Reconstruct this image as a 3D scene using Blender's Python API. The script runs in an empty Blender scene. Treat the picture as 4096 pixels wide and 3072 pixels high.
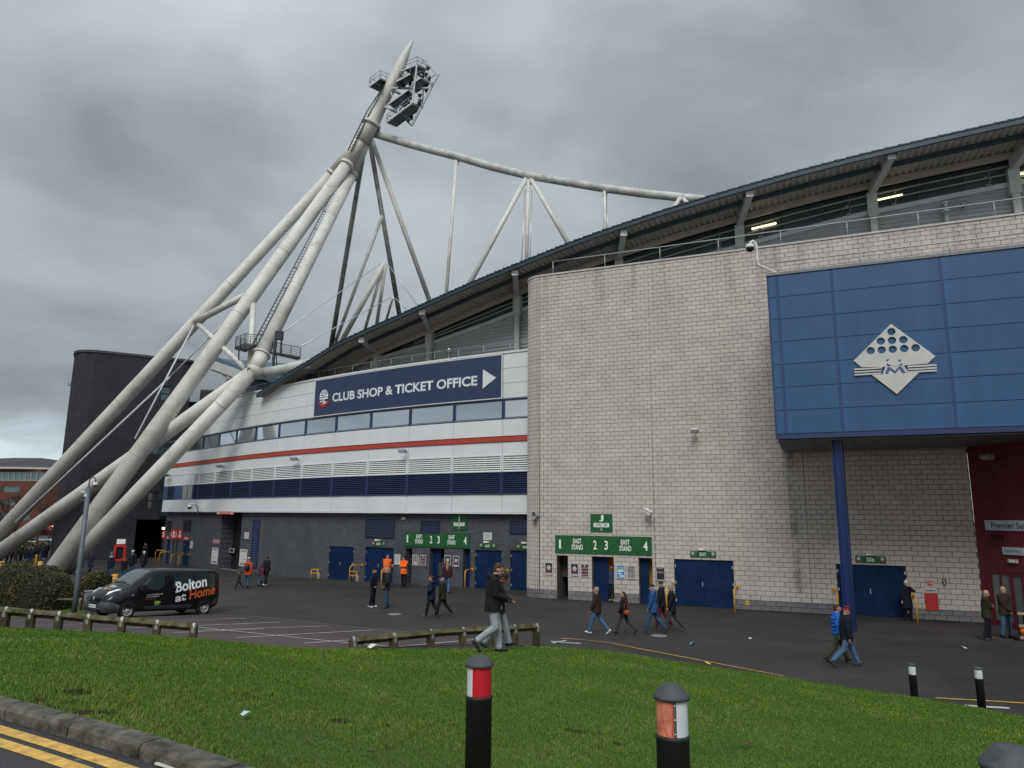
import bpy, bmesh, math, random
import numpy as np
from mathutils import Vector, Matrix, noise as mnoise

scene = bpy.context.scene
COL = scene.collection
R = math.radians

# ---------------------------------------------------------------- camera
EYE = 4.3                      # eye height above the stadium apron (m)
FPX, HZ, ROLL = 2850.0, 2065.0, 0.009
PITCH = math.atan((HZ - 1536) / FPX)
fwd = np.array([0, math.cos(PITCH), math.sin(PITCH)])
_r0 = np.array([1.0, 0, 0]); _u0 = np.cross(_r0, fwd)
_a = math.atan(ROLL)
rgt = _r0 * math.cos(_a) + _u0 * math.sin(_a)
upv = -_r0 * math.sin(_a) + _u0 * math.cos(_a)
CAM = np.array([0, 0, EYE])
cam_d = bpy.data.cameras.new('camera'); cam = bpy.data.objects.new('camera', cam_d); COL.objects.link(cam)
cam.matrix_world = Matrix(((rgt[0], upv[0], -fwd[0], 0), (rgt[1], upv[1], -fwd[1], 0), (rgt[2], upv[2], -fwd[2], EYE), (0, 0, 0, 1)))
cam_d.sensor_width = 36.0; cam_d.lens = 36.0 * FPX / 4096.0
cam_d.clip_start = 0.1; cam_d.clip_end = 3000
scene.camera = cam

# ---------------------------------------------------------------- sky, sun, exposure
SUN_EL, SUN_AZ = R(48), R(-168)      # light comes from behind the photographer, a bit left (azimuth from +Y)
W = bpy.data.worlds.new('World'); scene.world = W; W.use_nodes = True
nt = W.node_tree; nt.nodes.clear()
def nd(t, typ, **k):
    n = t.nodes.new(typ)
    for a, b in k.items():
        if a.startswith('i_'):
            key = a[2:]; key = int(key) if key.isdigit() else key.replace('_', ' ')
            n.inputs[key].default_value = b
        else: setattr(n, a, b)
    return n
def ln(t, a, b): t.links.new(a, b)
def mathn(t, op, a, b=None, clamp=False):
    n = t.nodes.new('ShaderNodeMath'); n.operation = op; n.use_clamp = clamp
    for i, x in enumerate((a, b)):
        if x is None: continue
        if isinstance(x, (int, float)): n.inputs[i].default_value = x
        else: t.links.new(x, n.inputs[i])
    return n.outputs[0]
def ramp(t, fac, stops, interp='LINEAR'):
    n = t.nodes.new('ShaderNodeValToRGB'); n.color_ramp.interpolation = interp
    els = n.color_ramp.elements
    while len(els) < len(stops): els.new(0.5)
    for e, (p, c) in zip(els, stops):
        e.position = p; e.color = (c, c, c, 1) if isinstance(c, (int, float)) else (*c, 1)
    if fac is not None: t.links.new(fac, n.inputs[0])
    return n.outputs[0]
def mixc(t, fac, a, b, blend='MIX'):
    n = t.nodes.new('ShaderNodeMix'); n.data_type = 'RGBA'; n.blend_type = blend
    if isinstance(fac, (int, float)): n.inputs[0].default_value = fac
    else: t.links.new(fac, n.inputs[0])
    for i, x in ((6, a), (7, b)):
        if isinstance(x, tuple): n.inputs[i].default_value = (*x, 1) if len(x) == 3 else x
        else: t.links.new(x, n.inputs[i])
    return n.outputs[2]
SKY_GAIN = 1.0
def build_sky():
    tc = nd(nt, 'ShaderNodeTexCoord')
    sep = nd(nt, 'ShaderNodeSeparateXYZ'); ln(nt, tc.outputs['Generated'], sep.inputs[0])
    z = sep.outputs[2]
    zc = mathn(nt, 'ADD', mathn(nt, 'MAXIMUM', z, 0.0), 0.16)
    px = mathn(nt, 'DIVIDE', sep.outputs[0], zc); py = mathn(nt, 'DIVIDE', sep.outputs[1], zc)
    cmb = nd(nt, 'ShaderNodeCombineXYZ'); ln(nt, px, cmb.inputs[0]); ln(nt, py, cmb.inputs[1])
    def nz(scale, detail, rough, off, dist=0.0):
        mp = nd(nt, 'ShaderNodeMapping'); mp.inputs['Location'].default_value = off; ln(nt, cmb.outputs[0], mp.inputs[0])
        n = nd(nt, 'ShaderNodeTexNoise', i_Scale=scale, i_Detail=detail, i_Roughness=rough, i_Distortion=dist)
        ln(nt, mp.outputs[0], n.inputs['Vector']); return n.outputs['Fac']
    big = nz(0.85, 3.0, 0.5, (15.76233, 16.57012, 1.70449), 0.25)
    med = nz(1.9, 6.0, 0.55, (12.30372, 15.63807, 1.8902), 0.5)
    fine = nz(6.0, 6.0, 0.6, (1.3, 5.2, 0), 0.3)
    s = mathn(nt, 'ADD', mathn(nt, 'ADD', mathn(nt, 'MULTIPLY', big, 0.66), mathn(nt, 'MULTIPLY', med, 0.29)), mathn(nt, 'MULTIPLY', fine, 0.05))
    cloud = ramp(nt, s, [(0.30, (0.084, 0.095, 0.106)), (0.42, (0.158, 0.175, 0.190)), (0.53, (0.222, 0.245, 0.265)), (0.68, (0.300, 0.328, 0.350))])
    # pale clear strip near the horizon, between the cloud base and the land
    sky = nd(nt, 'ShaderNodeTexSky', sky_type='NISHITA', sun_disc=False)
    sky.sun_elevation = SUN_EL; sky.sun_rotation = SUN_AZ
    skyc = mixc(nt, 1.0, sky.outputs[0], (0.10, 0.10, 0.10), 'MULTIPLY')
    skyc = mixc(nt, 0.45, skyc, (0.62, 0.66, 0.72))
    hzn = ramp(nt, mathn(nt, 'ADD', z, mathn(nt, 'MULTIPLY', mathn(nt, 'SUBTRACT', med, 0.5), 0.16)), [(0.035, 1.0), (0.14, 0.0)], 'EASE')
    col = mixc(nt, hzn, cloud, skyc)
    # thicker cloud thins overhead: an overcast sky is brighter towards the zenith
    zen = mathn(nt, 'ADD', 0.94, mathn(nt, 'MULTIPLY', mathn(nt, 'POWER', mathn(nt, 'MAXIMUM', z, 0.0), 2.0), 2.4))
    mul = nd(nt, 'ShaderNodeVectorMath', operation='SCALE'); ln(nt, col, mul.inputs[0]); ln(nt, zen, mul.inputs['Scale'])
    bg = nd(nt, 'ShaderNodeBackground', i_Strength=SKY_GAIN); ln(nt, mul.outputs[0], bg.inputs[0])
    out = nd(nt, 'ShaderNodeOutputWorld'); ln(nt, bg.outputs[0], out.inputs[0])
build_sky()
sun_d = bpy.data.lights.new('sun', 'SUN'); sun = bpy.data.objects.new('sun', sun_d); COL.objects.link(sun)
sun_d.energy = 1.5; sun_d.angle = R(30); sun_d.color = (1.0, 0.97, 0.93)
_sd = Vector((math.cos(SUN_EL) * math.sin(SUN_AZ), math.cos(SUN_EL) * math.cos(SUN_AZ), math.sin(SUN_EL)))
sun.rotation_euler = _sd.to_track_quat('Z', 'Y').to_euler()
vs = scene.view_settings
vs.view_transform = 'Standard'; vs.look = 'None'; vs.exposure = 0.5; vs.gamma = 1.0; vs.use_curve_mapping = False
scene.render.engine = 'CYCLES'
scene.cycles.max_bounces = 5; scene.cycles.diffuse_bounces = 3; scene.cycles.glossy_bounces = 3
scene.cycles.transparent_max_bounces = 6
scene.cycles.use_denoising = True

# ---------------------------------------------------------------- reading real positions off the survey photograph
def ray(u, v): return fwd + rgt * ((u - 2048) / FPX) + upv * ((1536 - v) / FPX)
def sst(a, b, x):
    t = min(1, max(0, (x - a) / (b - a))); return t * t * (3 - 2 * t)
def interp(x, xs, ys): return float(np.interp(x, xs, ys))
def land(x, y):
    """height of the paved ground: flat apron by the stand, ramp up towards the road, gentle fall to the left"""
    yr = interp(x, [-10, -4, 0, 1.65, 4.4, 6.8, 8.9, 10.8, 14, 20], [33.6, 31, 30, 28.6, 24.4, 21.8, 19.6, 17.7, 15.5, 12])
    z = -0.01 - 0.018 * max(0.0, -x - 3)
    z = max(z, -1.1)
    yy = max(y, interp(x, [-12, -5, 0, 1.6, 2.9, 4.4, 6.8, 8.9, 10.8, 14], [16.1, 15.4, 16.2, 17.9, 18.5, 18.6, 18.0, 17.0, 16.0, 13.0]))
    return z + 0.10 * math.log1p(math.exp(min(40, (yr - yy) * 2.2))) / 2.2
def ground(u, v, h=0.0):
    """where the sight line through (u, v) meets the paved ground (+h)"""
    d = ray(u, v); t = 20.0
    lo, hi = 3.0, 400.0
    for i in range(60):
        m = (lo + hi) / 2; p = CAM + d * m
        if p[2] > land(p[0], p[1]) + h: lo = m
        else: hi = m
    p = CAM + d * lo
    return Vector((p[0], p[1], land(p[0], p[1]) + h))
def at_y(u, v, Y):
    d = ray(u, v); p = CAM + d * (Y / d[1]); return Vector(p)
def at_z(u, v, z):
    d = ray(u, v); p = CAM + d * ((z - EYE) / d[2]); return Vector(p)

class Path:
    """a wall line in plan, left to right as seen from outside"""
    def __init__(s, pts):
        s.p = np.array(pts, float)
        seg = np.diff(s.p, axis=0); s.l = np.hypot(seg[:, 0], seg[:, 1]); s.s = np.concatenate([[0], np.cumsum(s.l)])
        s.L = s.s[-1]
    def pos(s, t, off=0.0):
        i = int(np.clip(np.searchsorted(s.s, t) - 1, 0, len(s.l) - 1))
        d = (s.p[i + 1] - s.p[i]) / s.l[i]; q = s.p[i] + d * (t - s.s[i])
        return q[0] + d[1] * off, q[1] - d[0] * off          # off > 0: outwards
    def tan(s, t):
        a = np.array(s.pos(max(0, t - .3))); b = np.array(s.pos(min(s.L, t + .3))); d = b - a; return d / np.hypot(*d)
    def frame(s, t, z, off=0.0):
        x, y = s.pos(t, off); d = s.tan(t)
        return Matrix(((d[0], -d[1], 0, x), (d[1], d[0], 0, y), (0, 0, 1, z), (0, 0, 0, 1)))
    def hit(s, u, v, off=0.0):
        """arc length and height where the sight line meets the wall face"""
        d = ray(u, v); best = None
        P = s.p if off == 0 else s.offset(off).p
        a, b = P[:-1], P[1:]
        ca = a[:, 0] * d[1] - a[:, 1] * d[0]; cb = b[:, 0] * d[1] - b[:, 1] * d[0]
        for i in np.nonzero((ca * cb <= 0) & (ca != cb))[0]:
            w = ca[i] / (ca[i] - cb[i]); q = a[i] + (b[i] - a[i]) * w
            k = (q @ d[:2]) / (d[:2] @ d[:2])
            if k > 0 and (best is None or k < best[0]): best = (k, s.s[i] + w * s.l[i])
        if best is None:
            # beyond an end: extend the nearer end segment
            raise ValueError('no hit %r' % ((u, v),))
        return best[1], EYE + d[2] * best[0]
    def offset(s, off):
        key = round(off, 4)
        if not hasattr(s, '_o'): s._o = {}
        if key not in s._o:
            t = np.gradient(s.p, axis=0); t /= np.hypot(t[:, 0], t[:, 1])[:, None]
            s._o[key] = Path(s.p + np.stack([t[:, 1], -t[:, 0]], 1) * off)
        return s._o[key]

# ---------------------------------------------------------------- materials
MATS = {}
def M(name, col, rough=.6, metal=0.0, var=.12, scale=2.5, bump=0.0, bscale=60, spec=.4, col2=None, detail=5, stretch=None, rnd=0.0, world=False, post=None, emit=None, island=0.0, coat=0.0):
    if name in MATS: return MATS[name]
    m = bpy.data.materials.new(name); m.use_nodes = True; t = m.node_tree
    b = t.nodes['Principled BSDF']
    b.inputs['Roughness'].default_value = rough; b.inputs['Metallic'].default_value = metal
    b.inputs['Specular IOR Level'].default_value = spec; b.inputs['Coat Weight'].default_value = coat
    tc = nd(t, 'ShaderNodeTexCoord'); vec = nd(t, 'ShaderNodeNewGeometry').outputs['Position'] if world else tc.outputs['Object']
    if stretch:
        mp = nd(t, 'ShaderNodeMapping'); mp.inputs['Scale'].default_value = stretch; ln(t, vec, mp.inputs[0]); vec = mp.outputs[0]
    c = (*col, 1)
    if var > 0:
        n = nd(t, 'ShaderNodeTexNoise', i_Scale=scale, i_Detail=detail, i_Roughness=.6); ln(t, vec, n.inputs['Vector'])
        lo = tuple(x * (1 - var) for x in col); hi = tuple(min(1, x * (1 + var)) for x in (col2 or col))
        f = ramp(t, n.outputs['Fac'], [(.3, 0.0), (.7, 1.0)])
        o = mixc(t, f, lo, hi)
        if island or rnd:
            g = nd(t, 'ShaderNodeNewGeometry'); oi = nd(t, 'ShaderNodeObjectInfo')
            r = mathn(t, 'FRACT', mathn(t, 'ADD', g.outputs['Random Per Island'], oi.outputs['Random']))
            k = mathn(t, 'ADD', 1 - (island or rnd), mathn(t, 'MULTIPLY', r, 2 * (island or rnd)))
            sc = nd(t, 'ShaderNodeVectorMath', operation='SCALE'); ln(t, o, sc.inputs[0]); ln(t, k, sc.inputs['Scale']); o = sc.outputs[0]
        if post: o = post(t, o)
        ln(t, o, b.inputs['Base Color'])
    else: b.inputs['Base Color'].default_value = c
    if bump > 0:
        n2 = nd(t, 'ShaderNodeTexNoise', i_Scale=bscale, i_Detail=4); ln(t, vec, n2.inputs['Vector'])
        bp = nd(t, 'ShaderNodeBump', i_Strength=bump, i_Distance=.02); ln(t, n2.outputs['Fac'], bp.inputs['Height']); ln(t, bp.outputs[0], b.inputs['Normal'])
    if emit:
        b.inputs['Emission Color'].default_value = (*emit[:3], 1); b.inputs['Emission Strength'].default_value = emit[3]
    MATS[name] = m
    return m
def bsdf(m): return m.node_tree.nodes['Principled BSDF']

def brick_mat(name, c1, c2, mortar, bw=.225, bh=.075, ms=.012, rough=.8, var=.25, bump=.4):
    if name in MATS: return MATS[name]
    m = bpy.data.materials.new(name); m.use_nodes = True; t = m.node_tree; b = bsdf(m)
    b.inputs['Roughness'].default_value = rough; b.inputs['Specular IOR Level'].default_value = .3
    uv = nd(t, 'ShaderNodeUVMap')
    br = nd(t, 'ShaderNodeTexBrick', i_Scale=1.0); br.inputs['Brick Width'].default_value = bw; br.inputs['Row Height'].default_value = bh
    br.inputs['Mortar Size'].default_value = ms; br.inputs['Mortar Smooth'].default_value = .1; br.inputs['Bias'].default_value = 0
    br.inputs['Color1'].default_value = (*c1, 1); br.inputs['Color2'].default_value = (*c2, 1); br.inputs['Mortar'].default_value = (*mortar, 1)
    ln(t, uv.outputs[0], br.inputs['Vector'])
    n = nd(t, 'ShaderNodeTexNoise', i_Scale=.6, i_Detail=6, i_Roughness=.65); ln(t, uv.outputs[0], n.inputs['Vector'])
    f = ramp(t, n.outputs['Fac'], [(.25, 1 - var), (.75, 1 + var)])
    o = mixc(t, 1.0, br.outputs['Color'], f, 'MULTIPLY')
    n3 = nd(t, 'ShaderNodeTexNoise', i_Scale=14, i_Detail=3); ln(t, uv.outputs[0], n3.inputs['Vector'])
    f3 = ramp(t, n3.outputs['Fac'], [(.2, .75), (.8, 1.2)]); o = mixc(t, 1.0, o, f3, 'MULTIPLY')
    ln(t, o, b.inputs['Base Color'])
    bp = nd(t, 'ShaderNodeBump', i_Strength=bump, i_Distance=.01); ln(t, mathn(t, 'SUBTRACT', 1.0, br.outputs['Fac']), bp.inputs['Height']); ln(t, bp.outputs[0], b.inputs['Normal'])
    MATS[name] = m; return m

# ---------------------------------------------------------------- mesh building
class MB:
    def __init__(s): s.v = []; s.f = []; s.m = []; s.uv = {}; s.sm = []
    def add(s, vs_, fs, mi=0, uv=None, smooth=False):
        o = len(s.v); s.v += [tuple(v) for v in vs_]
        for k, f in enumerate(fs):
            if uv: s.uv[len(s.f)] = [uv[i] for i in f]
            s.f.append(tuple(o + i for i in f)); s.m.append(mi); s.sm.append(smooth)
        return s
    def box(s, c, d, mi=0, mat=None):
        x, y, z = d[0] / 2, d[1] / 2, d[2] / 2
        vs_ = [Vector((c[0] + i * x, c[1] + j * y, c[2] + k * z)) for k in (-1, 1) for j in (-1, 1) for i in (-1, 1)]
        if mat is not None: vs_ = [mat @ v for v in vs_]
        return s.add(vs_, [(0, 2, 3, 1), (4, 5, 7, 6), (0, 1, 5, 4), (2, 6, 7, 3), (0, 4, 6, 2), (1, 3, 7, 5)], mi)
    def bb(s, x0, x1, y0, y1, z0, z1, mi=0): return s.box(((x0 + x1) / 2, (y0 + y1) / 2, (z0 + z1) / 2), (x1 - x0, y1 - y0, z1 - z0), mi)
    def beam(s, p, q, w, h, mi=0, up=Vector((0, 0, 1))):
        p = Vector(p); q = Vector(q); d = (q - p).normalized(); x = d.cross(up)
        if x.length < 1e-4: x = d.cross(Vector((0, 1, 0)))
        x.normalize(); y = x.cross(d); x *= w / 2; y *= h / 2
        vs_ = [e + i * x + j * y for e in (p, q) for i, j in ((-1, -1), (1, -1), (1, 1), (-1, 1))]
        return s.add(vs_, [(3, 2, 1, 0), (4, 5, 6, 7), (0, 1, 5, 4), (1, 2, 6, 5), (2, 3, 7, 6), (3, 0, 4, 7)], mi)
    def tube(s, pts, r, n=8, mi=0, cap=True, smooth=True):
        pts = [Vector(p) for p in pts]; rs = r if isinstance(r, (list, tuple)) else [r] * len(pts)
        vs_ = []; prev = None
        for i, p in enumerate(pts):
            a = pts[max(0, i - 1)]; b = pts[min(len(pts) - 1, i + 1)]; d = (b - a).normalized()
            if prev is None:
                x = d.cross(Vector((0, 0, 1)));
                if x.length < 1e-3: x = d.cross(Vector((0, 1, 0)))
            else: x = prev - d * prev.dot(d)
            x.normalize(); prev = x; y = d.cross(x)
            vs_ += [p + (x * math.cos(2 * math.pi * k / n) + y * math.sin(2 * math.pi * k / n)) * rs[i] for k in range(n)]
        fs = []
        for i in range(len(pts) - 1):
            for k in range(n): fs.append((i * n + k, i * n + (k + 1) % n, (i + 1) * n + (k + 1) % n, (i + 1) * n + k))
        s.add(vs_, fs, mi, smooth=smooth)
        if cap:
            o = len(s.v) - len(vs_); s.f.append(tuple(o + k for k in reversed(range(n)))); s.m.append(mi); s.sm.append(False)
            s.f.append(tuple(o + (len(pts) - 1) * n + k for k in range(n))); s.m.append(mi); s.sm.append(False)
        return s
    def lathe(s, prof, n=20, mi=0, mat=None, smooth=True, a0=0, a1=2 * math.pi):
        full = abs(a1 - a0 - 2 * math.pi) < 1e-6; nn = n if full else n + 1
        vs_ = [Vector((r * math.cos(a0 + (a1 - a0) * k / n), r * math.sin(a0 + (a1 - a0) * k / n), z)) for r, z in prof for k in range(nn)]
        if mat is not None: vs_ = [mat @ v for v in vs_]
        fs = []
        for i in range(len(prof) - 1):
            for k in range(n):
                k2 = (k + 1) % nn if full else k + 1
                fs.append((i * nn + k, i * nn + k2, (i + 1) * nn + k2, (i + 1) * nn + k))
        return s.add(vs_, fs, mi, smooth=smooth)
    def quad(s, a, b, c, d, mi=0, uv=None): return s.add([a, b, c, d], [(0, 1, 2, 3)], mi, uv)
    def prism(s, poly, y0, y1, mi=0):
        """polygon in (x, z), counter-clockwise seen from -y, from y0 (front) to y1"""
        n = len(poly); vs_ = [Vector((x, y0, z)) for x, z in poly] + [Vector((x, y1, z)) for x, z in poly]
        fs = [tuple(range(n)), tuple(reversed(range(n, 2 * n)))] + [(i, i + n, (i + 1) % n + n, (i + 1) % n) for i in range(n)]
        return s.add(vs_, fs, mi)
    def mesh(s, name, mats):
        me = bpy.data.meshes.new(name); me.from_pydata([tuple(v) for v in s.v], [], s.f)
        for m in (mats if isinstance(mats, (list, tuple)) else [mats]): me.materials.append(m)
        if len(me.polygons) == len(s.m):
            me.polygons.foreach_set('material_index', s.m); me.polygons.foreach_set('use_smooth', s.sm)
        if s.uv:
            l = me.uv_layers.new(name='UVMap')
            for p in me.polygons:
                if p.index in s.uv:
                    for li, c in zip(p.loop_indices, s.uv[p.index]): l.data[li].uv = c
        me.update(); return me
    def build(s, name, mats, parent=None, world=False, mat=None):
        if world and parent is not None:
            inv = parent_world(parent).inverted(); s.v = [tuple(inv @ Vector(v)) for v in s.v]
        o = bpy.data.objects.new(name, s.mesh(name, mats)); COL.objects.link(o)
        if parent is not None: o.parent = parent
        if mat is not None: o.matrix_local = mat
        return o
def parent_world(o):
    m = o.matrix_local.copy() if o.parent else o.matrix_basis.copy()
    while o.parent:
        o = o.parent; m = o.matrix_basis @ m
    return m
def thing(name, label, cat, loc=(0, 0, 0), mat=None, group=None):
    o = bpy.data.objects.new(name, None); COL.objects.link(o); o.empty_display_size = .3
    if mat is not None: o.matrix_basis = mat
    else: o.location = loc
    o['label'] = label; o['category'] = cat
    if group: o['group'] = group
    return o
def tag(o, label=None, cat=None, group=None, kind=None):
    for k, v in (('label', label), ('category', cat), ('group', group), ('kind', kind)):
        if v: o[k] = v
    return o
def shift_origin(o, loc):
    """put a world-space mesh object's origin at loc"""
    me = o.data; L = Vector(loc); me.transform(Matrix.Translation(-L)); o.location = L; return o
def obj(name, me, parent=None, mat=None):
    o = bpy.data.objects.new(name, me); COL.objects.link(o)
    if parent is not None: o.parent = parent
    if mat is not None: o.matrix_basis = mat
    return o

# lettering, as flat mesh from the built-in font
_tc = {}
def text_mesh(body, w, h, mat, bold=.0, depth=.004, slant=0.0):
    key = (body, round(w, 4), round(h, 4), mat.name, bold, depth, slant)
    if key in _tc: return _tc[key]
    cu = bpy.data.curves.new('lettering', 'FONT'); cu.body = body; cu.align_x = 'CENTER'; cu.size = 1.0; cu.offset = bold; cu.resolution_u = 4
    cu.space_line = .82; cu.shear = slant
    o = bpy.data.objects.new('lettering', cu); COL.objects.link(o)
    dg = bpy.context.evaluated_depsgraph_get(); me = bpy.data.meshes.new_from_object(o.evaluated_get(dg))
    bpy.data.objects.remove(o); bpy.data.curves.remove(cu)
    co = np.zeros(len(me.vertices) * 3); me.vertices.foreach_get('co', co); co = co.reshape(-1, 3)
    lo, hi = co[:, :2].min(0), co[:, :2].max(0); sc = np.array([w, h]) / np.maximum(hi - lo, 1e-6)
    xy = (co[:, :2] - (lo + hi) / 2) * sc
    out = np.stack([xy[:, 0], np.full(len(xy), 0.0), xy[:, 1]], 1)     # x right, z up, facing -y
    me.vertices.foreach_set('co', out.ravel()); me.materials.clear(); me.materials.append(mat); me.name = 'lettering'; me.update()
    _tc[key] = me; return me
def lettering(body, w, h, mat, parent, x, z, y=-.004, bold=0.0, name='lettering', slant=0.0):
    o = obj(name, text_mesh(body, w, h, mat, bold, slant=slant), parent, Matrix.Translation((x, y, z))); return o

def wall(mb, path, s0, s1, z0, z1, holes=(), off=0.0, depth=.25, mi=0, mr=None, step=1.2):
    """wall face along a path with rectangular openings and their reveals; uv in metres"""
    br = {s0, s1}; zs = {z0, z1}
    for h in holes: br |= {min(max(h[0], s0), s1), min(max(h[1], s0), s1)}; zs |= {min(max(h[2], z0), z1), min(max(h[3], z0), z1)}
    n = max(1, int((s1 - s0) / step)); br |= {s0 + (s1 - s0) * i / n for i in range(n + 1)}
    br = sorted(br); zs = sorted(zs)
    br = [b for i, b in enumerate(br) if i == 0 or b - br[i - 1] > 1e-5]
    def P(s, z, o=off): x, y = path.pos(s, o); return (x, y, z)
    for a, b in zip(br, br[1:]):
        for c, d in zip(zs, zs[1:]):
            ms, mz = (a + b) / 2, (c + d) / 2
            if any(h[0] < ms < h[1] and h[2] < mz < h[3] for h in holes): continue
            mb.add([P(a, c), P(b, c), P(b, d), P(a, d)], [(0, 1, 2, 3)], mi, [(a, c), (b, c), (b, d), (a, d)])
    mr = mi if mr is None else mr
    for h in holes:
        dp = h[4] if len(h) > 4 else depth; I = off - dp
        a, b, c, d = h[:4]
        for q in ([P(a, c), P(a, d), P(a, d, I), P(a, c, I)], [P(b, d), P(b, c), P(b, c, I), P(b, d, I)], [P(a, d), P(b, d), P(b, d, I), P(a, d, I)], [P(b, c), P(a, c), P(a, c, I), P(b, c, I)]):
            mb.add(q, [(0, 1, 2, 3)], mr, [(0, 0), (0, 1), (dp, 1), (dp, 0)])
    return mb
def strip(mb, path, s0, s1, z0, z1, off, th, mi=0, step=1.2, closed=True):
    """solid band following a path: outer face at off, thickness th inwards"""
    n = max(1, int((s1 - s0) / step + .5)); vs_ = []
    for i in range(n + 1):
        s = s0 + (s1 - s0) * i / n; x, y = path.pos(s, off); X, Y = path.pos(s, off - th)
        za = z0(s) if callable(z0) else z0; zb = z1(s) if callable(z1) else z1
        vs_ += [(x, y, za), (x, y, zb), (X, Y, zb), (X, Y, za)]
    fs = []
    for i in range(n):
        a, b = i * 4, i * 4 + 4
        fs += [(a, b, b + 1, a + 1), (a + 1, b + 1, b + 2, a + 2), (a + 2, b + 2, b + 3, a + 3), (a + 3, b + 3, b, a)]
    fs += [(0, 1, 2, 3), (n * 4 + 3, n * 4 + 2, n * 4 + 1, n * 4)]
    uv = [(0, 0)] * len(vs_)
    for i in range(n + 1):
        s = s0 + (s1 - s0) * i / n
        for j in range(4): uv[i * 4 + j] = (s, vs_[i * 4 + j][2])
    mb.add(vs_, fs, mi, uv); return mb

# ---------------------------------------------------------------- plan of the stand
def facade_path():
    A = np.array([0.78, 42.9]); R0 = 98.0
    left = []; h = -28.0; p = A.copy(); ds = .6
    pts = [A.copy()]
    sdist = 0
    while sdist < 55:                        # walk left from the block building: curve, then straight
        hr = math.radians(h); p = p - ds * np.array([math.cos(hr), math.sin(hr)]); pts.insert(0, p.copy()); sdist += ds
        if sdist < 31: h -= math.degrees(ds / R0)
    h = -28.0; p = A.copy()
    for i in range(100):                     # and right, behind it
        h = min(-21.5, h + .2); hr = math.radians(h); p = p + ds * np.array([math.cos(hr), math.sin(hr)]); pts.append(p.copy())
    return Path(pts)
CLX = facade_path()
S_LEFT = CLX.hit(652, 2000)[0]               # left end of the white cladding
S_JOIN = CLX.hit(2104, 2000)[0] + .8         # runs on behind the rounded block corner
GWO = -.35                                   # brick wall under the overhanging cladding
ST_D = np.array([.921, -.390]); ST_D /= np.hypot(*ST_D); ST_N = np.array([ST_D[1], -ST_D[0]])   # outwards
def stone_path():
    T0 = np.array([1.55, 39.62]); r = 1.05; c = T0 - ST_N * r
    pts = [c - ST_D * r - ST_N * 4.0]
    for i in range(0, 13):
        a = math.pi / 2 * i / 12; pts.append(c - ST_D * r * math.cos(a) + ST_N * r * math.sin(a))
    for i in range(1, 61): pts.append(T0 + ST_D * i * .6)
    return Path(pts), 4.0, r
STP, ST_S0, ST_R = stone_path()
ST_ARC = ST_R * math.pi / 2
ST_S1 = ST_S0 + ST_ARC * .9995                # where the straight run begins (approximately)
S_RED = STP.hit(3941, 2490)[0]                # red brick return
EAO, GLO = .6, -3.0                          # eave and glazing lines, offsets from the facade

# ---------------------------------------------------------------- palette
m_white = M('white_cladding', (.64, .67, .685), rough=.35, var=.05, scale=.7, spec=.5, island=.03)
m_trimw = M('white_trim', (.66, .67, .68), rough=.45, var=.05)
m_navy = M('navy_paint', (.018, .030, .105), rough=.45, var=.15, spec=.5)
m_navyp = M('blue_panel', (.022, .082, .190), rough=.38, var=.16, scale=1.3, stretch=(1, 1, .16), spec=.5, island=.05)
m_door = M('blue_door_paint', (.004, .019, .068), rough=.55, var=.32, scale=2.2, spec=.15)
m_red = M('red_stripe', (.42, .055, .04), rough=.45, var=.1)
m_gbrick = brick_mat('grey_brick', (.066, .072, .088), (.100, .108, .126), (.050, .051, .058), bump=.5)
m_dbrick = brick_mat('dark_brick', (.022, .022, .030), (.042, .041, .052), (.028, .028, .032), bump=.5)
m_rbrick = brick_mat('red_painted_brick', (.135, .020, .030), (.190, .030, .042), (.105, .018, .026), bump=.6, ms=.010)
m_mortar = M('dark_mortar', (.115, .105, .098), rough=.9, var=.2)
def rain_stains(t, o):
    """streaks washed down the wall, a grimy joint line and damp near the foot"""
    g = nd(t, 'ShaderNodeNewGeometry').outputs['Position']; mp = nd(t, 'ShaderNodeMapping'); mp.inputs['Scale'].default_value = (1.1, 1.1, .10); ln(t, g, mp.inputs[0])
    n = nd(t, 'ShaderNodeTexNoise', i_Scale=1.6, i_Detail=6, i_Roughness=.65); ln(t, mp.outputs[0], n.inputs['Vector'])
    n2 = nd(t, 'ShaderNodeTexNoise', i_Scale=.9, i_Detail=5); ln(t, g, n2.inputs['Vector'])
    sp_ = nd(t, 'ShaderNodeSeparateXYZ'); ln(t, g, sp_.inputs[0]); z = sp_.outputs[2]
    hi = ramp(t, mathn(t, 'DIVIDE', z, 18.2), [(.76, 0.0), (1.0, .55)]); lo = ramp(t, z, [(.0, .55), (1.0, 0.0)])
    k = mathn(t, 'ADD', mathn(t, 'MULTIPLY', hi, .9), mathn(t, 'ADD', lo, .12)); f = mathn(t, 'MULTIPLY', ramp(t, n.outputs['Fac'], [(.46, 0.0), (.66, 1.0)]), k, True)
    s = mathn(t, 'ADD', mathn(t, 'MULTIPLY', mathn(t, 'SUBTRACT', sp_.outputs[0], 1.55), .921), mathn(t, 'MULTIPLY', mathn(t, 'SUBTRACT', sp_.outputs[1], 39.62), -.390))
    ln_ = ramp(t, mathn(t, 'ABSOLUTE', mathn(t, 'SUBTRACT', s, 13.0)), [(.0, 1.0), (.30, 0.0)]); ln_ = mathn(t, 'MULTIPLY', ln_, ramp(t, n2.outputs['Fac'], [(.44, 0.0), (.62, .75)]))
    ln_ = mathn(t, 'MULTIPLY', ln_, ramp(t, mathn(t, 'DIVIDE', z, 9.0), [(.85, 1.0), (1.0, 0.0)]))
    f = mathn(t, 'MAXIMUM', mathn(t, 'MULTIPLY', f, .75), ln_); return mixc(t, f, o, (.17, .155, .14))
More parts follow.
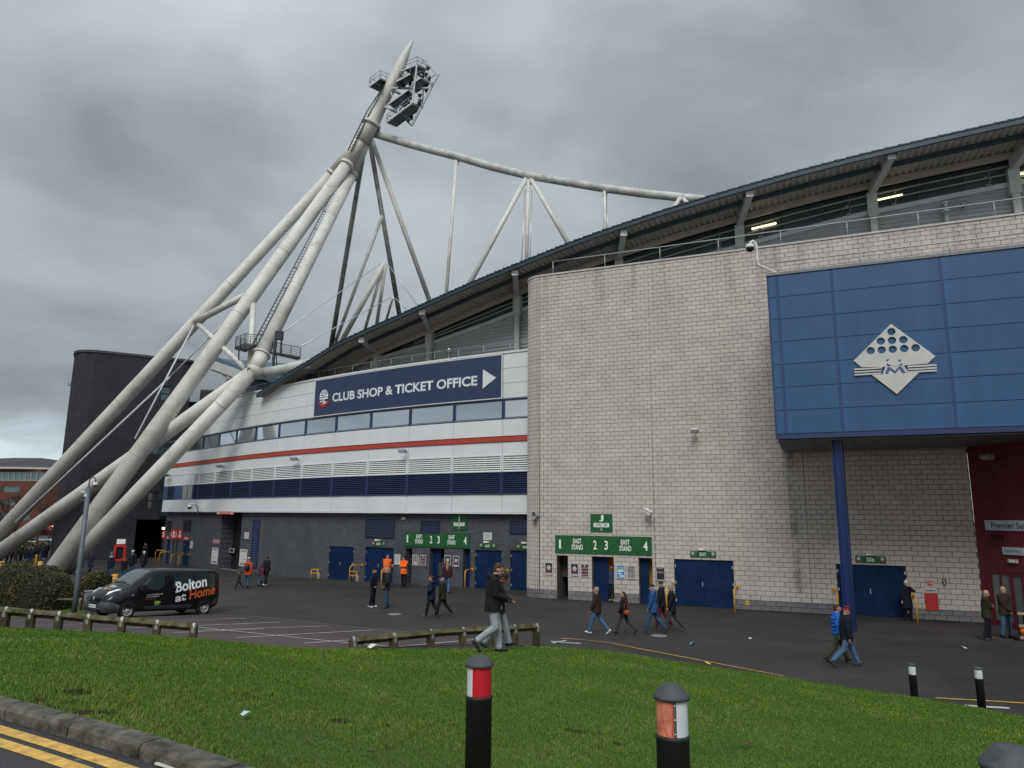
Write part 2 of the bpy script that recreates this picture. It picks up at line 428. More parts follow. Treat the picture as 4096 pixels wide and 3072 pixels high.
m_block = M('stone_block', (.500, .458, .425), rough=.85, var=.09, scale=1.1, bump=.25, bscale=45, spec=.25, island=.045, world=True, post=rain_stains)
m_blockg = M('grey_plinth_block', (.165, .165, .172), rough=.85, var=.16, scale=2, bump=.25, bscale=45, spec=.25, island=.10)
m_silver = M('silver_metal', (.55, .57, .58), rough=.35, metal=.6, var=.06)
m_galv = M('galvanised_steel', (.30, .32, .33), rough=.5, metal=.5, var=.15, scale=6)
m_gmetal = M('grey_metal_cladding', (.50, .52, .535), rough=.4, metal=.3, var=.08)
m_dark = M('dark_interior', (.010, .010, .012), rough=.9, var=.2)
m_black = M('black_metal', (.015, .015, .017), rough=.5, var=.2)
m_yellow = M('yellow_paint', (.62, .33, .02), rough=.4, var=.12, scale=5)
m_win = M('reflective_glass', (.80, .87, .92), rough=.05, metal=.92, var=.04, scale=.3, spec=.8, rnd=.22)
m_dglass = M('dark_glass', (.020, .030, .035), rough=.08, var=.1, scale=.5, spec=.8)
m_tglass = M('teal_glass', (.07, .13, .14), rough=.08, metal=.35, var=.2, scale=.4, spec=.8)
m_soffit = M('roof_decking_underside', (.42, .38, .34), rough=.6, var=.12, scale=1.5)
m_roof = M('blue_grey_roof', (.038, .060, .076), rough=.45, var=.1, metal=.2)
m_steelw = M('white_painted_steel', (.45, .46, .45), rough=.5, var=.08, scale=1.5)
m_signg = M('green_sign_print', (.012, .095, .030), rough=.45, var=.55, scale=7, detail=8)
m_signw = M('sign_white', (.78, .80, .78), rough=.5, var=.0)
m_signk = M('sign_black', (.012, .012, .013), rough=.5, var=.0)
m_signr = M('sign_red', (.50, .025, .02), rough=.5, var=.08)
m_clubn = M('club_navy', (.028, .042, .105), rough=.5, var=.04, scale=.5)
m_lit = M('lit_tube', (1, .9, .5), var=0, emit=(1, .86, .45, 2.2))
m_lampw = M('lit_lamp', (1, .9, .7), var=0, emit=(1, .86, .6, 1.6))
m_grille = M('sign_pale_blue', (.42, .50, .54), rough=.45, var=.04)

def onwall(path, u0, u1, v0, v1, off=0.0):
    """centre arc length, centre height, width and height of a thing fixed to a wall"""
    um, vm = (u0 + u1) / 2, (v0 + v1) / 2
    a = path.hit(u0, vm, off)[0]; b = path.hit(u1, vm, off)[0]
    zt = path.hit(um, v0, off)[1]; zb = path.hit(um, v1, off)[1]
    return (a + b) / 2, (zt + zb) / 2, b - a, zt - zb
GW = CLX.offset(GWO)
class _W: pass
def gw_rect(u0, u1, v0, v1): s, z, w, h = onwall(CLX, u0, u1, v0, v1, GWO); return s, z, w, h

# ---------------------------------------------------------------- the curved stand
stand = thing('football_stand', 'curved stadium stand with white cladding, louvres and grey brick base', 'stadium', (0.78, 42.9, 0))
Z_W0, Z_NB, Z_SP, Z_LT, Z_RB, Z_RT, Z_WB, Z_WT, Z_TOP = 4.45, 5.60, 6.95, 7.95, 8.80, 9.12, 10.17, 11.43, 14.45
BAYS = [53.69 + 3.66 * k for k in range(1, -14, -1)]
JO = sorted([b for b in BAYS if b > S_LEFT + 1.2] + [S_LEFT, S_JOIN]); JO = [j for j in JO if j <= S_JOIN]

# ground-floor brick wall with its doors and openings
G_OPEN = []      # (s0, s1, z0, z1, depth, kind)
def gopen(u0, u1, v0, v1, depth, kind):
    s, z, w, h = gw_rect(u0, u1, v0, v1); z1 = z + h / 2
    r = (s - w / 2, s + w / 2, -1.2, z1, depth, kind); G_OPEN.append(r); return r
D_PLANT = gopen(1314, 1413, 2186, 2320, .12, 'plant'); D_10 = gopen(1458, 1572, 2190, 2330, .18, 'exit')
T1 = gopen(1620.5, 1647, 2193, 2337, 1.6, 'turn'); T2 = gopen(1718, 1776, 2194, 2340, 1.6, 'turn'); T3 = gopen(1851, 1880, 2196, 2350, 1.6, 'turn')
D_9 = gopen(1899, 2006, 2200, 2354, .18, 'exit'); D_8 = gopen(2041, 2150, 2203, 2362, .18, 'exit')
_s, _z, _w, _h = gw_rect(880, 961, 2066, 2280); GATE = (_s - _w / 2, _s + _w / 2, -1.2, Z_W0 - .02, 1.1, 'gate'); G_OPEN.append(GATE)
L_A = gopen(663, 678, 2159, 2251, .2, 'blue'); L_B = gopen(728, 757, 2164, 2265, .2, 'blue'); L_C = gopen(688, 694, 2160, 2258, .9, 'slot'); L_D = gopen(701, 708, 2160, 2262, .9, 'slot')
mb = MB(); wall(mb, CLX, S_LEFT + .5, S_JOIN, -1.5, Z_W0 + .1, [o[:5] for o in G_OPEN], GWO)
# closing piece at the left end, running back
x, y = CLX.pos(S_LEFT + .5, GWO); X, Y = CLX.pos(S_LEFT + .5, -9)
mb.quad((X, Y, -1.5), (x, y, -1.5), (x, y, Z_W0 + .1), (X, Y, Z_W0 + .1), 0, [(0, 0), (9, 0), (9, 6), (0, 6)])
mb.build('brick_wall', m_gbrick, stand, world=True)

def door_frame(path, s, zb, off): return path.frame(s, zb, off)
def double_door(parent, path, o, off, leaves=2, louvred=False, mat=None):
    s0, s1, z0, z1, dp = o[:5]; zb = land(*path.pos((s0 + s1) / 2, off)) + .02
    w = s1 - s0; h = z1 - zb; f = path.frame((s0 + s1) / 2, zb, off - dp + .06)
    pinv = parent_world(parent).inverted()
    d = obj('door', MB().box((0, .05, h / 2), (w + .02, .06, h)).mesh('door', m_black), parent, pinv @ f)
    lw = (w - .06) / leaves
    for k in range(leaves):
        cx = -w / 2 + .03 + lw * (k + .5); b = MB()
        b.box((cx, 0, h / 2), (lw - .012, .04, h - .03))
        if louvred:
            n = 14
            for i in range(n): b.box((cx, -.025, .25 + (h - .5) * i / (n - 1)), (lw - .25, .03, .045), 0)
        lf = b.build('door_leaf', mat or m_door, d)
        if louvred or leaves == 2 and k == 0:
            MB().box((cx + lw / 2 - .07, -.05, h * .48), (.03, .05, .22)).build('handle', m_silver, d)
    for sx in (-1, 1):
        for zz in (.12, .5, .86): MB().box((sx * (w / 2 - .035), -.03, h * zz), (.05, .03, .13)).build('hinge', m_silver, d)
    return d
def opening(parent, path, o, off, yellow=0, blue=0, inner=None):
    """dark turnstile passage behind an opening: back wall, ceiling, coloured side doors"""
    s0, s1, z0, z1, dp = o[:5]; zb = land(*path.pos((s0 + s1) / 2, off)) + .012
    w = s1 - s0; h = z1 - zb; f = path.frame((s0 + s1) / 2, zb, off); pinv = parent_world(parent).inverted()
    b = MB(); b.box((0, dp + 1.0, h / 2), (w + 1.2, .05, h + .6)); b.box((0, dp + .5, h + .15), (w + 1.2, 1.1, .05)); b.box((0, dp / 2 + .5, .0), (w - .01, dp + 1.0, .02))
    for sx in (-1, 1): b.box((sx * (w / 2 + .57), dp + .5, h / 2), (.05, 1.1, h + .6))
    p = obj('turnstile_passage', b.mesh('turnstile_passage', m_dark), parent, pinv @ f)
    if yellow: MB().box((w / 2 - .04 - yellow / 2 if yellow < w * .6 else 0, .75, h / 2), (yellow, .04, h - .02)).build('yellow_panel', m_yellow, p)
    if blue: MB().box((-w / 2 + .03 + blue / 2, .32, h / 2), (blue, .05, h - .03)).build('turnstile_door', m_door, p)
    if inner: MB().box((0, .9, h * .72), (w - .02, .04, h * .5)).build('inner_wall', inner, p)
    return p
double_door(stand, CLX, D_PLANT, GWO, 2, True); double_door(stand, CLX, D_10, GWO); double_door(stand, CLX, D_9, GWO, 1); double_door(stand, CLX, D_8, GWO, 1)
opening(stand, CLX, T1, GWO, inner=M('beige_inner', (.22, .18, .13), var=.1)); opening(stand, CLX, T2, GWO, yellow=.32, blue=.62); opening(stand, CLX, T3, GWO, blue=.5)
for o in (L_A, L_B): double_door(stand, CLX, o, GWO, 1)
for o in (L_C, L_D): opening(stand, CLX, o, GWO)
# big dark roller gate in its recess
s0, s1, z0, z1, dp = GATE[:5]; zb = land(*CLX.pos((s0 + s1) / 2, GWO)); pinv = parent_world(stand).inverted()
gate = obj('roller_gate', MB().box((0, 0, (z1 - zb) / 2), (s1 - s0 + .1, .06, z1 - zb + .4)).mesh('roller_gate', m_black), stand, pinv @ CLX.frame((s0 + s1) / 2, zb, GWO - dp - .04))
for i in range(26): MB().box((0, -.045, .1 + i * (z1 - zb - .1) / 26), (s1 - s0 - .04, .03, .135)).build('slat', m_black, gate)
MB().box((0, .35 - dp, .02), (s1 - s0 - .02, .7, .04)).build('threshold', M('threshold_concrete', (.12, .11, .10), rough=.9), gate)

# louvred vents in the brickwork
def vent(parent, path, off, u0, u1, v0, v1, n, mslat, mframe, name='louvre_vent', proud=.03):
    s, z, w, h = onwall(path, u0, u1, v0, v1, off); pinv = parent_world(parent).inverted()
    b = MB(); b.box((0, .0, 0), (w, .02, h)); fr = .05
    for sx in (-1, 1): b.box((sx * (w / 2 - fr / 2), -.03, 0), (fr, .06, h), 1)
    for sz in (-1, 1): b.box((0, -.03, sz * (h / 2 - fr / 2)), (w - 2 * fr, .06, fr), 1)
    v = obj(name, b.mesh(name, [m_dark, mframe]), parent, pinv @ path.frame(s, z, off + proud))
    ph = (h - 2 * fr) / n; sl = MB()
    vs_ = [(-w / 2 + fr, -.05, -ph * .35), (w / 2 - fr, -.05, -ph * .35), (w / 2 - fr, -.012, ph * .35), (-w / 2 + fr, -.012, ph * .35)]
    vs_ += [(a, c + .012, e - .012) for a, c, e in vs_]
    sl.add(vs_, [(0, 1, 2, 3), (7, 6, 5, 4), (0, 4, 5, 1), (2, 6, 7, 3), (1, 5, 6, 2), (3, 7, 4, 0)]); me = sl.mesh('slat', mslat)
    for i in range(n): obj('slat', me, v, Matrix.Translation((0, 0, -h / 2 + fr + ph * (i + .5))))
    return v
m_ventn = M('navy_vent', (.020, .028, .070), rough=.5, var=.1)
vent(stand, CLX, GWO, 1009, 1035, 2079, 2270, 18, m_navy, m_navy)
vent(stand, CLX, GWO, 1465, 1578, 2074, 2149, 11, m_ventn, m_ventn); vent(stand, CLX, GWO, 1685, 1760, 2083, 2131, 8, m_ventn, m_ventn); vent(stand, CLX, GWO, 2041, 2125, 2083, 2134, 8, m_ventn, m_ventn)
vent(stand, CLX, GWO, 670, 686, 2083, 2123, 10, m_black, m_black); vent(stand, CLX, GWO, 737, 765, 2081, 2125, 10, m_black, m_black)

# backing wall behind cladding, then bands of panels
mb = MB(); strip(mb, CLX, S_LEFT + .1, S_JOIN, Z_W0 + .02, Z_TOP - .1, -.10, .15); mb.build('backing_wall', m_dark, stand, world=True)
def panel(name, s0, s1, z0, z1, mat, gap=.012, off=0.0, th=.08):
    b = MB(); strip(b, CLX, s0 + gap, s1 - gap, z0 + gap, z1 - gap, off, th); o = b.build(name, mat, stand, world=True); return o
for a, b in zip(JO, JO[1:]):
    panel('cladding_panel', a, b, Z_W0 + .06, Z_NB, m_white)
    panel('cladding_panel', a, b, Z_LT, Z_RB, m_white); panel('cladding_panel', a, b, Z_RT, Z_WB, m_white)
    if a > 14.5:
        for k in range(3): panel('cladding_panel', a, b, Z_WT + .06 + k * .94, Z_WT + .06 + (k + 1) * .94 if k < 2 else Z_TOP - .12, m_white)
strip(MB(), CLX, 0, 1, 0, 1, 0, .1)
b = MB(); strip(b, CLX, S_LEFT - .02, S_JOIN, Z_W0 - .02, Z_W0 + .06, .05, .20); b.build('bottom_trim', m_trimw, stand, world=True)
b = MB(); strip(b, CLX, S_LEFT - .02, S_JOIN, Z_RB + .02, Z_RT - .02, .03, .12); b.build('red_stripe', m_red, stand, world=True)
b = MB(); strip(b, CLX, S_LEFT - .02, S_JOIN, Z_RB - .03, Z_RB + .02, .05, .14); strip(b, CLX, S_LEFT - .02, S_JOIN, Z_RT - .02, Z_RT + .02, .05, .14); b.build('red_stripe_trim', M('dark_red_trim', (.16, .03, .03), rough=.5), stand, world=True)
b = MB(); strip(b, CLX, 14.5, S_JOIN, Z_TOP - .12, Z_TOP, .06, .45); b.build('parapet_coping', m_trimw, stand, world=True)
b = MB(); strip(b, CLX, 14.5, S_JOIN, Z_TOP - .22, Z_TOP - .12, -.02, .1); b.build('shadow_gap', m_black, stand, world=True)
# left end cap of the cladding, running back
fm = CLX.frame(S_LEFT, 0, 0); pinv = parent_world(stand).inverted()
b = MB(); b.bb(-.04, 0, .0, 7, Z_W0, 9.9); obj('end_panel', b.mesh('end_panel', m_white), stand, pinv @ fm)
b = MB(); b.bb(-.05, 0, .1, 7, 9.9, Z_WT); obj('end_glazing', b.mesh('end_glazing', m_dglass), stand, pinv @ fm)
x, y = CLX.pos(14.5); f2 = CLX.frame(14.5, 0, 0)
b = MB(); b.bb(-.05, .0, .0, 7, Z_WT, Z_TOP); obj('end_panel', b.mesh('end_panel', m_white), stand, pinv @ f2)

# ribbon of windows: one framed window per bay
wb = [j for j in JO if j > 11]; wb = [S_LEFT + .1] + [10.6] + wb
for a, b in zip(wb, wb[1:]):
    s = (a + b) / 2; w = b - a; h = Z_WT - Z_WB; fr = MB()
    for z0, z1 in ((-h / 2, -h / 2 + .13), (h / 2 - .10, h / 2)): strip(fr, CLX, a, b, Z_WB + h / 2 + z0, Z_WB + h / 2 + z1, -.03, .09, 0, .9)
    for e in (a, b): x0, x1 = (e, e + .10) if e == a else (e - .10, e); strip(fr, CLX, x0, x1, Z_WB + .13, Z_WT - .10, -.03, .09)
    wn = fr.build('window', m_navy, stand, world=True)
    p = MB(); strip(p, CLX, a + .1, b - .1, Z_WB + .13, Z_WT - .10, -.08, .02, 0, 4); p.build('pane', m_dglass if a < 20 else m_win, wn, world=True)
    sf = MB(); strip(sf, CLX, a + .1, b - .1, Z_WB + .05, Z_WB + .10, -.0, .05); sf.build('sill', m_galv, wn, world=True)
b = MB(); strip(b, CLX, S_LEFT, S_JOIN, Z_WT, Z_WT + .05, .02, .1); b.build('window_head', m_galv, stand, world=True)

# louvre bays: bright upper row, navy lower row
lb = [j for j in JO if j > 15]; lb = [15.9] + lb
def slat_mesh(w, pitch, mat, deep=.10):
    s = MB(); vs_ = [(-w / 2, -deep, -pitch * .42), (w / 2, -deep, -pitch * .42), (w / 2, 0, pitch * .38), (-w / 2, 0, pitch * .38)]
    vs_ += [(a, c + .015, e - .02) for a, c, e in vs_]
    s.add(vs_, [(0, 1, 2, 3), (7, 6, 5, 4), (0, 4, 5, 1), (2, 6, 7, 3), (1, 5, 6, 2), (3, 7, 4, 0)]); return s.mesh('slat', mat)
m_slw = M('silver_slat', (.66, .68, .69), rough=.4, metal=.0, var=.05)
m_sln = M('navy_slat', (.022, .032, .085), rough=.4, var=.1, spec=.5)
for a, b in zip(lb, lb[1:]):
    s = (a + b) / 2; w = b - a
    for zA, zB, n, mt, fm_, nm in ((Z_SP, Z_LT, 7, m_slw, m_trimw, 'silver_louvre'), (Z_NB, Z_SP, 10, m_sln, m_navy, 'navy_louvre')):
        h = zB - zA; fr = MB()
        fr.box((0, .03, 0), (w - .1, .02, h - .02)); 
        for sx in (-1, 1): fr.box((sx * (w / 2 - .06), -.045, 0), (.10, .14, h), 1)
        for sz in (-1, 1): fr.box((0, -.045, sz * (h / 2 - .02)), (w - .22, .13, .04), 1)
        lv = obj(nm, fr.mesh(nm, [m_dark, fm_]), stand, pinv @ CLX.frame(s, (zA + zB) / 2, -.05))
        ph = (h - .08) / n; me = slat_mesh(w - .22, ph, mt)
        for i in range(n): obj('slat', me, lv, Matrix.Translation((0, 0, -h / 2 + .04 + ph * (i + .5))))
# blue end portion of the navy band, with two windows
panel('blue_panel', S_LEFT, 15.9, Z_NB, Z_LT, m_white)
b = MB(); strip(b, CLX, S_LEFT, 15.85, Z_NB, Z_SP, .01, .05); b.build('blue_band', M('mid_blue_paint', (.035, .065, .16), rough=.4), stand, world=True)
for a, bb_ in ((9.2, 11.0), (13.2, 15.6)):
    b = MB(); strip(b, CLX, a, bb_, Z_NB + .05, Z_SP - .05, .03, .03); w_ = b.build('window', m_dglass, stand, world=True)
    b = MB(); strip(b, CLX, (a + bb_) / 2 - .03, (a + bb_) / 2 + .03, Z_NB + .05, Z_SP - .05, .05, .03); b.build('mullion', m_navy, w_, world=True)

# setback storey: grey louvred wall, sloping rail, glazing, columns, roof
def z_eave(s): return interp(s, [28, 33.57, 36.16, 39.55, 45.5, 48.43, 51.86, 55.44, 58.53, 60.73, 64.08, 67.64, 71.1, 74.4, 77.6, 81.6, 90], [13.7, 15.16, 15.79, 16.72, 17.82, 18.45, 19.22, 19.98, 20.65, 21.06, 21.62, 22.14, 22.6, 22.97, 23.26, 23.58, 24.1])
def z_cop(s): return interp(s, [30, 35.8, 45.6, 50.5, 53.5, 68.6, 74.6, 81.6, 90], [15.3, 15.66, 16.5, 17.3, 17.95, 20.2, 21.05, 21.63, 22.2])
S_R0, S_R1 = 29.0, 90.0
b = MB(); strip(b, CLX, 33.0, S_R1, 13.6, lambda s: z_eave(s) - .35, GLO - .18, .1, 0, 1.0); b.build('inner_wall', m_dark, stand, world=True)
# louvred grey cladding below the sloping rail (real folded profile)
b = MB(); pitch = .24; z = 13.7
while z < 22:
    sA = 34.0
    while z_cop(sA) < z + .03 and sA < S_R1 - 1: sA += .25
    if sA > 88: break
    n = max(2, int((S_R1 - sA) / 2)); vs_ = []
    for i in range(n + 1):
        s = sA + (S_R1 - sA) * i / n; x, y = CLX.pos(s, GLO); X, Y = CLX.pos(s, GLO - .09)
        vs_ += [(x, y, z + .05), (X, Y, z + pitch - .01), (X, Y, z)]
    fs = []
    for i in range(n): a = i * 3; c = a + 3; fs += [(a, c, c + 1, a + 1), (a + 2, c + 2, c, a)]
    b.add(vs_, fs); z += pitch
b.build('grey_louvre_cladding', m_gmetal, stand, world=True)['kind'] = 'stuff'
b = MB(); strip(b, CLX, 34, S_R1, lambda s: z_cop(s) - .05, lambda s: z_cop(s) + .22, GLO + .06, .12, 0, 1.0); b.build('sloping_rail', m_gmetal, stand, world=True)
# vertical ribbed cladding at the low end, under the eave
b = MB(); s = 34.6
while s < 45.0:
    zb = max(z_cop(s) + .2 + max(0, (45 - s) * .02), 14.5); zt = z_eave(s) - .45
    zt = max(zb + .02, zt); zb2 = zb + (.85 if s > 36 else .1); zb2 = min(zb2, zt - .01)
    strip(b, CLX, s, s + .20, zb2, zt, GLO + .10, .06, 0, 1); s += .32
b.build('ribbed_cladding', m_gmetal, stand, world=True)['kind'] = 'stuff'

# beams from the eave to the columns, columns on the glazing line
TIPS = [(1230, 1457, 1293, 1473), (1446, 1352, 1506, 1396), (1689, 1240, 1716, 1308), (2060, 1083, 2068, 1171), (2495, 923, 2476, 1027), (2999, 766, 2956, 888), (3565, 615, 3485, 758), (4190, 486, 4050, 660)]
SC = []
for u, v, u2, v2 in TIPS:
    st_ = CLX.hit(u, v, EAO - .25); sf_ = CLX.hit(u2, v2, GLO + .3)
    tip = Vector((*CLX.pos(st_[0], EAO - .25), st_[1])); foot = Vector((*CLX.pos(sf_[0], GLO + .3), sf_[1]))
    b = MB(); d = (foot - tip).normalized()
    w0, w1 = .17, .17; h0, h1 = .30, .62
    x = d.cross(Vector((0, 0, 1))).normalized(); up_ = Vector((0, 0, 1))
    ft = foot + Vector((0, 0, .30))
    vs_ = [tip - x * w0 - up_ * h0, tip + x * w0 - up_ * h0, tip + x * w0 + up_ * .02, tip - x * w0 + up_ * .02,
           ft - x * w1 - up_ * h1, ft + x * w1 - up_ * h1, ft + x * w1, ft - x * w1]
    b.add(vs_, [(0, 1, 2, 3), (5, 4, 7, 6), (1, 0, 4, 5), (2, 1, 5, 6), (3, 2, 6, 7), (0, 3, 7, 4)])
    bm_ = b.build('roof_beam', m_steelw, stand, world=True)
    q = MB(); q.beam(tip - d * .03 - up_ * .14, tip - d * .004 - up_ * .14, .40, .36); q.build('beam_end_plate', m_trimw, bm_, world=True)
    SC.append(sf_[0])
    c = MB(); zc0 = 13.5; fx = CLX.frame(sf_[0], 0, GLO + .2)
    c.bb(-.17, .17, -.14, .14, zc0, sf_[1] - .7); c.bb(-.26, .26, -.2, .2, sf_[1] - 1.6, sf_[1] - .2)
    obj('column', c.mesh('column', M('pale_grey_steel', (.46, .49, .47), rough=.5, var=.06)), stand, pinv @ fx)
# glazing between columns: panes with tube rails and spider rods
ed = [42.5] + SC[2:] + [86.0]
for a, c in zip(ed, ed[1:]):
    n = max(1, round((c - a) / 2.6))
    for k in range(n):
        s0 = a + (c - a) * k / n; s1 = a + (c - a) * (k + 1) / n
        p = MB(); strip(p, CLX, s0 + .02, s1 - .02, lambda s: z_cop(s) + .22, lambda s: max(z_eave(s) - .55, z_cop(s) + .3), GLO, .03, 0, 2); pn = p.build('glass_pane', M('smoky_glass', (.055, .072, .080), rough=.12, var=.25, scale=.35, spec=.8, rnd=.25), stand, world=True)
        sm = (s0 + s1) / 2; zl, zh = z_cop(sm) + .25, z_eave(sm) - .6
        if zh - zl > .8 and k % 2 == 0:
            r = MB()
            for f_ in (.30, .72):
                zz = zl + (zh - zl) * f_; x, y = CLX.pos(sm, GLO + .10); x2, y2 = CLX.pos(sm + .12, GLO + .22)
                r.tube([(x, y, zz + .34), (x2, y2, zz), (x, y, zz - .34)], .025, 5); r.bb(x - .16, x + .16, y - .03, y + .03, zz - .38, zz - .30)
            r.build('glazing_bracket', m_galv, stand, world=True)
for f_ in (.36, .74):
    pts = [(*CLX.pos(s, GLO + .12), z_cop(s) + .25 + (z_eave(s) - .85 - z_cop(s)) * f_) for s in np.arange(44, 88, 1.5)]
    MB().tube(pts, .055, 6).build('glazing_rail', M('tube_green_grey', (.26, .29, .27), rough=.5), stand, world=True)
# lit strip lamps seen through the glass
for u0, v0, u1, v1 in ((3008, 919, 3105, 896), (3502, 806, 3608, 783), (4078, 700, 4130, 690)):
    pa = CLX.hit(u0, v0, GLO + .02); pb = CLX.hit(u1, v1, GLO + .02)
    MB().tube([(*CLX.pos(pa[0], GLO + .16), pa[1]), (*CLX.pos(pb[0], GLO + .16), pb[1])], .05, 6).build('strip_lamp', m_lit, stand, world=True)

# roof: corrugated decking seen from below, fascia, purlins, roof sheet
b = MB(); n = int((S_R1 - S_R0) / .085); vs_ = []
for i in range(n + 1):
    s = S_R0 + (S_R1 - S_R0) * i / n; k = .055 if i % 4 in (1, 2) else -.055
    x, y = CLX.pos(s, EAO); X, Y = CLX.pos(s, GLO - 1.0); ze = z_eave(s) - .16 + k
    vs_ += [(x, y, ze), (X, Y, ze - .05 if s > 45 else ze - .05)]
b.add(vs_, [(2 * i, 2 * i + 1, 2 * i + 3, 2 * i + 2) for i in range(n)]); b.build('roof_decking', m_soffit, stand, world=True)['kind'] = 'stuff'
b = MB(); strip(b, CLX, S_R0, S_R1, lambda s: z_eave(s) - .30, lambda s: z_eave(s) - .03, EAO + .06, .16, 0, 1.0); b.build('eave_fascia', m_roof, stand, world=True)
b = MB(); n = int((S_R1 - S_R0) / .3)
for i in range(n):
    s = S_R0 + (S_R1 - S_R0) * i / n; strip(b, CLX, s, s + .3, z_eave(s) - .03, z_eave(s) + .03 + .02 * (i % 2), EAO + .10, .3)
b.build('eave_edge', M('teal_edge', (.012, .035, .055), rough=.4), stand, world=True)['kind'] = 'stuff'
b = MB(); strip(b, CLX, S_R0, S_R1, lambda s: z_eave(s) - .50, lambda s: z_eave(s) - .24, -.6, .14, 0, 1.5); b.build('purlin', m_roof, stand, world=True)
b = MB(); strip(b, CLX, S_R0, S_R1, lambda s: z_eave(s) - .62, lambda s: z_eave(s) - .24, GLO + .5, .16, 0, 1.5); b.build('purlin', m_soffit, stand, world=True)
b = MB(); vs_ = []; n = 60
for i in range(n + 1):
    s = S_R0 + (S_R1 - S_R0) * i / n
    x, y = CLX.pos(s, EAO); x1, y1 = CLX.pos(s, -14); vs_ += [(x, y, z_eave(s)), (x1, y1, z_eave(s) + .2)]
b.add(vs_, [(2 * i, 2 * i + 2, 2 * i + 3, 2 * i + 1) for i in range(n)]); b.build('roof_sheet', m_roof, stand, world=True)
# hand rails along the parapet
def handrail(parent, path, s0, s1, z, off, h=1.05, step=2.4, mat=None, r=.03, mids=(0.5,)):
    b = MB(); n = max(1, int((s1 - s0) / step))
    for f_ in (1.0,) + tuple(mids): b.tube([(*path.pos(s0 + (s1 - s0) * i / (2 * n), off), z + h * f_) for i in range(2 * n + 1)], r, 6)
    for i in range(n + 1): x, y = path.pos(s0 + (s1 - s0) * i / n, off); b.tube([(x, y, z), (x, y, z + h)], r, 6)
    return b.build('handrail', mat or m_galv, parent, world=True)
handrail(stand, CLX, 22, S_JOIN - .3, Z_TOP, -.6, .72, 1.9, mids=())
# flues on the parapet terrace
for u, v0, v1, r in ((1301, 1453, 1502, .24), (1797, 1395, 1425, .15)):
    s, zt = CLX.hit(u, v0, -1.3); z0 = 13.9; b = MB(); b.lathe([(r, 0), (r, zt - z0 - .3), (r * .8, zt - z0 - .3), (r * .8, zt - z0 - .1), (r * 1.7, zt - z0 - .12), (r * 1.2, zt - z0), (0, zt - z0 + .02)], 16)
    obj('flue', b.mesh('flue', M('bright_steel', (.6, .6, .58), rough=.25, metal=.9, var=.05)), stand, pinv @ CLX.frame(s, z0, -1.3))
# terrace slab behind the parapet
b = MB(); strip(b, CLX, 14.5, S_R1, 13.4, 13.6, -.2, 3.4, 0, 1.5); b.build('terrace', m_galv, stand, world=True)

# ---------------------------------------------------------------- block-work stair building (stands proud of the curved facade)
blk = thing('block_building', 'pale stone block building with rounded corner and blue exit doors', 'building', (1.55, 39.62, 0))
binv = parent_world(blk).inverted()
Z_ST, POD_O, POD_ZB, POD_ZT = 18.05, 5.6, 7.55, 14.75
POD_S0 = STP.hit(3103, 1700, POD_O)[0]
S_OPEN = []
def sopen(u0, u1, v0, v1, depth):
    s, z, w, h = onwall(STP, u0, u1, v0, v1); r = (s - w / 2, s + w / 2, -.5, z + h / 2, depth); S_OPEN.append(r); return r
X1 = sopen(2228, 2271, 2217, 2394, 1.5); X2 = sopen(2369, 2455, 2222.5, 2407, 1.5); X3 = sopen(2557, 2610, 2228.5, 2416, 1.5)
E7 = sopen(2700, 2936, 2241, 2440, .16); E6 = sopen(3353, 3630, 2259.5, 2470, .16)
# mortar backing
mb = MB(); wall(mb, STP, 0, S_RED, -.6, Z_ST - .02, S_OPEN, -.045, depth=.25, step=.8); wall(mb, STP, S_RED, STP.L - .1, POD_ZB - .3, Z_ST - .02, (), -.045)
mb.build('mortar_backing', m_mortar, blk, world=True)
CH, BW, J = .2256, .45, .014
rng = random.Random(5)
def cut(a, b, holes):
    segs = [(a, b)]
    for h0, h1 in holes:
        o = []
        for x, y in segs:
            if h1 <= x or h0 >= y: o.append((x, y)); continue
            if h0 > x: o.append((x, h0))
            if h1 < y: o.append((h1, y))
        segs = o
    return [(x, y) for x, y in segs if y - x > .05]
def block_box(b, w, h):
    """one block: a face with a small worn arris and four sides, back left open"""
    c = .006; x, z = w / 2, h / 2
    vs_ = [(-x + c, 0, -z + c), (x - c, 0, -z + c), (x - c, 0, z - c), (-x + c, 0, z - c), (-x, .012, -z), (x, .012, -z), (x, .012, z), (-x, .012, z), (-x, .06, -z), (x, .06, -z), (x, .06, z), (-x, .06, z)]
    b.add(vs_, [(0, 1, 2, 3)] + [(i + 4, (i + 1) % 4 + 4, (i + 1) % 4, i) for i in range(4)] + [(i + 8, (i + 1) % 4 + 8, (i + 1) % 4 + 4, i + 4) for i in range(4)])
full = []; rest = {0: MB(), 1: MB()}
nrow = int(Z_ST / CH)
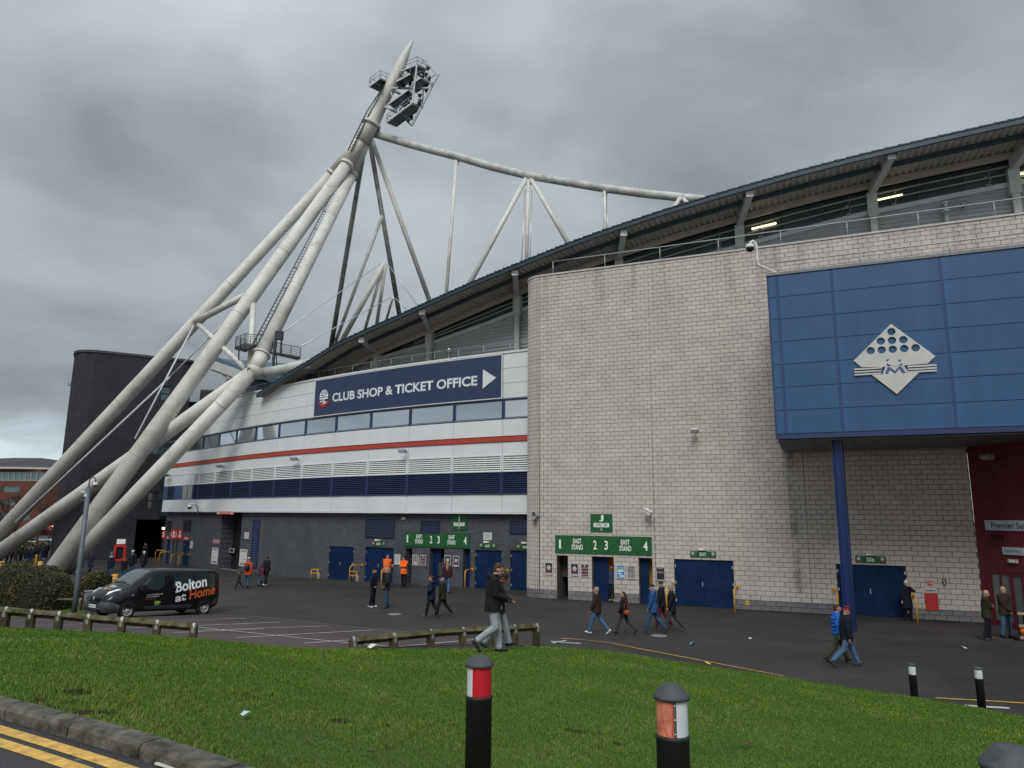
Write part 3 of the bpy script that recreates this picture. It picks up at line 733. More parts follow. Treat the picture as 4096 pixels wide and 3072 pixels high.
for r in range(nrow):
    z0 = r * CH + .003; zc = z0 + CH / 2; plinth = r < 2
    zend = min(z0 + CH, Z_ST - .03); hh = zend - z0 - J; zc = z0 + (zend - z0) / 2
    holes = [(o[0] - .01, o[1] + .01) for o in S_OPEN if o[3] > zc - .03]
    # rounded corner: narrow stack-bonded pieces
    arcs = [0.3, .75, 1.2, 1.65, 2.1, 2.55, 3.0, 3.45, 3.9] + [ST_S0 + .12 * k for k in range(1, 15)]
    pieces = list(zip(arcs, arcs[1:]))
    s = arcs[-1] + (BW / 2 if r % 2 else 0)
    if r % 2: pieces.append((arcs[-1], s))
    send = S_RED if zc < POD_ZB - .2 else STP.L - .3
    while s < send - .02: pieces.append((s, min(s + BW, send))); s += BW
    for a, e in pieces:
        if POD_ZB + .1 < zc < POD_ZT - .3 and a > POD_S0 + 1.0: continue         # inside the projecting box
        for x0, x1 in cut(a, e, holes):
            w = x1 - x0 - (J if a > ST_S1 + .05 else .026); sm = (x0 + x1) / 2
            if w < .04: continue
            key = 1 if plinth else 0
            if abs(w - (BW - J)) < 1e-4 and abs(hh - (CH - J)) < 1e-4 and sm > ST_S1 + .5:
                full.append((sm, zc, key))
            else:
                b = MB(); block_box(b, w, hh); f = STP.frame(sm, zc, rng.uniform(-.002, .002)); b.v = [tuple(f @ Vector(v)) for v in b.v]
                rest[key].add(b.v, b.f)
cm = Vector((0, 0, EYE))
def _bd(t):
    x, y = STP.pos(t[0]); return (Vector((x, y, t[1])) - cm).length + (0 if t[1] < POD_ZB + .2 and t[0] > 13 else 30)
full.sort(key=_bd)
b = MB(); block_box(b, BW - J, CH - J); me0 = b.mesh('stone_block', m_block); me1 = b.mesh('plinth_block', m_blockg)
cnt = {0: 0, 1: 0}
for sm, zc, key in full:
    f = STP.frame(sm, zc, rng.uniform(-.003, .003))
    if cnt[key] < (300 if key == 0 else 120):
        obj('plinth_block' if key else 'stone_block', me1 if key else me0, blk, binv @ f); cnt[key] += 1
    else:
        q = MB(); block_box(q, BW - J, CH - J); rest[key].add([tuple(f @ Vector(v)) for v in q.v], q.f)
o = rest[0].build('stone_blockwork', m_block, blk, world=True); o['kind'] = 'stuff'
o = rest[1].build('plinth_blockwork', m_blockg, blk, world=True); o['kind'] = 'stuff'
b = MB(); strip(b, STP, 0, STP.L - .2, Z_ST - .03, Z_ST + .06, .05, .45, 0, .4); b.build('parapet_coping', M('pale_stone_coping', (.46, .45, .43), rough=.7, var=.1), blk, world=True)
b = MB(); strip(b, STP, 0, STP.L - .2, Z_ST - .6, Z_ST - .5, -.2, 3.0, 0, .8); b.build('flat_roof', m_galv, blk, world=True)
handrail(blk, STP, ST_S1 + .7, STP.L - 1, Z_ST + .06, -.35, .85, 2.9, mids=())
# vertical pipes / movement joints
for s, r in ((ST_S1 + .02, .02), (11.95, .012), (STP.hit(3215, 1900)[0], .012)):
    x, y = STP.pos(s, .01); MB().tube([(x, y, .5), (x, y, Z_ST - .1 if s < 12 else POD_ZB - .1)], r, 6).build('movement_joint', M('joint_sealant', (.30, .28, .265), rough=.8), blk, world=True)
double_door(blk, STP, E7, 0, 2); double_door(blk, STP, E6, 0, 2)
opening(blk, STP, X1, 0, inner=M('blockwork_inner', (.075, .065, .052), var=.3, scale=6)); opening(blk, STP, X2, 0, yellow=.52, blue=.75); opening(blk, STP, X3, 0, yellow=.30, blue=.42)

# the blue projecting box with the emblem
pod = thing('projecting_box', 'blue metal clad box projecting from the stone wall, carrying a diamond emblem', 'building', (*STP.pos(POD_S0, POD_O), POD_ZB))
pinv2 = parent_world(pod).inverted()
PO = STP.offset(POD_O)
pc = [POD_S0] + [STP.hit(u, 1450, POD_O)[0] for u in (3128, 3351, 3800)]; pc += [pc[-1] + (pc[-1] - pc[-2])]
rows = [7.76 + k * (POD_ZT - .12 - 7.76) / 7 for k in range(8)]
SEND = pc[-1]
def podf(s, z, off): return pinv2 @ STP.frame(s, z, off)
b = MB(); strip(b, STP, POD_S0 + .03, SEND, POD_ZB + .05, POD_ZT - .08, POD_O - .06, POD_O - .2, 0, 20); b.build('core', m_navy, pod, world=True)
for i in range(len(pc) - 1):
    for k in range(7):
        a, c = pc[i], pc[i + 1]; w = c - a - .11; h = rows[k + 1] - rows[k]
        q = MB(); q.box((0, .03, 0), (w, .06, h - .024)); obj('cladding_panel', q.mesh('cladding_panel', m_navyp), pod, podf((a + c) / 2, (rows[k] + rows[k + 1]) / 2, POD_O))
for i in range(len(pc)):
    q = MB(); q.box((0, .035, 0), (.10, .05, rows[-1] - rows[0])); obj('joint_strip', q.mesh('joint_strip', M('blue_joint', (.022, .056, .160), rough=.4, var=.1)), pod, podf(pc[i] + (.05 if i == 0 else 0), (rows[0] + rows[-1]) / 2, POD_O))
for k in range(7):       # left flank panels
    q = MB(); q.box((-.03, 2.9, 0), (.05, 5.3, (rows[1] - rows[0]) - .03)); obj('side_panel', q.mesh('side_panel', m_navyp), pod, podf(POD_S0 + .02, (rows[k] + rows[k + 1]) / 2, POD_O))
b = MB(); strip(b, STP, POD_S0 - .04, SEND, POD_ZT - .12, POD_ZT, POD_O + .05, 1.0, 0, 20); strip(b, STP, POD_S0 - .04, POD_S0 + .2, POD_ZT - .12, POD_ZT, POD_O - .95, 4.6, 0, 20); b.build('roof_edge', M('grey_flashing', (.16, .18, .20), rough=.45, metal=.2), pod, world=True)
b = MB(); strip(b, STP, POD_S0 + .1, SEND, POD_ZT - .5, POD_ZT - .4, POD_O - .9, 4.6, 0, 20); b.build('flat_roof', m_galv, pod, world=True)
b = MB(); strip(b, STP, POD_S0 - .03, SEND, POD_ZB + .0, POD_ZB + .19, POD_O + .03, .12, 0, 20); b.build('bottom_trim', m_navy, pod, world=True)
n = 7; e = [POD_S0 + .02 + k * (SEND - POD_S0) / n for k in range(n + 1)]
for a, c in zip(e, e[1:]):
    for f0, f1 in ((.05, .5), (.5, .97)):
        b = MB(); strip(b, STP, a + .012, c - .012, POD_ZB - .06, POD_ZB - .005, POD_O * (1 - f0) + .0, POD_O * (f1 - f0) - .02, 0, 20); b.build('soffit_panel', M('grey_soffit', (.17, .18, .19), rough=.6, var=.06, island=.05), pod, world=True)
# steel column under the box
s_c = 20.6; b = MB(); zc0 = -.05; zt = POD_ZB - .06
b.bb(-.19, -.15, -.17, .17, 0, zt + .05); b.bb(.15, .19, -.17, .17, 0, zt + .05); b.bb(-.15, .15, -.03, .03, 0, zt + .05)
colm = obj('support_column', b.mesh('support_column', M('blue_column_paint', (.014, .028, .115), rough=.4, var=.12)), pod, podf(s_c, zc0, POD_O - .55) @ Matrix.Rotation(R(-12), 4, 'Z'))
handrail(pod, STP, POD_S0 + .45, SEND - .2, POD_ZT, POD_O - .5, .62, 2.45, mids=())
# emblem: a perforated plate diamond with bars, built in the plane of the box
EM_U, EM_V = 3564, 1437
es, ez = STP.hit(EM_U, EM_V, POD_O + .06)
emblem = thing('diamond_emblem', 'pale metal diamond emblem with nine holes and an M on the blue box', 'emblem', mat=STP.frame(es, ez, POD_O + .06))
def em(x, y):           # zoom pixel -> emblem plane
    s, z = STP.hit(2996 + x / 2.0109, 1100 + y / 2.0109, POD_O + .06); return (s - es, z - ez)
def curve2d(name, loops, mat, parent, y=0.0, th=.03):
    cu = bpy.data.curves.new(name, 'CURVE'); cu.dimensions = '2D'; cu.fill_mode = 'BOTH'; cu.extrude = th / 2
    for lp in loops:
        sp = cu.splines.new('POLY'); sp.points.add(len(lp) - 1); sp.use_cyclic_u = True
        for p, q in zip(sp.points, lp): p.co = (q[0], q[1], 0, 1)
    o = bpy.data.objects.new(name, cu); COL.objects.link(o); dg = bpy.context.evaluated_depsgraph_get()
    me = bpy.data.meshes.new_from_object(o.evaluated_get(dg)); bpy.data.objects.remove(o); bpy.data.curves.remove(cu)
    me.transform(Matrix(((1, 0, 0, 0), (0, 0, -1, y), (0, 1, 0, 0), (0, 0, 0, 1)))); me.materials.clear(); me.materials.append(mat); me.name = name
    return obj(name, me, parent)
def circ(c, r, n=24): return [(c[0] + r * math.cos(2 * math.pi * k / n), c[1] + r * math.sin(2 * math.pi * k / n)) for k in range(n)]
m_plate = M('pale_plate_metal', (.50, .50, .48), rough=.5, metal=.1, var=.08, scale=1.2)
top, right_, bot, left_ = em(1142, 393), em(1500, 653), em(1190, 958), em(842, 690)
holes = [circ(em(x, y), .150) for x, y in ((1145, 457), (1060, 532), (1150, 526), (1241, 521), (978, 609), (1067, 603), (1156, 598), (1248, 592), (1340, 586))]
def lerp2(a, b, t): return (a[0] + (b[0] - a[0]) * t, a[1] + (b[1] - a[1]) * t)
ul, ur = em(905, 742), em(1438, 712); ll, lr = em(988, 803), em(1368, 785)
upper = [left_, ul, em(1088, 740), em(1112, 712), em(1140, 728), em(1172, 733), em(1205, 728), em(1226, 708), em(1242, 728), ur, right_, top][::-1]
curve2d('perforated_plate', [upper] + holes, m_plate, emblem)
for hx, sg in ((1115, -1), (1212, 1)): curve2d('hammer_head', [[em(hx - 14, 690 + 6 * sg), em(hx + 6 * sg, 700), em(hx + 14, 684 + 6 * sg), em(hx - 4 * sg, 674)]], M('emblem_blue', (.05, .10, .22), rough=.4), emblem, -.006, .02)
curve2d('lower_plate', [[ll, bot, lr]], m_plate, emblem)
for y0, y1 in ((753, 766), (776, 788), (797, 810)):
    curve2d('bar', [[em(847, y0), em(847, y1), em(1070 - (y0 - 753) * .2, y1 - 14), em(1072 - (y0 - 753) * .2, y0 - 12)]], m_plate, emblem, .002)
    curve2d('bar', [[em(1272 + (y0 - 753) * .2, y0 - 22), em(1275 + (y0 - 753) * .2, y1 - 22), em(1510, y1 - 35), em(1508, y0 - 36)]], m_plate, emblem, .002)
curve2d('letter', [[em(1076, 800), em(1100, 724), em(1112, 724), em(1090, 798)]], m_plate, emblem); curve2d('letter', [[em(1226, 720), em(1238, 718), em(1284, 786), em(1268, 788)]], m_plate, emblem)
curve2d('letter', [[em(1094, 797), em(1116, 738), em(1132, 738), em(1174, 772), em(1206, 735), em(1222, 733), em(1258, 786), em(1234, 788), em(1208, 752), em(1176, 794), em(1132, 760), em(1118, 795)]][0:1], M('emblem_blue', (.05, .10, .22), rough=.4), emblem, -.003, .02)
curve2d('letter_plate', [[em(1086, 799), em(1112, 733), em(1232, 726), em(1274, 788)]], m_plate, emblem, .008, .015)

# ---------------------------------------------------------------- red painted brick return with the suite entrance
RWd = np.array([.13, -.9915]); RW0 = np.array(STP.pos(S_RED)); RWP = Path([RW0 - RWd * .0 + RWd * i * .6 for i in range(0, 25)])
red = thing('suite_entrance', 'dark red brick entrance wall with glazed double doors', 'building', (*RW0, 0))
rinv = parent_world(red).inverted()
def rw(u0, u1, v0, v1): return onwall(RWP, u0, u1, v0, v1)
sd0 = RWP.hit(3968, 2400)[0]; zd = RWP.hit(3985, 2286)[1]
RD = (sd0, sd0 + 3.3, -.5, zd, .12)
mb = MB(); wall(mb, RWP, 0, RWP.L - .1, -.6, POD_ZB - .02, [RD], 0, step=2); mb.build('brick_wall', m_rbrick, red, world=True)
m_rframe = M('dark_red_frame', (.115, .012, .028), rough=.45, var=.1)
for k in range(3):
    s0 = sd0 + k * 1.1; b = MB(); h = zd - .02; w = 1.1
    for x0, x1 in ((-w / 2, -w / 2 + .09), (w / 2 - .09, w / 2)): b.bb(x0, x1, -.03, .03, 0, h)
    b.bb(-w / 2 + .09, w / 2 - .09, -.03, .03, h - .12, h); b.bb(-w / 2 + .09, w / 2 - .09, -.03, .03, 0, .22)
    b.bb(-.05, .05, -.03, .03, .22, h - .12)
    d = obj('glazed_door', b.mesh('glazed_door', m_rframe), red, rinv @ RWP.frame(s0 + w / 2, .01, -.05))
    for sx in (-1, 1):
        q = MB(); q.bb(min(sx * .05, sx * (w / 2 - .09)), max(sx * .05, sx * (w / 2 - .09)), -.005, .005, .22, h - .12); q.build('pane', M('entrance_glass', (.20, .24, .23), rough=.06, metal=.4, var=.05), d)
b = MB(); b.bb(-.02, 3.35, .5, .6, -.3, zd + .5); obj('lobby', b.mesh('lobby', m_dark), red, rinv @ RWP.frame(sd0, 0, 0))
vent(red, RWP, 0, 3968, 4028, 2133, 2173.5, 4, M('dark_red_slat', (.07, .018, .022), rough=.5), m_rframe)

# ---------------------------------------------------------------- dark brick hotel tower behind the mast
P0 = at_y(200, 2150, 77.0); P1 = at_y(741, 1800, 83.0)
tz = at_y(500, 1416, 79.5).z
tdir = np.array([P1.x - P0.x, P1.y - P0.y]); tdir /= np.hypot(*tdir); tn = np.array([tdir[1], -tdir[0]])
pts = []; c = np.array([P0.x, P0.y]) - tn * 2.6 + tdir * 2.6
pts = [c - tdir * 2.6 - tn * 22]
for i in range(9): a = math.pi / 2 * i / 8; pts.append(c - tdir * 2.6 * math.cos(a) + tn * 2.6 * math.sin(a))
Lh = np.hypot(P1.x - P0.x, P1.y - P0.y)
for i in range(1, 13): pts.append(np.array([P0.x, P0.y]) + tdir * (2.6 + (Lh - 2.6) * i / 12))
pts.append(pts[-1] - tn * .01 + tdir * .02); pts.append(pts[-1] - tn * 14)
HT = Path(pts)
hotel = thing('brick_tower', 'dark brick tower block with rounded corner behind the white mast', 'building', (P0.x, P0.y, 0))
hinv = parent_world(hotel).inverted()
HW = []
for u0, u1, v0, v1 in ((640, 684, 1544, 1604), (610, 668, 1745, 1820), (588, 640, 1968, 2038), (612, 645, 1900, 1930)):
    s, z, w, h = onwall(HT, u0, u1, v0, v1); HW.append((s - w / 2, s + w / 2, z - h / 2, z + h / 2, .2))
s, z, w, h = onwall(HT, 541, 655, 2078, 2200); PASS = (s - w / 2, min(s + w / 2, HT.s[-2] - .1), -2, z + h / 2, 5.0)
mb = MB(); wall(mb, HT, 0, HT.L, -2.5, tz, HW + [PASS], 0, step=1.5); mb.build('brick_wall', m_dbrick, hotel, world=True)
b = MB(); strip(b, HT, 0, HT.L, tz - .15, tz + .12, .08, .5, 0, .8); b.build('coping', M('dark_coping', (.05, .05, .055), rough=.6), hotel, world=True)
for i, (a, c, z0, z1, dp) in enumerate(HW):
    f = hinv @ HT.frame((a + c) / 2, (z0 + z1) / 2, -.12); w, h = c - a, z1 - z0; b = MB()
    for sx in (-1, 1): b.box((sx * (w / 2 - .05), 0, 0), (.10, .10, h))
    for sz in (-1, 0, 1): b.box((0, 0, sz * (h / 2 - .05)), (w - .2, .10, .12))
    wn = obj('window', b.mesh('window', m_black), hotel, f)
    for sz in (-1, 1): MB().box((0, .03, sz * h / 4), (w - .2, .02, h / 2 - .14)).build('pane', m_tglass if i < 2 else m_dglass, wn)
s = HT.s[8]; s0 = HT.s[1]
b = MB(); f = hinv @ HT.frame(.5, 0, 0)
zc = at_y(240, 1518, 80).z; b = MB(); b.bb(-1.0, 1.0, -3.6, 0.2, zc - .5, zc - .15); b.bb(-1.0, 1.0, -2.6, .2, zc + .5, zc + .75); b.bb(-.9, .9, -2.8, -2.6, zc + .1, zc + .35)
bl = at_y(190, 1518, 80); obj('side_canopy', b.mesh('side_canopy', m_galv), hotel, hinv @ Matrix.Translation((P0.x + 1.0, P0.y + 5.0, 0)) @ Matrix.Rotation(R(-85), 4, 'Z'))
# passage back wall
b = MB(); b.bb(-6, 6, 5.0, 5.2, -3, 6); obj('passage_back', b.mesh('passage_back', m_dark), hotel, hinv @ HT.frame((PASS[0] + PASS[1]) / 2, 0, 0))
# lower dark-blue wing of the hotel between tower and stand
wing = thing('hotel_wing', 'dark blue hotel wing with rooftop plant between tower and stand', 'building', (-32, 90, 0))
def at95(u, v): return at_y(u, v, 92)
a, c = at95(690, 1600), at95(1040, 1585); b = MB(); b.bb(a.x, c.x + 4, 92, 104, -1, a.z - .2); b.bb(a.x, c.x + 4, 91.9, 92, a.z - 2.3, a.z - 1.0)
shift_origin(b.build('wing_wall', M('hotel_navy', (.012, .016, .045), rough=.5)), (-32, 90, 0)); o = bpy.data.objects['wing_wall']; o.parent = wing; o.location = (0, 0, 0)
b = MB(); p = at95(790, 1540)
for k in range(2): b.bb(p.x + k * 3.2, p.x + 2.2 + k * 3.2, 93, 95, a.z - .2, a.z + 1.6 - k * .2)
for k in range(7): b.bb(p.x + .1 + k * .3, p.x + .25 + k * .3, 92.95, 93.0, a.z, a.z + 1.4, 1)
for k in range(2):
    q = at95(866 + k * 30, 1530); b.tube([(q.x, 92.5, a.z - .2), (q.x, 92.5, a.z + 1.0), (q.x + .3, 92.5, a.z + 1.5), (q.x + .7, 92.5, a.z + 1.3), (q.x + .7, 92.5, a.z - .2)], .06, 5)
o = b.build('rooftop_plant', [M('plant_housing', (.09, .085, .085), rough=.7), m_black], wing, world=True)
# curved canopy of the bar, with pale letters showing between the mast legs
cp = thing('bar_canopy', 'curved glazed corner with pale letters, seen between the mast legs', 'building', (-34, 80, 0))
b = MB(); q0 = at_y(680, 1690, 80); pts = [(at_y(u, v, Y)) for u, v, Y in ((660, 1700, 82), (690, 1675, 80.5), (720, 1662, 79.5), (760, 1645, 79), (800, 1625, 78.5))]
b.tube(pts, .16, 8); b.build('canopy_edge', m_steelw, cp, world=True)
b = MB(); 
for p, q in zip(pts, pts[1:]): b.quad((p.x, p.y + .1, 4), (q.x, q.y + .1, 4), (q.x, q.y + .1, q.z), (p.x, p.y + .1, p.z))
b.build('glazing', m_dglass, cp, world=True)
for i, ch in enumerate('BANKING'):
    p = at_y(686 + i * 9.5, 1727 - i * 5, 79.6 - i * .12); obj('letter', text_mesh(ch, .22, .75, m_signw, .0), cp, parent_world(cp).inverted() @ Matrix.Translation(p) @ Matrix.Rotation(R(-12), 4, 'Z'))

# ---------------------------------------------------------------- far left: office block, car park, trees
off = thing('office_block', 'distant red brick office block with grey roof and teal window bands', 'building', (-110, 150, 0))
oinv = parent_world(off).inverted()
OY = 150
def oy(u, v, Y=OY): return at_y(u, v, Y)
m_orb = brick_mat('office_brick', (.115, .035, .028), (.150, .045, .034), (.10, .05, .04), var=.2)
xl, xr = oy(-500, 2000).x, oy(330, 2000).x
z0, zE, zR = -2, oy(100, 1888).z, oy(100, 1840).z
OP = Path([(xl, OY + 6), (oy(-250, 2000).x, OY), (oy(160, 2000).x, OY), (xr, OY + 10)])
OWN = []
def ow(u0, u1, v0, v1):
    s, z, w, h = onwall(OP, u0, u1, v0, v1); OWN.append((s - w / 2, s + w / 2, z - h / 2, z + h / 2, .25))
for u0, u1 in ((-120, -20), (10, 78), (118, 150)): ow(u0, u1, 1945, 1968)
for u0, u1 in ((-120, -20), (3, 60), (90, 125)): ow(u0, u1, 1998, 2022)
for u0, u1 in ((-100, -20), (0, 44), (80, 120)): ow(u0, u1, 2052, 2080)
s, z, w, h = onwall(OP, -300, 195, 1888, 1922); BAND = (s - w / 2, s + w / 2, z - h / 2, z + h / 2, .3)
mb = MB(); wall(mb, OP, 0, OP.L, -3, zE + .6, OWN + [BAND], 0, step=8); mb.build('brick_wall', m_orb, off, world=True)
for a, c, za, zb, dp in OWN:
    w = c - a; n = max(2, int(w / 1.1)); fr = MB()
    for k in range(n + 1): fr.box((-w / 2 + w * k / n, 0, 0), (.10, .08, zb - za))
    wn = obj('window', fr.mesh('window', m_galv), off, oinv @ OP.frame((a + c) / 2, (za + zb) / 2, -.2)); MB().box((0, .03, 0), (w, .02, zb - za)).build('pane', m_tglass, wn)
a, c, za, zb, dp = BAND; n = 24; w = (c - a) / n
for k in range(n):
    fr = MB()
    for sx in (-1, 1): fr.box((sx * (w / 2 - .06), 0, 0), (.12, .12, zb - za))
    fr.box((0, 0, -(zb - za) / 2 + .1), (w - .24, .12, .2))
    wn = obj('window', fr.mesh('window', m_galv), off, oinv @ OP.frame(a + w * (k + .5), (za + zb) / 2, -.1)); MB().box((0, .05, 0), (w - .1, .03, zb - za)).build('pane', m_tglass, wn)
b = MB(); strip(b, OP, 0, OP.L, zE + .6, zE + 1.0, .8, 1.2, 0, 6); b.build('eaves', m_steelw, off, world=True)
xm0, xm1 = oy(-120, 1800).x, oy(110, 1800).x; b = MB()
b.add([(xl - 1, OY + 5, zE + 1), (oy(-250, 1).x, OY - 1, zE + 1), (oy(160, 1).x + 1, OY - 1, zE + 1), (xr + 1, OY + 10, zE + 1), (xm0, OY + 14, zR + 1.5), (xm1 - 6, OY + 14, zR + 1.5), (xr - 2, OY + 18, zR - .6)], [(0, 1, 4), (1, 2, 5, 4), (2, 3, 6, 5)])
b.build('roof', M('office_slate', (.045, .046, .05), rough=.7, var=.15, scale=.4), off, world=True)

def leaf_cloud(rs, pts, size, mat, name, parent=None, nrm_up=.3, flat=1.0):
    n = len(pts); a = rs.normal(size=(n, 3)); a /= np.linalg.norm(a, axis=1)[:, None]
    b_ = rs.normal(size=(n, 3)); b_ -= a * (a * b_).sum(1)[:, None]; b_ /= np.linalg.norm(b_, axis=1)[:, None]
    sz = size * rs.uniform(.55, 1.3, n)[:, None]
    q = np.stack([pts - a * sz, pts + b_ * sz * .55, pts + a * sz, pts - b_ * sz * .55], 1).reshape(-1, 3)
    me = bpy.data.meshes.new(name); me.vertices.add(4 * n); me.vertices.foreach_set('co', q.ravel())
    me.loops.add(4 * n); me.loops.foreach_set('vertex_index', np.arange(4 * n)); me.polygons.add(n); me.polygons.foreach_set('loop_start', np.arange(0, 4 * n, 4)); me.polygons.foreach_set('loop_total', np.full(n, 4))
    me.materials.append(mat); me.update(calc_edges=True); me.validate()
    return obj(name, me, parent)
m_hedge = M('hedge_leaf', (.034, .046, .014), rough=.55, var=.5, scale=1.3, col2=(.070, .060, .022), spec=.3, island=.55)
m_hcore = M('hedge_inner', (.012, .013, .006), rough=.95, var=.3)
m_bark = M('bark', (.030, .026, .022), rough=.9, var=.3, scale=8)
rs = np.random.RandomState(3)
def hedge(label, lobes, n, size, name='hedge', group=None):
    """clipped mound: leaves spread through an uneven outer shell over a dark inner mass"""
    c0 = Vector(lobes[0][0]); t = thing(name, label, 'hedge', (c0.x, c0.y, land(c0.x, c0.y)), group=group); inv = parent_world(t).inverted()
    P = []; tot = sum(l[1][0] * l[1][1] + l[1][2] * (l[1][0] + l[1][1]) for l in lobes); mb = MB()
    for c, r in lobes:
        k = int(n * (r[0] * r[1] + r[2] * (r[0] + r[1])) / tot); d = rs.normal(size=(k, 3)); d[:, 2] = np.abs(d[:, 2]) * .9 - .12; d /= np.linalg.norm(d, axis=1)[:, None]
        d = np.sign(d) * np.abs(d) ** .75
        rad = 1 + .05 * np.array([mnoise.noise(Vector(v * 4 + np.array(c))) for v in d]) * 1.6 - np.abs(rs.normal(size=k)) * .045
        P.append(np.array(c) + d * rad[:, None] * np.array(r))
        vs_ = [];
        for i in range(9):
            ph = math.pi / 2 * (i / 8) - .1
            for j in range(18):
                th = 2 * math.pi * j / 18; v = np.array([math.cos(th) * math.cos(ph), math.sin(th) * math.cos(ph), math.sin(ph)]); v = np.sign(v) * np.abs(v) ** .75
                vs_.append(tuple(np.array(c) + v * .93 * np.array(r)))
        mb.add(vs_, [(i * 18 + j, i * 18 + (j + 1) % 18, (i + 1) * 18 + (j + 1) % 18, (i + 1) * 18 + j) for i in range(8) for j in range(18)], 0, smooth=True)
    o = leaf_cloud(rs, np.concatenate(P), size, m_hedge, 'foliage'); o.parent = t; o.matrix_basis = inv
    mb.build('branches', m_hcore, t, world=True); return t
HY = 27.0
def hp(u, v, Y): p = at_y(u, v, Y); return p
pA = hp(90, 2400, 36.0); tA = hp(90, 2254, 36.0); wA = hp(300, 2400, 36).x - pA.x
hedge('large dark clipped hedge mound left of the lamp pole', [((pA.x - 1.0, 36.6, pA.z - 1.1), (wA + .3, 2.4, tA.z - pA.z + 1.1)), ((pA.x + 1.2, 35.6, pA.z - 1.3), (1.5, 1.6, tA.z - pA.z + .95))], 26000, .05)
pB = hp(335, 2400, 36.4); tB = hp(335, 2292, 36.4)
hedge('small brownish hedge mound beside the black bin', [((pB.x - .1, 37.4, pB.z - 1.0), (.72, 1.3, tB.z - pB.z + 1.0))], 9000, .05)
# dark planting behind the far crowd
for i, (u, Y, wd) in enumerate(((-60, 112, 16), (80, 116, 14), (170, 120, 13))):
    p = at_y(u, 2180, Y); hedge(['low dark shrub bank behind the far crowd at the left edge', 'low dark shrub bank in front of the far parked cars', 'low dark shrub bank behind the crowd next to the brick tower'][i], [((p.x, Y, -2.2), (wd / 2, 2.2, at_y(u, 2168, Y).z + 2.2))], 2600, .22, 'shrub_bank')
def bare_tree(label, x, y, h, seed):
    rg = random.Random(seed); t = thing('bare_tree', label, 'tree', (x, y, land(x, y)), group=None); mb = MB(); br = MB()
    def grow(p, d, l, r, k, m):
        q = p + d * l; m.tube([p, (p + q) / 2 + Vector((rg.uniform(-.04, .04), rg.uniform(-.04, .04), 0)) * l, q], [r, r * .85, r * .65], 5, cap=False)
        if k == 0: return
        for i in range(rg.choice((2, 3, 3))):
            e = (d + Vector((rg.uniform(-.75, .75), rg.uniform(-.75, .75), rg.uniform(-.1, .45)))).normalized(); grow(q, e, l * rg.uniform(.6, .8), r * .6, k - 1, br)
    grow(Vector((0, 0, -.2)), Vector((.02, 0, 1)).normalized(), h * .3, h * .022, 5, mb)
    mb.build('trunk', m_bark, t); br.build('crown', m_bark, t); return t
p = at_y(55, 2150, 105); bare_tree('bare winter tree in front of the office block, left of the tower', p.x, 105, 9.5, 4)
p = at_y(-40, 2150, 112); bare_tree('bare winter tree at the left edge in front of the office block', p.x, 112, 9, 7)
p = at_y(150, 2150, 125); bare_tree('bare winter tree beside the dark tower, in front of the office block', p.x, 125, 8, 11)

# ---------------------------------------------------------------- ground
def asphalt(name, c, sc=1.0, patch=.25, wet=0.0):
    m = bpy.data.materials.new(name); m.use_nodes = True; t = m.node_tree; b = bsdf(m)
    tc = nd(t, 'ShaderNodeTexCoord'); v = tc.outputs['Object']
    n1 = nd(t, 'ShaderNodeTexNoise', i_Scale=.35 * sc, i_Detail=6, i_Roughness=.6); ln(t, v, n1.inputs['Vector'])
    n2 = nd(t, 'ShaderNodeTexNoise', i_Scale=38 * sc, i_Detail=3); ln(t, v, n2.inputs['Vector'])
    vo = nd(t, 'ShaderNodeTexVoronoi', i_Scale=70 * sc); ln(t, v, vo.inputs['Vector'])
    f1 = ramp(t, n1.outputs['Fac'], [(.3, 1 - patch), (.7, 1 + patch)]); f2 = ramp(t, n2.outputs['Fac'], [(.25, .7), (.75, 1.3)])
    o = mixc(t, 1.0, c, f1, 'MULTIPLY'); o = mixc(t, 1.0, o, f2, 'MULTIPLY')
    f3 = ramp(t, vo.outputs['Color'], [(.0, .75), (.93, 1.1), (1.0, 2.2)]); o = mixc(t, .8, o, mixc(t, 1.0, o, f3, 'MULTIPLY'))
    n4 = nd(t, 'ShaderNodeTexNoise', i_Scale=.16, i_Detail=2); ln(t, v, n4.inputs['Vector']); o = mixc(t, 1.0, o, ramp(t, n4.outputs['Fac'], [(.44, .88), (.47, 1.0), (.56, 1.0), (.58, 1.16)]), 'MULTIPLY')
    v2 = nd(t, 'ShaderNodeTexVoronoi', i_Scale=2.2); ln(t, v, v2.inputs['Vector']); o = mixc(t, ramp(t, v2.outputs['Distance'], [(.05, .55), (.075, 0.0)]), o, (.17, .16, .15))
    n5 = nd(t, 'ShaderNodeTexNoise', i_Scale=1.3, i_Detail=6, i_Roughness=.7); ln(t, v, n5.inputs['Vector']); o = mixc(t, ramp(t, n5.outputs['Fac'], [(.62, 0.0), (.76, .55)]), o, (.016, .015, .015))
    ln(t, o, b.inputs['Base Color']); b.inputs['Specular IOR Level'].default_value = .35
    ln(t, ramp(t, n1.outputs['Fac'], [(.3, .62), (.7, .85)]), b.inputs['Roughness'])
    bp = nd(t, 'ShaderNodeBump', i_Strength=.5, i_Distance=.008); ln(t, n2.outputs['Fac'], bp.inputs['Height']); ln(t, bp.outputs[0], b.inputs['Normal'])
    return m
m_asph = asphalt('dark_asphalt', (.032, .0295, .0285)); m_park = asphalt('reddish_asphalt', (.058, .044, .044)); m_road = asphalt('road_asphalt', (.042, .040, .042), 1.6, .15)
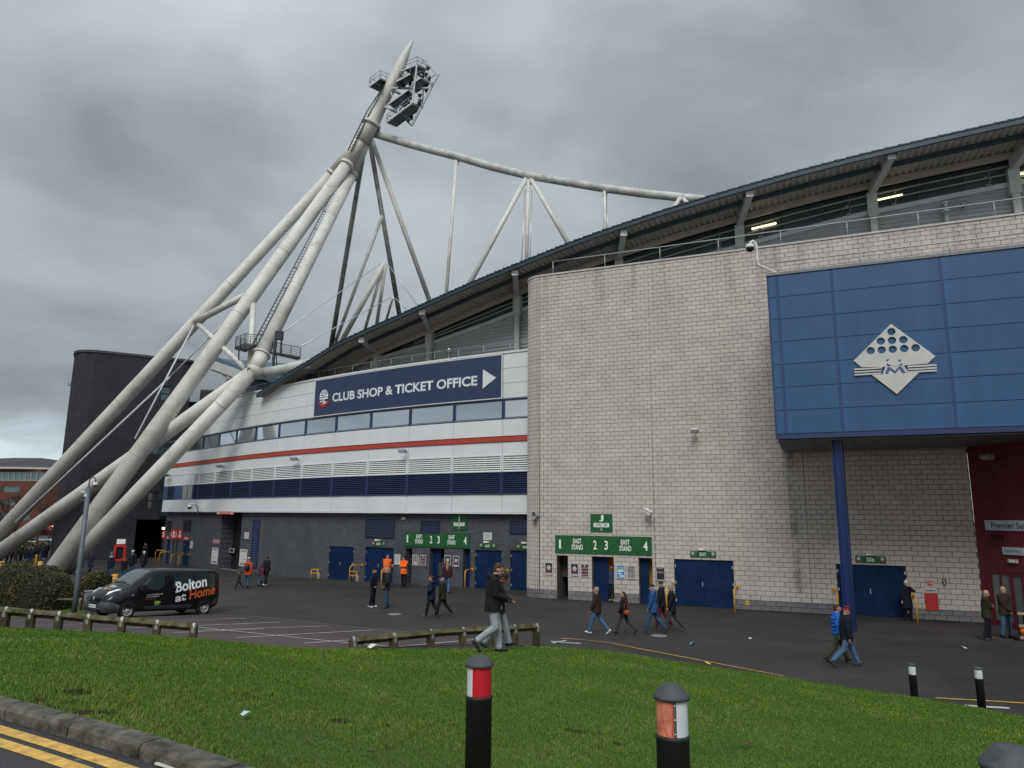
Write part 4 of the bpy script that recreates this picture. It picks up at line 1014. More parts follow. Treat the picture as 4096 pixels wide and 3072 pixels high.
def grid_sheet(name, xs, ys, zf, mat):
    vs_ = [(x, y, zf(x, y)) for y in ys for x in xs]; nx = len(xs)
    fs = [(j * nx + i, j * nx + i + 1, (j + 1) * nx + i + 1, (j + 1) * nx + i) for j in range(len(ys) - 1) for i in range(nx - 1)]
    mb = MB(); mb.add(vs_, fs, 0, smooth=True); return mb.build(name, mat)
xs = [-1500, -700, -300, -160] + list(np.arange(-100, -22, 2)) + list(np.arange(-22, 22, .4)) + list(np.arange(22, 60.1, 2)) + [80, 120, 250, 700, 1500]
ys = [-60, -20] + list(np.arange(2, 14, 1.5)) + list(np.arange(14, 36, .4)) + list(np.arange(36, 60, 1.5)) + list(np.arange(60, 130, 4)) + [150, 200, 300, 600, 1500]
# a step lower than the stadium plots where the far buildings stand
tag(grid_sheet('apron', xs, ys, land, m_asph), kind='structure')

# grass bank: from the kerb by the road down to the far edge
EDGE = [(u, v + (10 if u < 2600 else 6), y) for u, v, y in [(-900, 2470, 16.6), (-300, 2490, 16.4), (0, 2500, 16.4), (400, 2520, 16.2), (800, 2545, 16.0), (1200, 2588, 15.6), (1500, 2598, 15.9), (1800, 2592, 16.5), (2155, 2575, 17.8), (2300, 2575, 18.4), (2500, 2604, 18.9), (2700, 2640, 19.0), (3100, 2700, 18.4), (3500, 2760, 17.4), (3900, 2822, 16.4), (4096, 2860, 15.7), (4600, 2990, 13.5), (5200, 3200, 11.5)]]
NEAR = [(-900, 2560, 9.6), (-300, 2710, 7.4), (0, 2784, None), (298, 2859, None), (622, 2943, None), (995, 3062, None), (1300, 3180, None), (1700, 3330, None), (2300, 3480, None), (3000, 3560, None), (4096, 3600, None), (5200, 3640, None)]
K_TOP = 2.745
uu = np.concatenate([np.linspace(-880, 0, 23)[:-1], np.linspace(0, 4096, 130), np.linspace(4096, 5150, 20)[1:]])
def smooth_i(x, xs, ys):
    return float(np.interp(x, xs, ys))
E_pts, N_pts = [], []
eu = [e[0] for e in EDGE]; ev = [e[1] for e in EDGE]; ey = [e[2] for e in EDGE]
NP = [];
for u, v, Y in NEAR:
    p = at_z(u, v, K_TOP) if Y is None else at_y(u, v, Y); NP.append((u, p.x, p.y))
def sm(f, u, w=160):   # rounded polyline
    return sum(f(u + d * w) * k for d, k in ((-1, .25), (-.5, .15), (0, .2), (.5, .15), (1, .25)))
for u in uu:
    v = sm(lambda q: np.interp(q, eu, ev), u); Y = sm(lambda q: np.interp(q, eu, ey), u)
    p = at_y(u, v, Y); p.z = max(p.z, land(p.x, p.y) + .03); E_pts.append(p)
    N_pts.append(Vector((np.interp(u, [n[0] for n in NP], [n[1] for n in NP]), np.interp(u, [n[0] for n in NP], [n[2] for n in NP]), np.interp(u, [700, 1300, 1800, 3000], [K_TOP - .01, 2.45, 2.02, 1.95]))))
NR = 44
def bank(i, t):
    a, c = N_pts[i], E_pts[i]; q = a.lerp(c, t); L = (c - a).length
    q.z = a.z + (c.z - a.z) * t + .10 * math.sin(math.pi * t) * min(1, L / 8)
    w = mnoise.noise(Vector((q.x * .35, q.y * .35, 3))) * .05 * math.sin(math.pi * t); q.z += w
    return q
vs_ = [bank(i, j / NR) for j in range(NR + 1) for i in range(len(uu))]
# skirt at the far edge so that the bank never shows a gap
vs_ += [Vector((p.x, p.y + .12, land(p.x, p.y) - .3)) for p in E_pts]
nx = len(uu); fs = [(j * nx + i, j * nx + i + 1, (j + 1) * nx + i + 1, (j + 1) * nx + i) for j in range(NR + 1) for i in range(nx - 1)]
m_lawn = M('lawn_soil', (.060, .100, .020), rough=.95, var=.35, scale=1.2, bump=.6, bscale=30)
mb = MB(); mb.add(vs_, fs, 0, smooth=True); tag(mb.build('lawn', m_lawn), kind='structure')
BANK = np.array([[tuple(bank(i, j / NR)) for i in range(nx)] for j in range(NR + 1)])
def blades(name, grid, n, seed, tall=(.014, .038), wmul=1.0, dens_pow=1.15):
    """grass blades as real geometry spread over a gridded surface"""
    rg = np.random.RandomState(seed); G_ = grid
    a = G_[:-1, :-1].reshape(-1, 3); b_ = G_[:-1, 1:].reshape(-1, 3); c = G_[1:, :-1].reshape(-1, 3); d = G_[1:, 1:].reshape(-1, 3)
    ar = np.linalg.norm(np.cross(b_ - a, c - a), axis=1); ctr = (a + d) / 2; dist = np.linalg.norm(ctr - CAM, axis=1)
    # only what the camera could see from here or a step aside
    w = (ctr - CAM) @ fwd; uu_ = (ctr - CAM) @ rgt / np.maximum(w, .1); vv_ = (ctr - CAM) @ upv / np.maximum(w, .1)
    vis = (w > .5) & (np.abs(uu_) < .95) & (vv_ > -.80)
    pr = ar * vis / np.maximum(dist, 3) ** dens_pow; pr /= pr.sum(); k = rg.choice(len(pr), n, p=pr)
    s, t = rg.rand(n, 1), rg.rand(n, 1); P = a[k] * (1 - s) * (1 - t) + b_[k] * s * (1 - t) + c[k] * (1 - s) * t + d[k] * s * t
    dd = np.linalg.norm(P - CAM, axis=1)
    clump = np.array([mnoise.noise(Vector((x * .8, y * .8, 1.7))) for x, y in P[:, :2]]); cl2 = np.array([mnoise.noise(Vector((x * 3.1, y * 3.1, 7.7))) for x, y in P[:, :2]])
    h = rg.uniform(*tall, n) * (1 + .35 * clump + .25 * cl2); wd = np.maximum(.0028, dd * .00042) * rg.uniform(.7, 1.3, n) * wmul
    th = rg.uniform(0, 2 * np.pi, n); lean = rg.uniform(.15, .75, n) * h; la = rg.uniform(0, 2 * np.pi, n)
    sx = np.stack([np.cos(th), np.sin(th), np.zeros(n)], 1) * wd[:, None]; L = np.stack([np.cos(la), np.sin(la), np.zeros(n)], 1) * lean[:, None]
    up_ = np.array([0, 0, 1.0])
    v0 = P - sx - up_ * .005; v1 = P + sx - up_ * .005; v2 = P + L * .35 + up_ * (h * .6)[:, None] + sx * .8; v3 = P + L * .35 + up_ * (h * .6)[:, None] - sx * .8; v4 = P + L + up_ * h[:, None]
    V = np.stack([v0, v1, v2, v3, v4], 1).reshape(-1, 3); base = np.arange(n)[:, None] * 5
    loops = np.concatenate([base + np.array([[0, 1, 2, 3]]), base + np.array([[3, 2, 4]])], 1).ravel()
    me = bpy.data.meshes.new(name); me.vertices.add(5 * n); me.vertices.foreach_set('co', V.ravel()); me.loops.add(7 * n); me.loops.foreach_set('vertex_index', loops)
    st = (np.arange(n)[:, None] * 7 + np.array([[0, 4]])).ravel(); me.polygons.add(2 * n); me.polygons.foreach_set('loop_start', st); me.polygons.foreach_set('loop_total', np.tile([4, 3], n))
    dry = np.clip(.5 + .9 * clump * .8 + .35 * rg.normal(size=n), 0, 1); x = rg.rand(n)
    g = np.array([.098, .182, .022]) ; y_ = np.array([.235, .215, .06]); dk = np.array([.066, .138, .016])
    mixv = np.where((x < .10 + .24 * np.clip((9.5 - dd) / 5, 0, 1) + .25 * clump)[:, None], y_, np.where((x > .72)[:, None], dk, g)) * rg.uniform(.88, 1.14, n)[:, None] * (1 + .20 * clump + .10 * cl2)[:, None]
    mud = (cl2 > .50) & (dd < 10) & (clump > -.1); mixv[mud] = np.array([.055, .042, .022]) * rg.uniform(.6, 1.2, (int(mud.sum()), 1))
    ca = me.color_attributes.new('tint', 'FLOAT_COLOR', 'POINT'); ca.data.foreach_set('color', np.repeat(np.concatenate([mixv, np.ones((n, 1))], 1), 5, axis=0).ravel().astype(np.float32))
    me.materials.append(m_blade); me.update(calc_edges=True); o = obj(name, me); return tag(o, kind='stuff')
m_blade = bpy.data.materials.new('grass_blade'); m_blade.use_nodes = True; _t = m_blade.node_tree
_at = nd(_t, 'ShaderNodeAttribute', attribute_name='tint'); ln(_t, _at.outputs['Color'], bsdf(m_blade).inputs['Base Color']); bsdf(m_blade).inputs['Roughness'].default_value = .6; bsdf(m_blade).inputs['Specular IOR Level'].default_value = .12
blades('grass', BANK, 420000, 1)

# kerb of separate stones, road and double yellow lines
KB = [Vector((n[1], n[2], K_TOP)) for n in NP if n[0] <= 2300]
kp = Path([(p.x, p.y) for p in KB]); kfine = [kp.pos(s) for s in np.arange(0, kp.L, .12)]
# round the polyline
kf = np.array(kfine); 
for _ in range(14): kf[1:-1] = kf[1:-1] * .5 + (kf[:-2] + kf[2:]) * .25
KP = Path(kf)
road_z = lambda: 2.62
m_kerb = M('kerb_concrete', (.058, .053, .044), rough=.9, var=.6, scale=7, bump=.7, bscale=30, island=.05, col2=(.092, .086, .072))
kerb = thing('kerb', 'weathered concrete kerb between road and lawn', 'kerb', (KP.pos(KP.L / 2)[0], KP.pos(KP.L / 2)[1], 2.62))
s = .05; i = 0
while s + .9 < KP.L:
    b = MB(); n = 5
    vs_ = []
    for k in range(n + 1):
        q = s + .008 + .884 * k / n
        o0, o1 = KP.pos(q, -.01), KP.pos(q, .135); o2 = KP.pos(q, .155)
        dz = .004 * math.sin(i * 7.3)
        vs_ += [(*o0, K_TOP - .3), (*o0, K_TOP + dz), (*o1, K_TOP + dz - .004), (*o2, K_TOP - .03 + dz), (*KP.pos(q, .165), 2.45)]
    fs = [(k * 5 + j, k * 5 + 5 + j, k * 5 + 6 + j, k * 5 + 1 + j)[::-1] for k in range(n) for j in range(4)] + [(0, 1, 2, 3, 4)[::-1], tuple(n * 5 + j for j in range(5))]
    fs = [f[::-1] for f in fs]
    b.add(vs_, fs); b.build('kerb_stone', m_kerb, kerb, world=True); s += .9; i += 1
def ribbon(path, s0, s1, o0, o1, z, step=.3, mb=None):
    n = max(1, int((s1 - s0) / step)); vs_ = []
    for k in range(n + 1):
        q = s0 + (s1 - s0) * k / n; a, c = path.pos(q, o0), path.pos(q, o1); vs_ += [(*a, z), (*c, z)]
    mb = mb or MB(); mb.add(vs_, [(2 * k, 2 * k + 1, 2 * k + 3, 2 * k + 2) for k in range(n)]); return mb
ROADZ = 2.645
mb = ribbon(KP, 0, KP.L, .12, 14, ROADZ); o = mb.build('road', m_road); tag(o, kind='structure')
m_yline = M('worn_yellow_line', (.55, .345, .085), rough=.8, var=.38, scale=9, bump=.3)
m_wline = M('worn_white_line', (.42, .41, .40), rough=.8, var=.30, scale=7)
def fitted(u, v): p = at_z(u, v, ROADZ); return p
def koff(u, v):        # offset of a road pixel from the kerb path
    p = fitted(u, v); d = np.hypot(kf[:, 0] - p.x, kf[:, 1] - p.y); return float(d.min())
yo = [koff(0, 2902), koff(0, 2928), koff(0, 2953), koff(0, 2980)]
yl = thing('double_yellow_lines', 'two parallel worn yellow lines painted on the road by the kerb', 'road marking', (*KP.pos(KP.L * .3, .5), ROADZ))
for a in (yo[0], yo[2]):
    ribbon(KP, 0, KP.L, a, a + .11, ROADZ + .004).build('yellow_line', m_yline, yl, world=True)

# parking bays: reddish surface, its far edging and white lines
EA_, EB_ = ground(900, 2464), ground(1618, 2530); ed = (EB_ - EA_).xy.normalized()
n2 = Vector((ed.y, -ed.x))          # towards the camera
pk = []; 
for k in range(-26, 18):
    q = EA_.xy + ed * (k * 1.0)
    row = []
    for j in range(15):
        p = q + n2 * (j * .95); row.append((p.x, p.y, land(p.x, p.y) + .006))
    pk.append(row)
mb = MB(); nr = len(pk[0]); mb.add([p for r in pk for p in r], [(i * nr + j, i * nr + j + 1, (i + 1) * nr + j + 1, (i + 1) * nr + j)[::-1] for i in range(len(pk) - 1) for j in range(nr - 1)], 0, smooth=True)
tag(mb.build('parking_bay', m_park), kind='structure')
def line_on_land(name, pts, w, mat, label, cat, lift=.018, group=None, seg=.35):
    P = [Vector(p) for p in pts]; c = P[len(P) // 2]; mb = MB(); vs_ = []
    L = [];
    for a, b in zip(P, P[1:]):
        k = max(1, int((b - a).length / seg)); L += [a.lerp(b, i / k) for i in range(k)]
    L.append(P[-1])
    for i, p in enumerate(L):
        d = (L[min(i + 1, len(L) - 1)] - L[max(i - 1, 0)]).xy.normalized(); n_ = Vector((-d.y, d.x)) * w / 2
        for sg in (1, -1): x, y = p.x + n_.x * sg, p.y + n_.y * sg; vs_.append((x - c.x, y - c.y, land(x, y) + lift - c.z))
    mb.add(vs_, [(2 * i + 1, 2 * i + 3, 2 * i + 2, 2 * i) for i in range(len(L) - 1)], 0)
    o = mb.build(name, mat); o.location = c
    if label: tag(o, label, cat, group)
    else: tag(o, kind='structure')
    return o
line_on_land('paved_edging', [EA_ - Vector((*ed, 0)) * 24, EB_ + Vector((*ed, 0)) * 9], .22, M('edging_stone', (.115, .095, .09), rough=.9, var=.3, scale=6), None, None)
ZB = lambda x, y: (900 + x / 1.7696, 1950 + y / 1.7696); ZL = lambda x, y: (x / 2.212, 1900 + y / 2.212)
PL = [((ZB(0, 935), ZB(150, 930)), 'short white bay line nearest the building, left of the van tail'), ((ZB(-60, 976), ZB(400, 955)), 'white bay line second from the building'), ((ZB(-220, 1016), ZB(725, 983)), 'white bay line third from the building'), ((ZB(75, 1068), ZB(1057, 1012)), 'long white bay line reaching to the middle of the parking'), ((ZB(560, 1107), ZB(905, 1083)), 'short white bay line behind the right fence end'), ((ZL(1752, 1352), ZB(1165, 1130)), 'diagonal white line crossing the ends of the bay lines'), ((ZB(1215, 1132), ZB(1830, 1075)), 'white bay line seen under the right wooden rail'),
      ((ZL(0, 1295), ZL(720, 1270)), 'white bay line running under the front of the van'), ((ZL(160, 1342), ZL(1180, 1306)), 'white bay line behind the left wooden rail'), ((ZL(610, 1385), ZL(1560, 1343)), 'white bay line just behind the left wooden rail posts'), ((ZL(1180, 1263), ZL(1720, 1249)), 'white bay line under the middle of the van'), ((ZL(1500, 1296), ZL(2175, 1272)), 'white bay line at the rear wheel of the van'), ((ZL(1530, 1400), ZL(2330, 1366)), 'white bay line at the end post of the left rail'), ((ZL(1760, 1336), ZL(2060, 1324)), 'white bay line beside the end of the left rail')]
for (p, q), lab in PL:
    line_on_land('bay_line', [ground(*p), ground(*q)], .09, m_wline, lab, 'road marking', group='white parking bay lines')
YP = [(2243, 2556), (2330, 2560), (2430, 2571), (2560, 2597), (2760, 2635), (2950, 2671), (3135, 2706)]
line_on_land('yellow_road_line', [ground(*p) for p in YP], .085, m_yline, 'yellow line along the edge of the asphalt above the lawn', 'road marking', group='yellow edge lines on the apron')
line_on_land('yellow_road_line', [ground(*p) for p in ((3740, 2794), (3900, 2803), (4096, 2815), (4300, 2830))], .085, m_yline, 'yellow line on the asphalt behind the two far bollards', 'road marking', group='yellow edge lines on the apron')
# small green verge with its own wooden rail, left of the van
vs_ = []; VG = []
for v in (2466, 2450, 2432, 2412, 2392):
    VG.append([tuple(ground(u, v + max(0, (-u) * .03), .05)) for u in np.linspace(-400, 350, 24)])
VG = np.array(VG); nx_ = VG.shape[1]; mb = MB()
sk = [[(p[0], p[1] - .15, p[2] - .9) for p in VG[0]]] + [list(map(tuple, r)) for r in VG] + [[(p[0], p[1] + .15, p[2] - 1.2) for p in VG[-1]]]
sk = [r + [(r[-1][0] + .1, r[-1][1], r[-1][2] - 1.0)] for r in sk]; w_ = nx_ + 1
mb.add([p for r in sk for p in r], [(j * w_ + i, j * w_ + i + 1, (j + 1) * w_ + i + 1, (j + 1) * w_ + i) for j in range(len(sk) - 1) for i in range(w_ - 1)], 0, smooth=True)
tag(mb.build('verge', m_lawn), kind='structure')
blades('verge_grass', VG, 26000, 2, (.05, .10), 1.6)

# ---------------------------------------------------------------- timber knee rails
m_wood = M('weathered_timber', (.050, .041, .022), rough=.85, var=.45, scale=4, bump=.5, bscale=25, stretch=(1, 1, .35), col2=(.075, .064, .034))
m_moss = M('mossy_timber', (.036, .036, .012), rough=.9, var=.55, scale=6, bump=.5, bscale=30, col2=(.085, .078, .040))
m_bracket = M('galvanised_bracket', (.30, .32, .32), rough=.45, metal=.3, var=.1)
def knee_rail(label, posts, rail_top, post_w=.15, rail=.125, base=None):
    """posts: list of (u, Y); rail_top(u) pixel height of the rail top at each post"""
    P = [at_y(u, rail_top(u), Y) for u, Y in posts]; c = P[0]; t = thing('knee_rail', label, 'fence', (c.x, c.y, land(c.x, c.y)))
    for i, p in enumerate(P):
        d = (P[min(i + 1, len(P) - 1)] - P[max(i - 1, 0)]).normalized(); yaw = math.atan2(d.y, d.x)
        zb = land(p.x, p.y) - .25 if base is None else base(p) - .25
        mt = Matrix.Translation(p) @ Matrix.Rotation(yaw, 4, 'Z'); b = MB(); w = post_w / 2; h = zb - p.z
        top = -.02
        b.add([mt @ Vector(v) for v in ((-w, -w, h), (w, -w, h), (w, w, h), (-w, w, h), (-w, -w, top - .07), (w, -w, top - .07), (w, w, top - .07), (-w, w, top - .07), (-w, 0, top), (w, 0, top))],
              [(0, 1, 5, 4), (2, 3, 7, 6), (1, 2, 6, 9, 5), (3, 0, 4, 8, 7), (4, 5, 9, 8), (6, 7, 8, 9)])
        b.build('post', m_wood, t, world=True)
        k = MB(); s2 = rail * .74; ww = .03
        k.add([mt @ Vector(v) for x in (-ww, ww) for v in ((x, -w - .006, -.20), (x, -w - .006, -.085), (x, 0, .008), (x, w + .006, -.085), (x, w + .006, -.20))],
              [(0, 5, 6, 1), (1, 6, 7, 2), (2, 7, 8, 3), (3, 8, 9, 4)])
        for q in ((0, 1),): pass
        k.build('strap', m_bracket, t, world=True)
    for a, b_ in zip(P, P[1:]):
        d = (b_ - a).normalized(); x = d.cross(Vector((0, 0, 1))).normalized(); y = x.cross(d); r = rail * .70; mb = MB(); vs_ = []
        n = 5
        for k in range(n + 1):
            p = a.lerp(b_, k / n) + Vector((0, 0, -r)); j = mnoise.noise(p * 1.7) * .006
            vs_ += [p + x * (r + j), p + y * (-r), p - x * (r - j), p + y * (r + j)]
        fs = [(k * 4 + i, k * 4 + (i + 1) % 4, k * 4 + 4 + (i + 1) % 4, k * 4 + 4 + i) for k in range(n) for i in range(4)] + [(3, 2, 1, 0), (n * 4, n * 4 + 1, n * 4 + 2, n * 4 + 3)]
        mb.add(vs_, fs); mb.build('rail', m_moss, t, world=True)
    return t
def lin(*a): return lambda u: float(np.interp(u, [p[0] for p in a], [p[1] for p in a]))
knee_rail('long mossy wooden knee rail in front of the van, behind the lawn', [(-205, 16.6), (-95, 16.6), (27, 16.6), (128, 16.7), (239, 16.8), (356, 16.9), (490, 17.0), (630, 17.2), (777, 17.3)], lin((-205, 2415), (27, 2428), (128, 2437), (239, 2446), (356, 2458), (490, 2468), (630, 2480), (777, 2493)))
knee_rail('wooden knee rail in front of the hedge, left of the van', [(u, ground(u, v).y) for u, v in ((-130, 2446), (22, 2446), (184, 2448), (326, 2455))], lin((-130, 2393), (22, 2393), (326, 2392)), .14, .11, lambda p: land(p.x, p.y))
knee_rail('mossy wooden knee rail behind the walking boys, at the lawn edge', [(1414, 16.3), (1576, 16.9), (1724, 17.6), (1852, 18.2), (1962, 18.6), (2058, 19.0), (2146, 19.4)], lin((1414, 2547), (1576, 2532), (1724, 2518), (1852, 2509), (1962, 2505), (2058, 2499), (2146, 2494)), .145)

# ---------------------------------------------------------------- bollards
m_rub = M('black_rubber', (.013, .013, .014), rough=.6, var=.3, scale=9, bump=.15); m_cap = M('grey_plastic_cap', (.055, .060, .068), rough=.6, var=.2, scale=20, bump=.25, bscale=90)
m_rred = M('reflective_red', (.52, .012, .025), rough=.3, var=.06, spec=.6); m_rwht = M('reflective_white', (.62, .65, .67), rough=.35, var=.06, scale=12); m_rora = M('faded_red_sleeve', (.55, .16, .09), rough=.5, var=.25, scale=8, col2=(.58, .22, .14)); m_brn = M('brown_seam', (.09, .07, .06), rough=.6, var=.2)
def bollard(label, u, vtop, Y, r, zb, kind, group, band=(.075, .30), capw=1.09):
    p = at_y(u, vtop, Y); t = thing('bollard', label, 'bollard', (p.x, p.y, zb), group=group); H = p.z - zb; b0, b1 = H - band[1], H - band[0]
    MB().lathe([(0, -.15), (r, -.15), (r, b0 - .03), (r * 1.05, b0 - .025), (r * 1.06, b0 - .01), (r * 1.0, b0 - .002), (0, b0 - .002)], 32).build('post', m_rub, t)
    c = r * capw
    MB().lathe([(0, b1 + .002), (c, b1 + .002), (c * 1.02, b1 + .012), (c, b1 + .024), (c * .93, b1 + .030), (c * .80, b1 + .052), (c * .5, H - .008), (c * .2, H - .001), (0, H)] if kind != 'small' else [(0, b1), (c, b1), (c * 1.02, b1 + .02), (c * .85, b1 + .05), (c * .4, H), (0, H)], 32).build('cap', m_cap, t)
    rr = r * .955; pr = [(rr, b0), (rr, b1)]
    def seg(a0, a1, m, nm): MB().lathe(pr, 14, a0=R(a0), a1=R(a1)).build(nm, m, t)
    if kind == 'new': seg(-121, 60, m_rred, 'red_band'); seg(60, 239, m_rwht, 'white_band'); 
    if kind == 'worn':
        seg(-86, -20 + 60, m_rwht, 'white_band'); seg(-98, -86, m_brn, 'seam'); seg(40, 262, m_rora, 'faded_red_band')
        for k in range(3):
            a = R(-92); z = b0 + .02 + k * (b1 - b0 - .04) / 2; x = Matrix.Translation((math.cos(a) * rr, math.sin(a) * rr, z)) @ Matrix.Rotation(a - R(90) + R(180), 4, 'Z') @ Matrix.Rotation(R(90), 4, 'X'); MB().lathe([(.006, 0), (.004, .004), (0, .005)], 8, mat=x).build('rivet', m_silver, t)
        # torn strip of brighter red sheeting
        b = MB(); vs_ = []; 
        for k, (a0, a1, f) in enumerate(((-150, -100, 1.0), (-146, -100, .75), (-140, -100, .5), (-132, -100, .25), (-122, -100, 0.03))):
            z = b0 + (b1 - b0) * f
            for a in (a0, a1): vs_.append((math.cos(R(a)) * rr * 1.012, math.sin(R(a)) * rr * 1.012, z))
        b.add(vs_, [(2 * k, 2 * k + 2, 2 * k + 3, 2 * k + 1) for k in range(4)]); b.build('torn_strip', M('torn_red', (.50, .045, .03), rough=.5, var=.45, scale=14, stretch=(1, 1, .15)), t)
    if kind == 'small': seg(0, 360, m_rwht, 'white_band')
    return t
bollard('black bollard with a bright red and white band, on the lawn', 1919, 2619, 5.85, .100, 2.15, 'new', 'bollards on the lawn by the road', (.085, .292))
bollard('black bollard with a worn, peeling orange and white band, on the lawn', 2684, 2731, 4.78, .102, 2.15, 'worn', 'bollards on the lawn by the road', (.095, .300))
bollard('near bollard at the bottom right corner, only its grey domed cap in view', 4035, 2976, 3.0, .100, 2.3, 'worn', 'bollards on the lawn by the road', (.095, .300))
for u, vt, Y, vb, lab in ((3646, 2654, 17.6, 2790, 'small black bollard with white band, left one of the far pair'), (3911, 2668, 16.7, 2826, 'small black bollard with white band, right one of the far pair')):
    p = at_y(u, vt, Y); bollard(lab, u, vt, Y, .082, min(land(p.x, p.y), p.z - .8), 'small', 'small bollards at the edge of the apron', (.05, .235), 1.04)

# ---------------------------------------------------------------- white tubular mast, roof truss and floodlights
def tube_mat(name, c, dirt, amount, sc=1.0):
    m = bpy.data.materials.new(name); m.use_nodes = True; t = m.node_tree; b = bsdf(m); tc = nd(t, 'ShaderNodeTexCoord'); v = tc.outputs['Object']
    n1 = nd(t, 'ShaderNodeTexNoise', i_Scale=.55 * sc, i_Detail=8, i_Roughness=.68, i_Distortion=.6); ln(t, v, n1.inputs['Vector'])
    n2 = nd(t, 'ShaderNodeTexNoise', i_Scale=4.5 * sc, i_Detail=5, i_Roughness=.7); ln(t, v, n2.inputs['Vector'])
    f = mathn(t, 'ADD', mathn(t, 'MULTIPLY', n1.outputs['Fac'], .65), mathn(t, 'MULTIPLY', n2.outputs['Fac'], .35))
    o = mixc(t, ramp(t, f, [(.56 - amount, 0.0), (.74 - amount * .6, 1.0)]), c, dirt)
    o = mixc(t, 1.0, o, ramp(t, n2.outputs['Fac'], [(.2, .88), (.8, 1.08)]), 'MULTIPLY'); ln(t, o, b.inputs['Base Color']); b.inputs['Roughness'].default_value = .55; return m
m_mast = tube_mat('mast_paint', (.62, .62, .59), (.37, .335, .27), .09); m_mastg = tube_mat('mast_paint_algae', (.52, .53, .51), (.13, .135, .11), .10); m_mastd = tube_mat('mast_paint_mouldy', (.26, .27, .255), (.035, .04, .036), .18)
D_R, D_L, D_J, D_T = 58.5, 76.0, 58.5, 72.0
Rb = at_y(222, 2275, D_R); Rb2 = at_y(262, 2275, D_R + 1.2); Lb = at_y(-118, 2262, D_L); Lb2 = at_y(-75, 2262, D_L - .5)
T = at_y(1420, 610, D_T); J = at_y(1010, 1486, D_J)
mast = thing('floodlight_mast', 'tall white tubular mast leaning over the stand on four legs, with floodlight top', 'mast', (Rb.x, Rb.y, land(Rb.x, Rb.y)))
def leg(name, p, q, r0, r1, mat=None, rings=(), n=20, parent=mast):
    o = MB().tube([p, Vector(p).lerp(Vector(q), .5), q], [r0, (r0 + r1) / 2, r1], n).build(name, mat or m_mast, parent, world=True)
    for t_ in rings:
        c = Vector(p).lerp(Vector(q), t_); d = (Vector(q) - Vector(p)).normalized(); r = r0 + (r1 - r0) * t_
        MB().tube([c - d * .035, c + d * .035], r * 1.015, n).build('weld_ring', M('weld_seam', (.40, .39, .36), rough=.6), o, world=True)  # weld seams, a duller grey than the mast paint
    return o
k = 2850.0
TA = at_y(1397, 645, D_T - .9); TB = at_y(1345, 680, D_T + .5); TD = at_y(1410, 690, D_T + .3)
JA = at_y(1018, 1478, D_J)
leg('leg', Rb, TA, .77, .63, rings=(.22, .55, .72)); leg('leg', Lb, TB, .78, .58, rings=(.4, .7))
leg('leg', JA, TD, .60, .60, m_mast, rings=(.36,)); leg('leg', JA, Rb2, .57, .66, rings=(.18,)); leg('leg', J, Lb2, .54, .78, m_mast, rings=(.3,))
# node where the lower legs meet
d = (TD - JA).normalized(); b = MB(); b.lathe([(.61 * math.cos(R(a)), .61 * math.sin(R(a))) for a in range(-90, 91, 15)], 20, mat=Matrix.Translation(JA)); b.tube([JA, JA + d * 1.6], [.61, .63], 20); b.tube([JA + d * 1.6, JA + d * 1.75], .74, 20); b.build('lower_node', m_mast, mast, world=True)
# flanged heads of the legs and the common sleeve
up0 = at_y(1488, 500, D_T - 1.0); b = MB()
for p, q, r in ((TA, Rb, .64), (TB, Lb, .59), (TD, JA, .61)):
    dd = (p - Vector(q)).normalized(); e = up0; b.tube([p - dd * .4, p.lerp(e, .9)], [r * 1.06, r * .96], 20)
    f_ = MB(); f_.tube([p - dd * .75, p - dd * .4], r * 1.22, 24); f_.build('flange', m_mast, mast, world=True)
b.build('upper_node', m_mast, mast, world=True)
tip = at_y(1651, 160, D_T - 1.5); sh = [at_y(1450, 570, D_T - .9), at_y(1484, 500, D_T - 1.0), at_y(1535, 395, D_T - 1.1), at_y(1590, 295, D_T - 1.3), at_y(1612, 240, D_T - 1.4), at_y(1636, 190, D_T - 1.5), tip]
MB().tube(sh, [.86, .84, .68, .66, .53, .26, .10], 20).build('spire', m_mast, mast, world=True)
d = (sh[2] - sh[1]).normalized(); MB().tube([sh[1] - d * .1, sh[1] + d * .2], 1.08, 24).build('flange', m_mast, mast, world=True)
# braces
leg('brace', at_y(780, 1288, 72.4), at_y(985, 1180, 68.0), .33, .33, n=12); leg('brace', at_y(792, 1296, 72.4), at_y(985, 1478, D_J + .4), .25, .22, n=12); leg('brace', at_y(1014, 1190, 66.8), at_y(1000, 1480, D_J - .5), .27, .24, n=12)
# cables between the legs
def cable(p, q, r=.035, nm='cable', mt=None, parent=mast): return MB().tube([p, q], r, 6).build(nm, mt or m_silver, parent, world=True)
m_cab = M('white_cable', (.55, .57, .58), rough=.5)
cable(at_y(776, 1300, 72.3), at_y(540, 1755, 66), .085, 'tie_rod', m_cab); cable(at_y(60, 2090, 72.5), at_y(680, 1508, 70.5), .085, 'tie_rod', m_cab); cable(at_y(680, 1508, 70.5), at_y(885, 1300, 69), .075, 'tie_rod', m_cab)
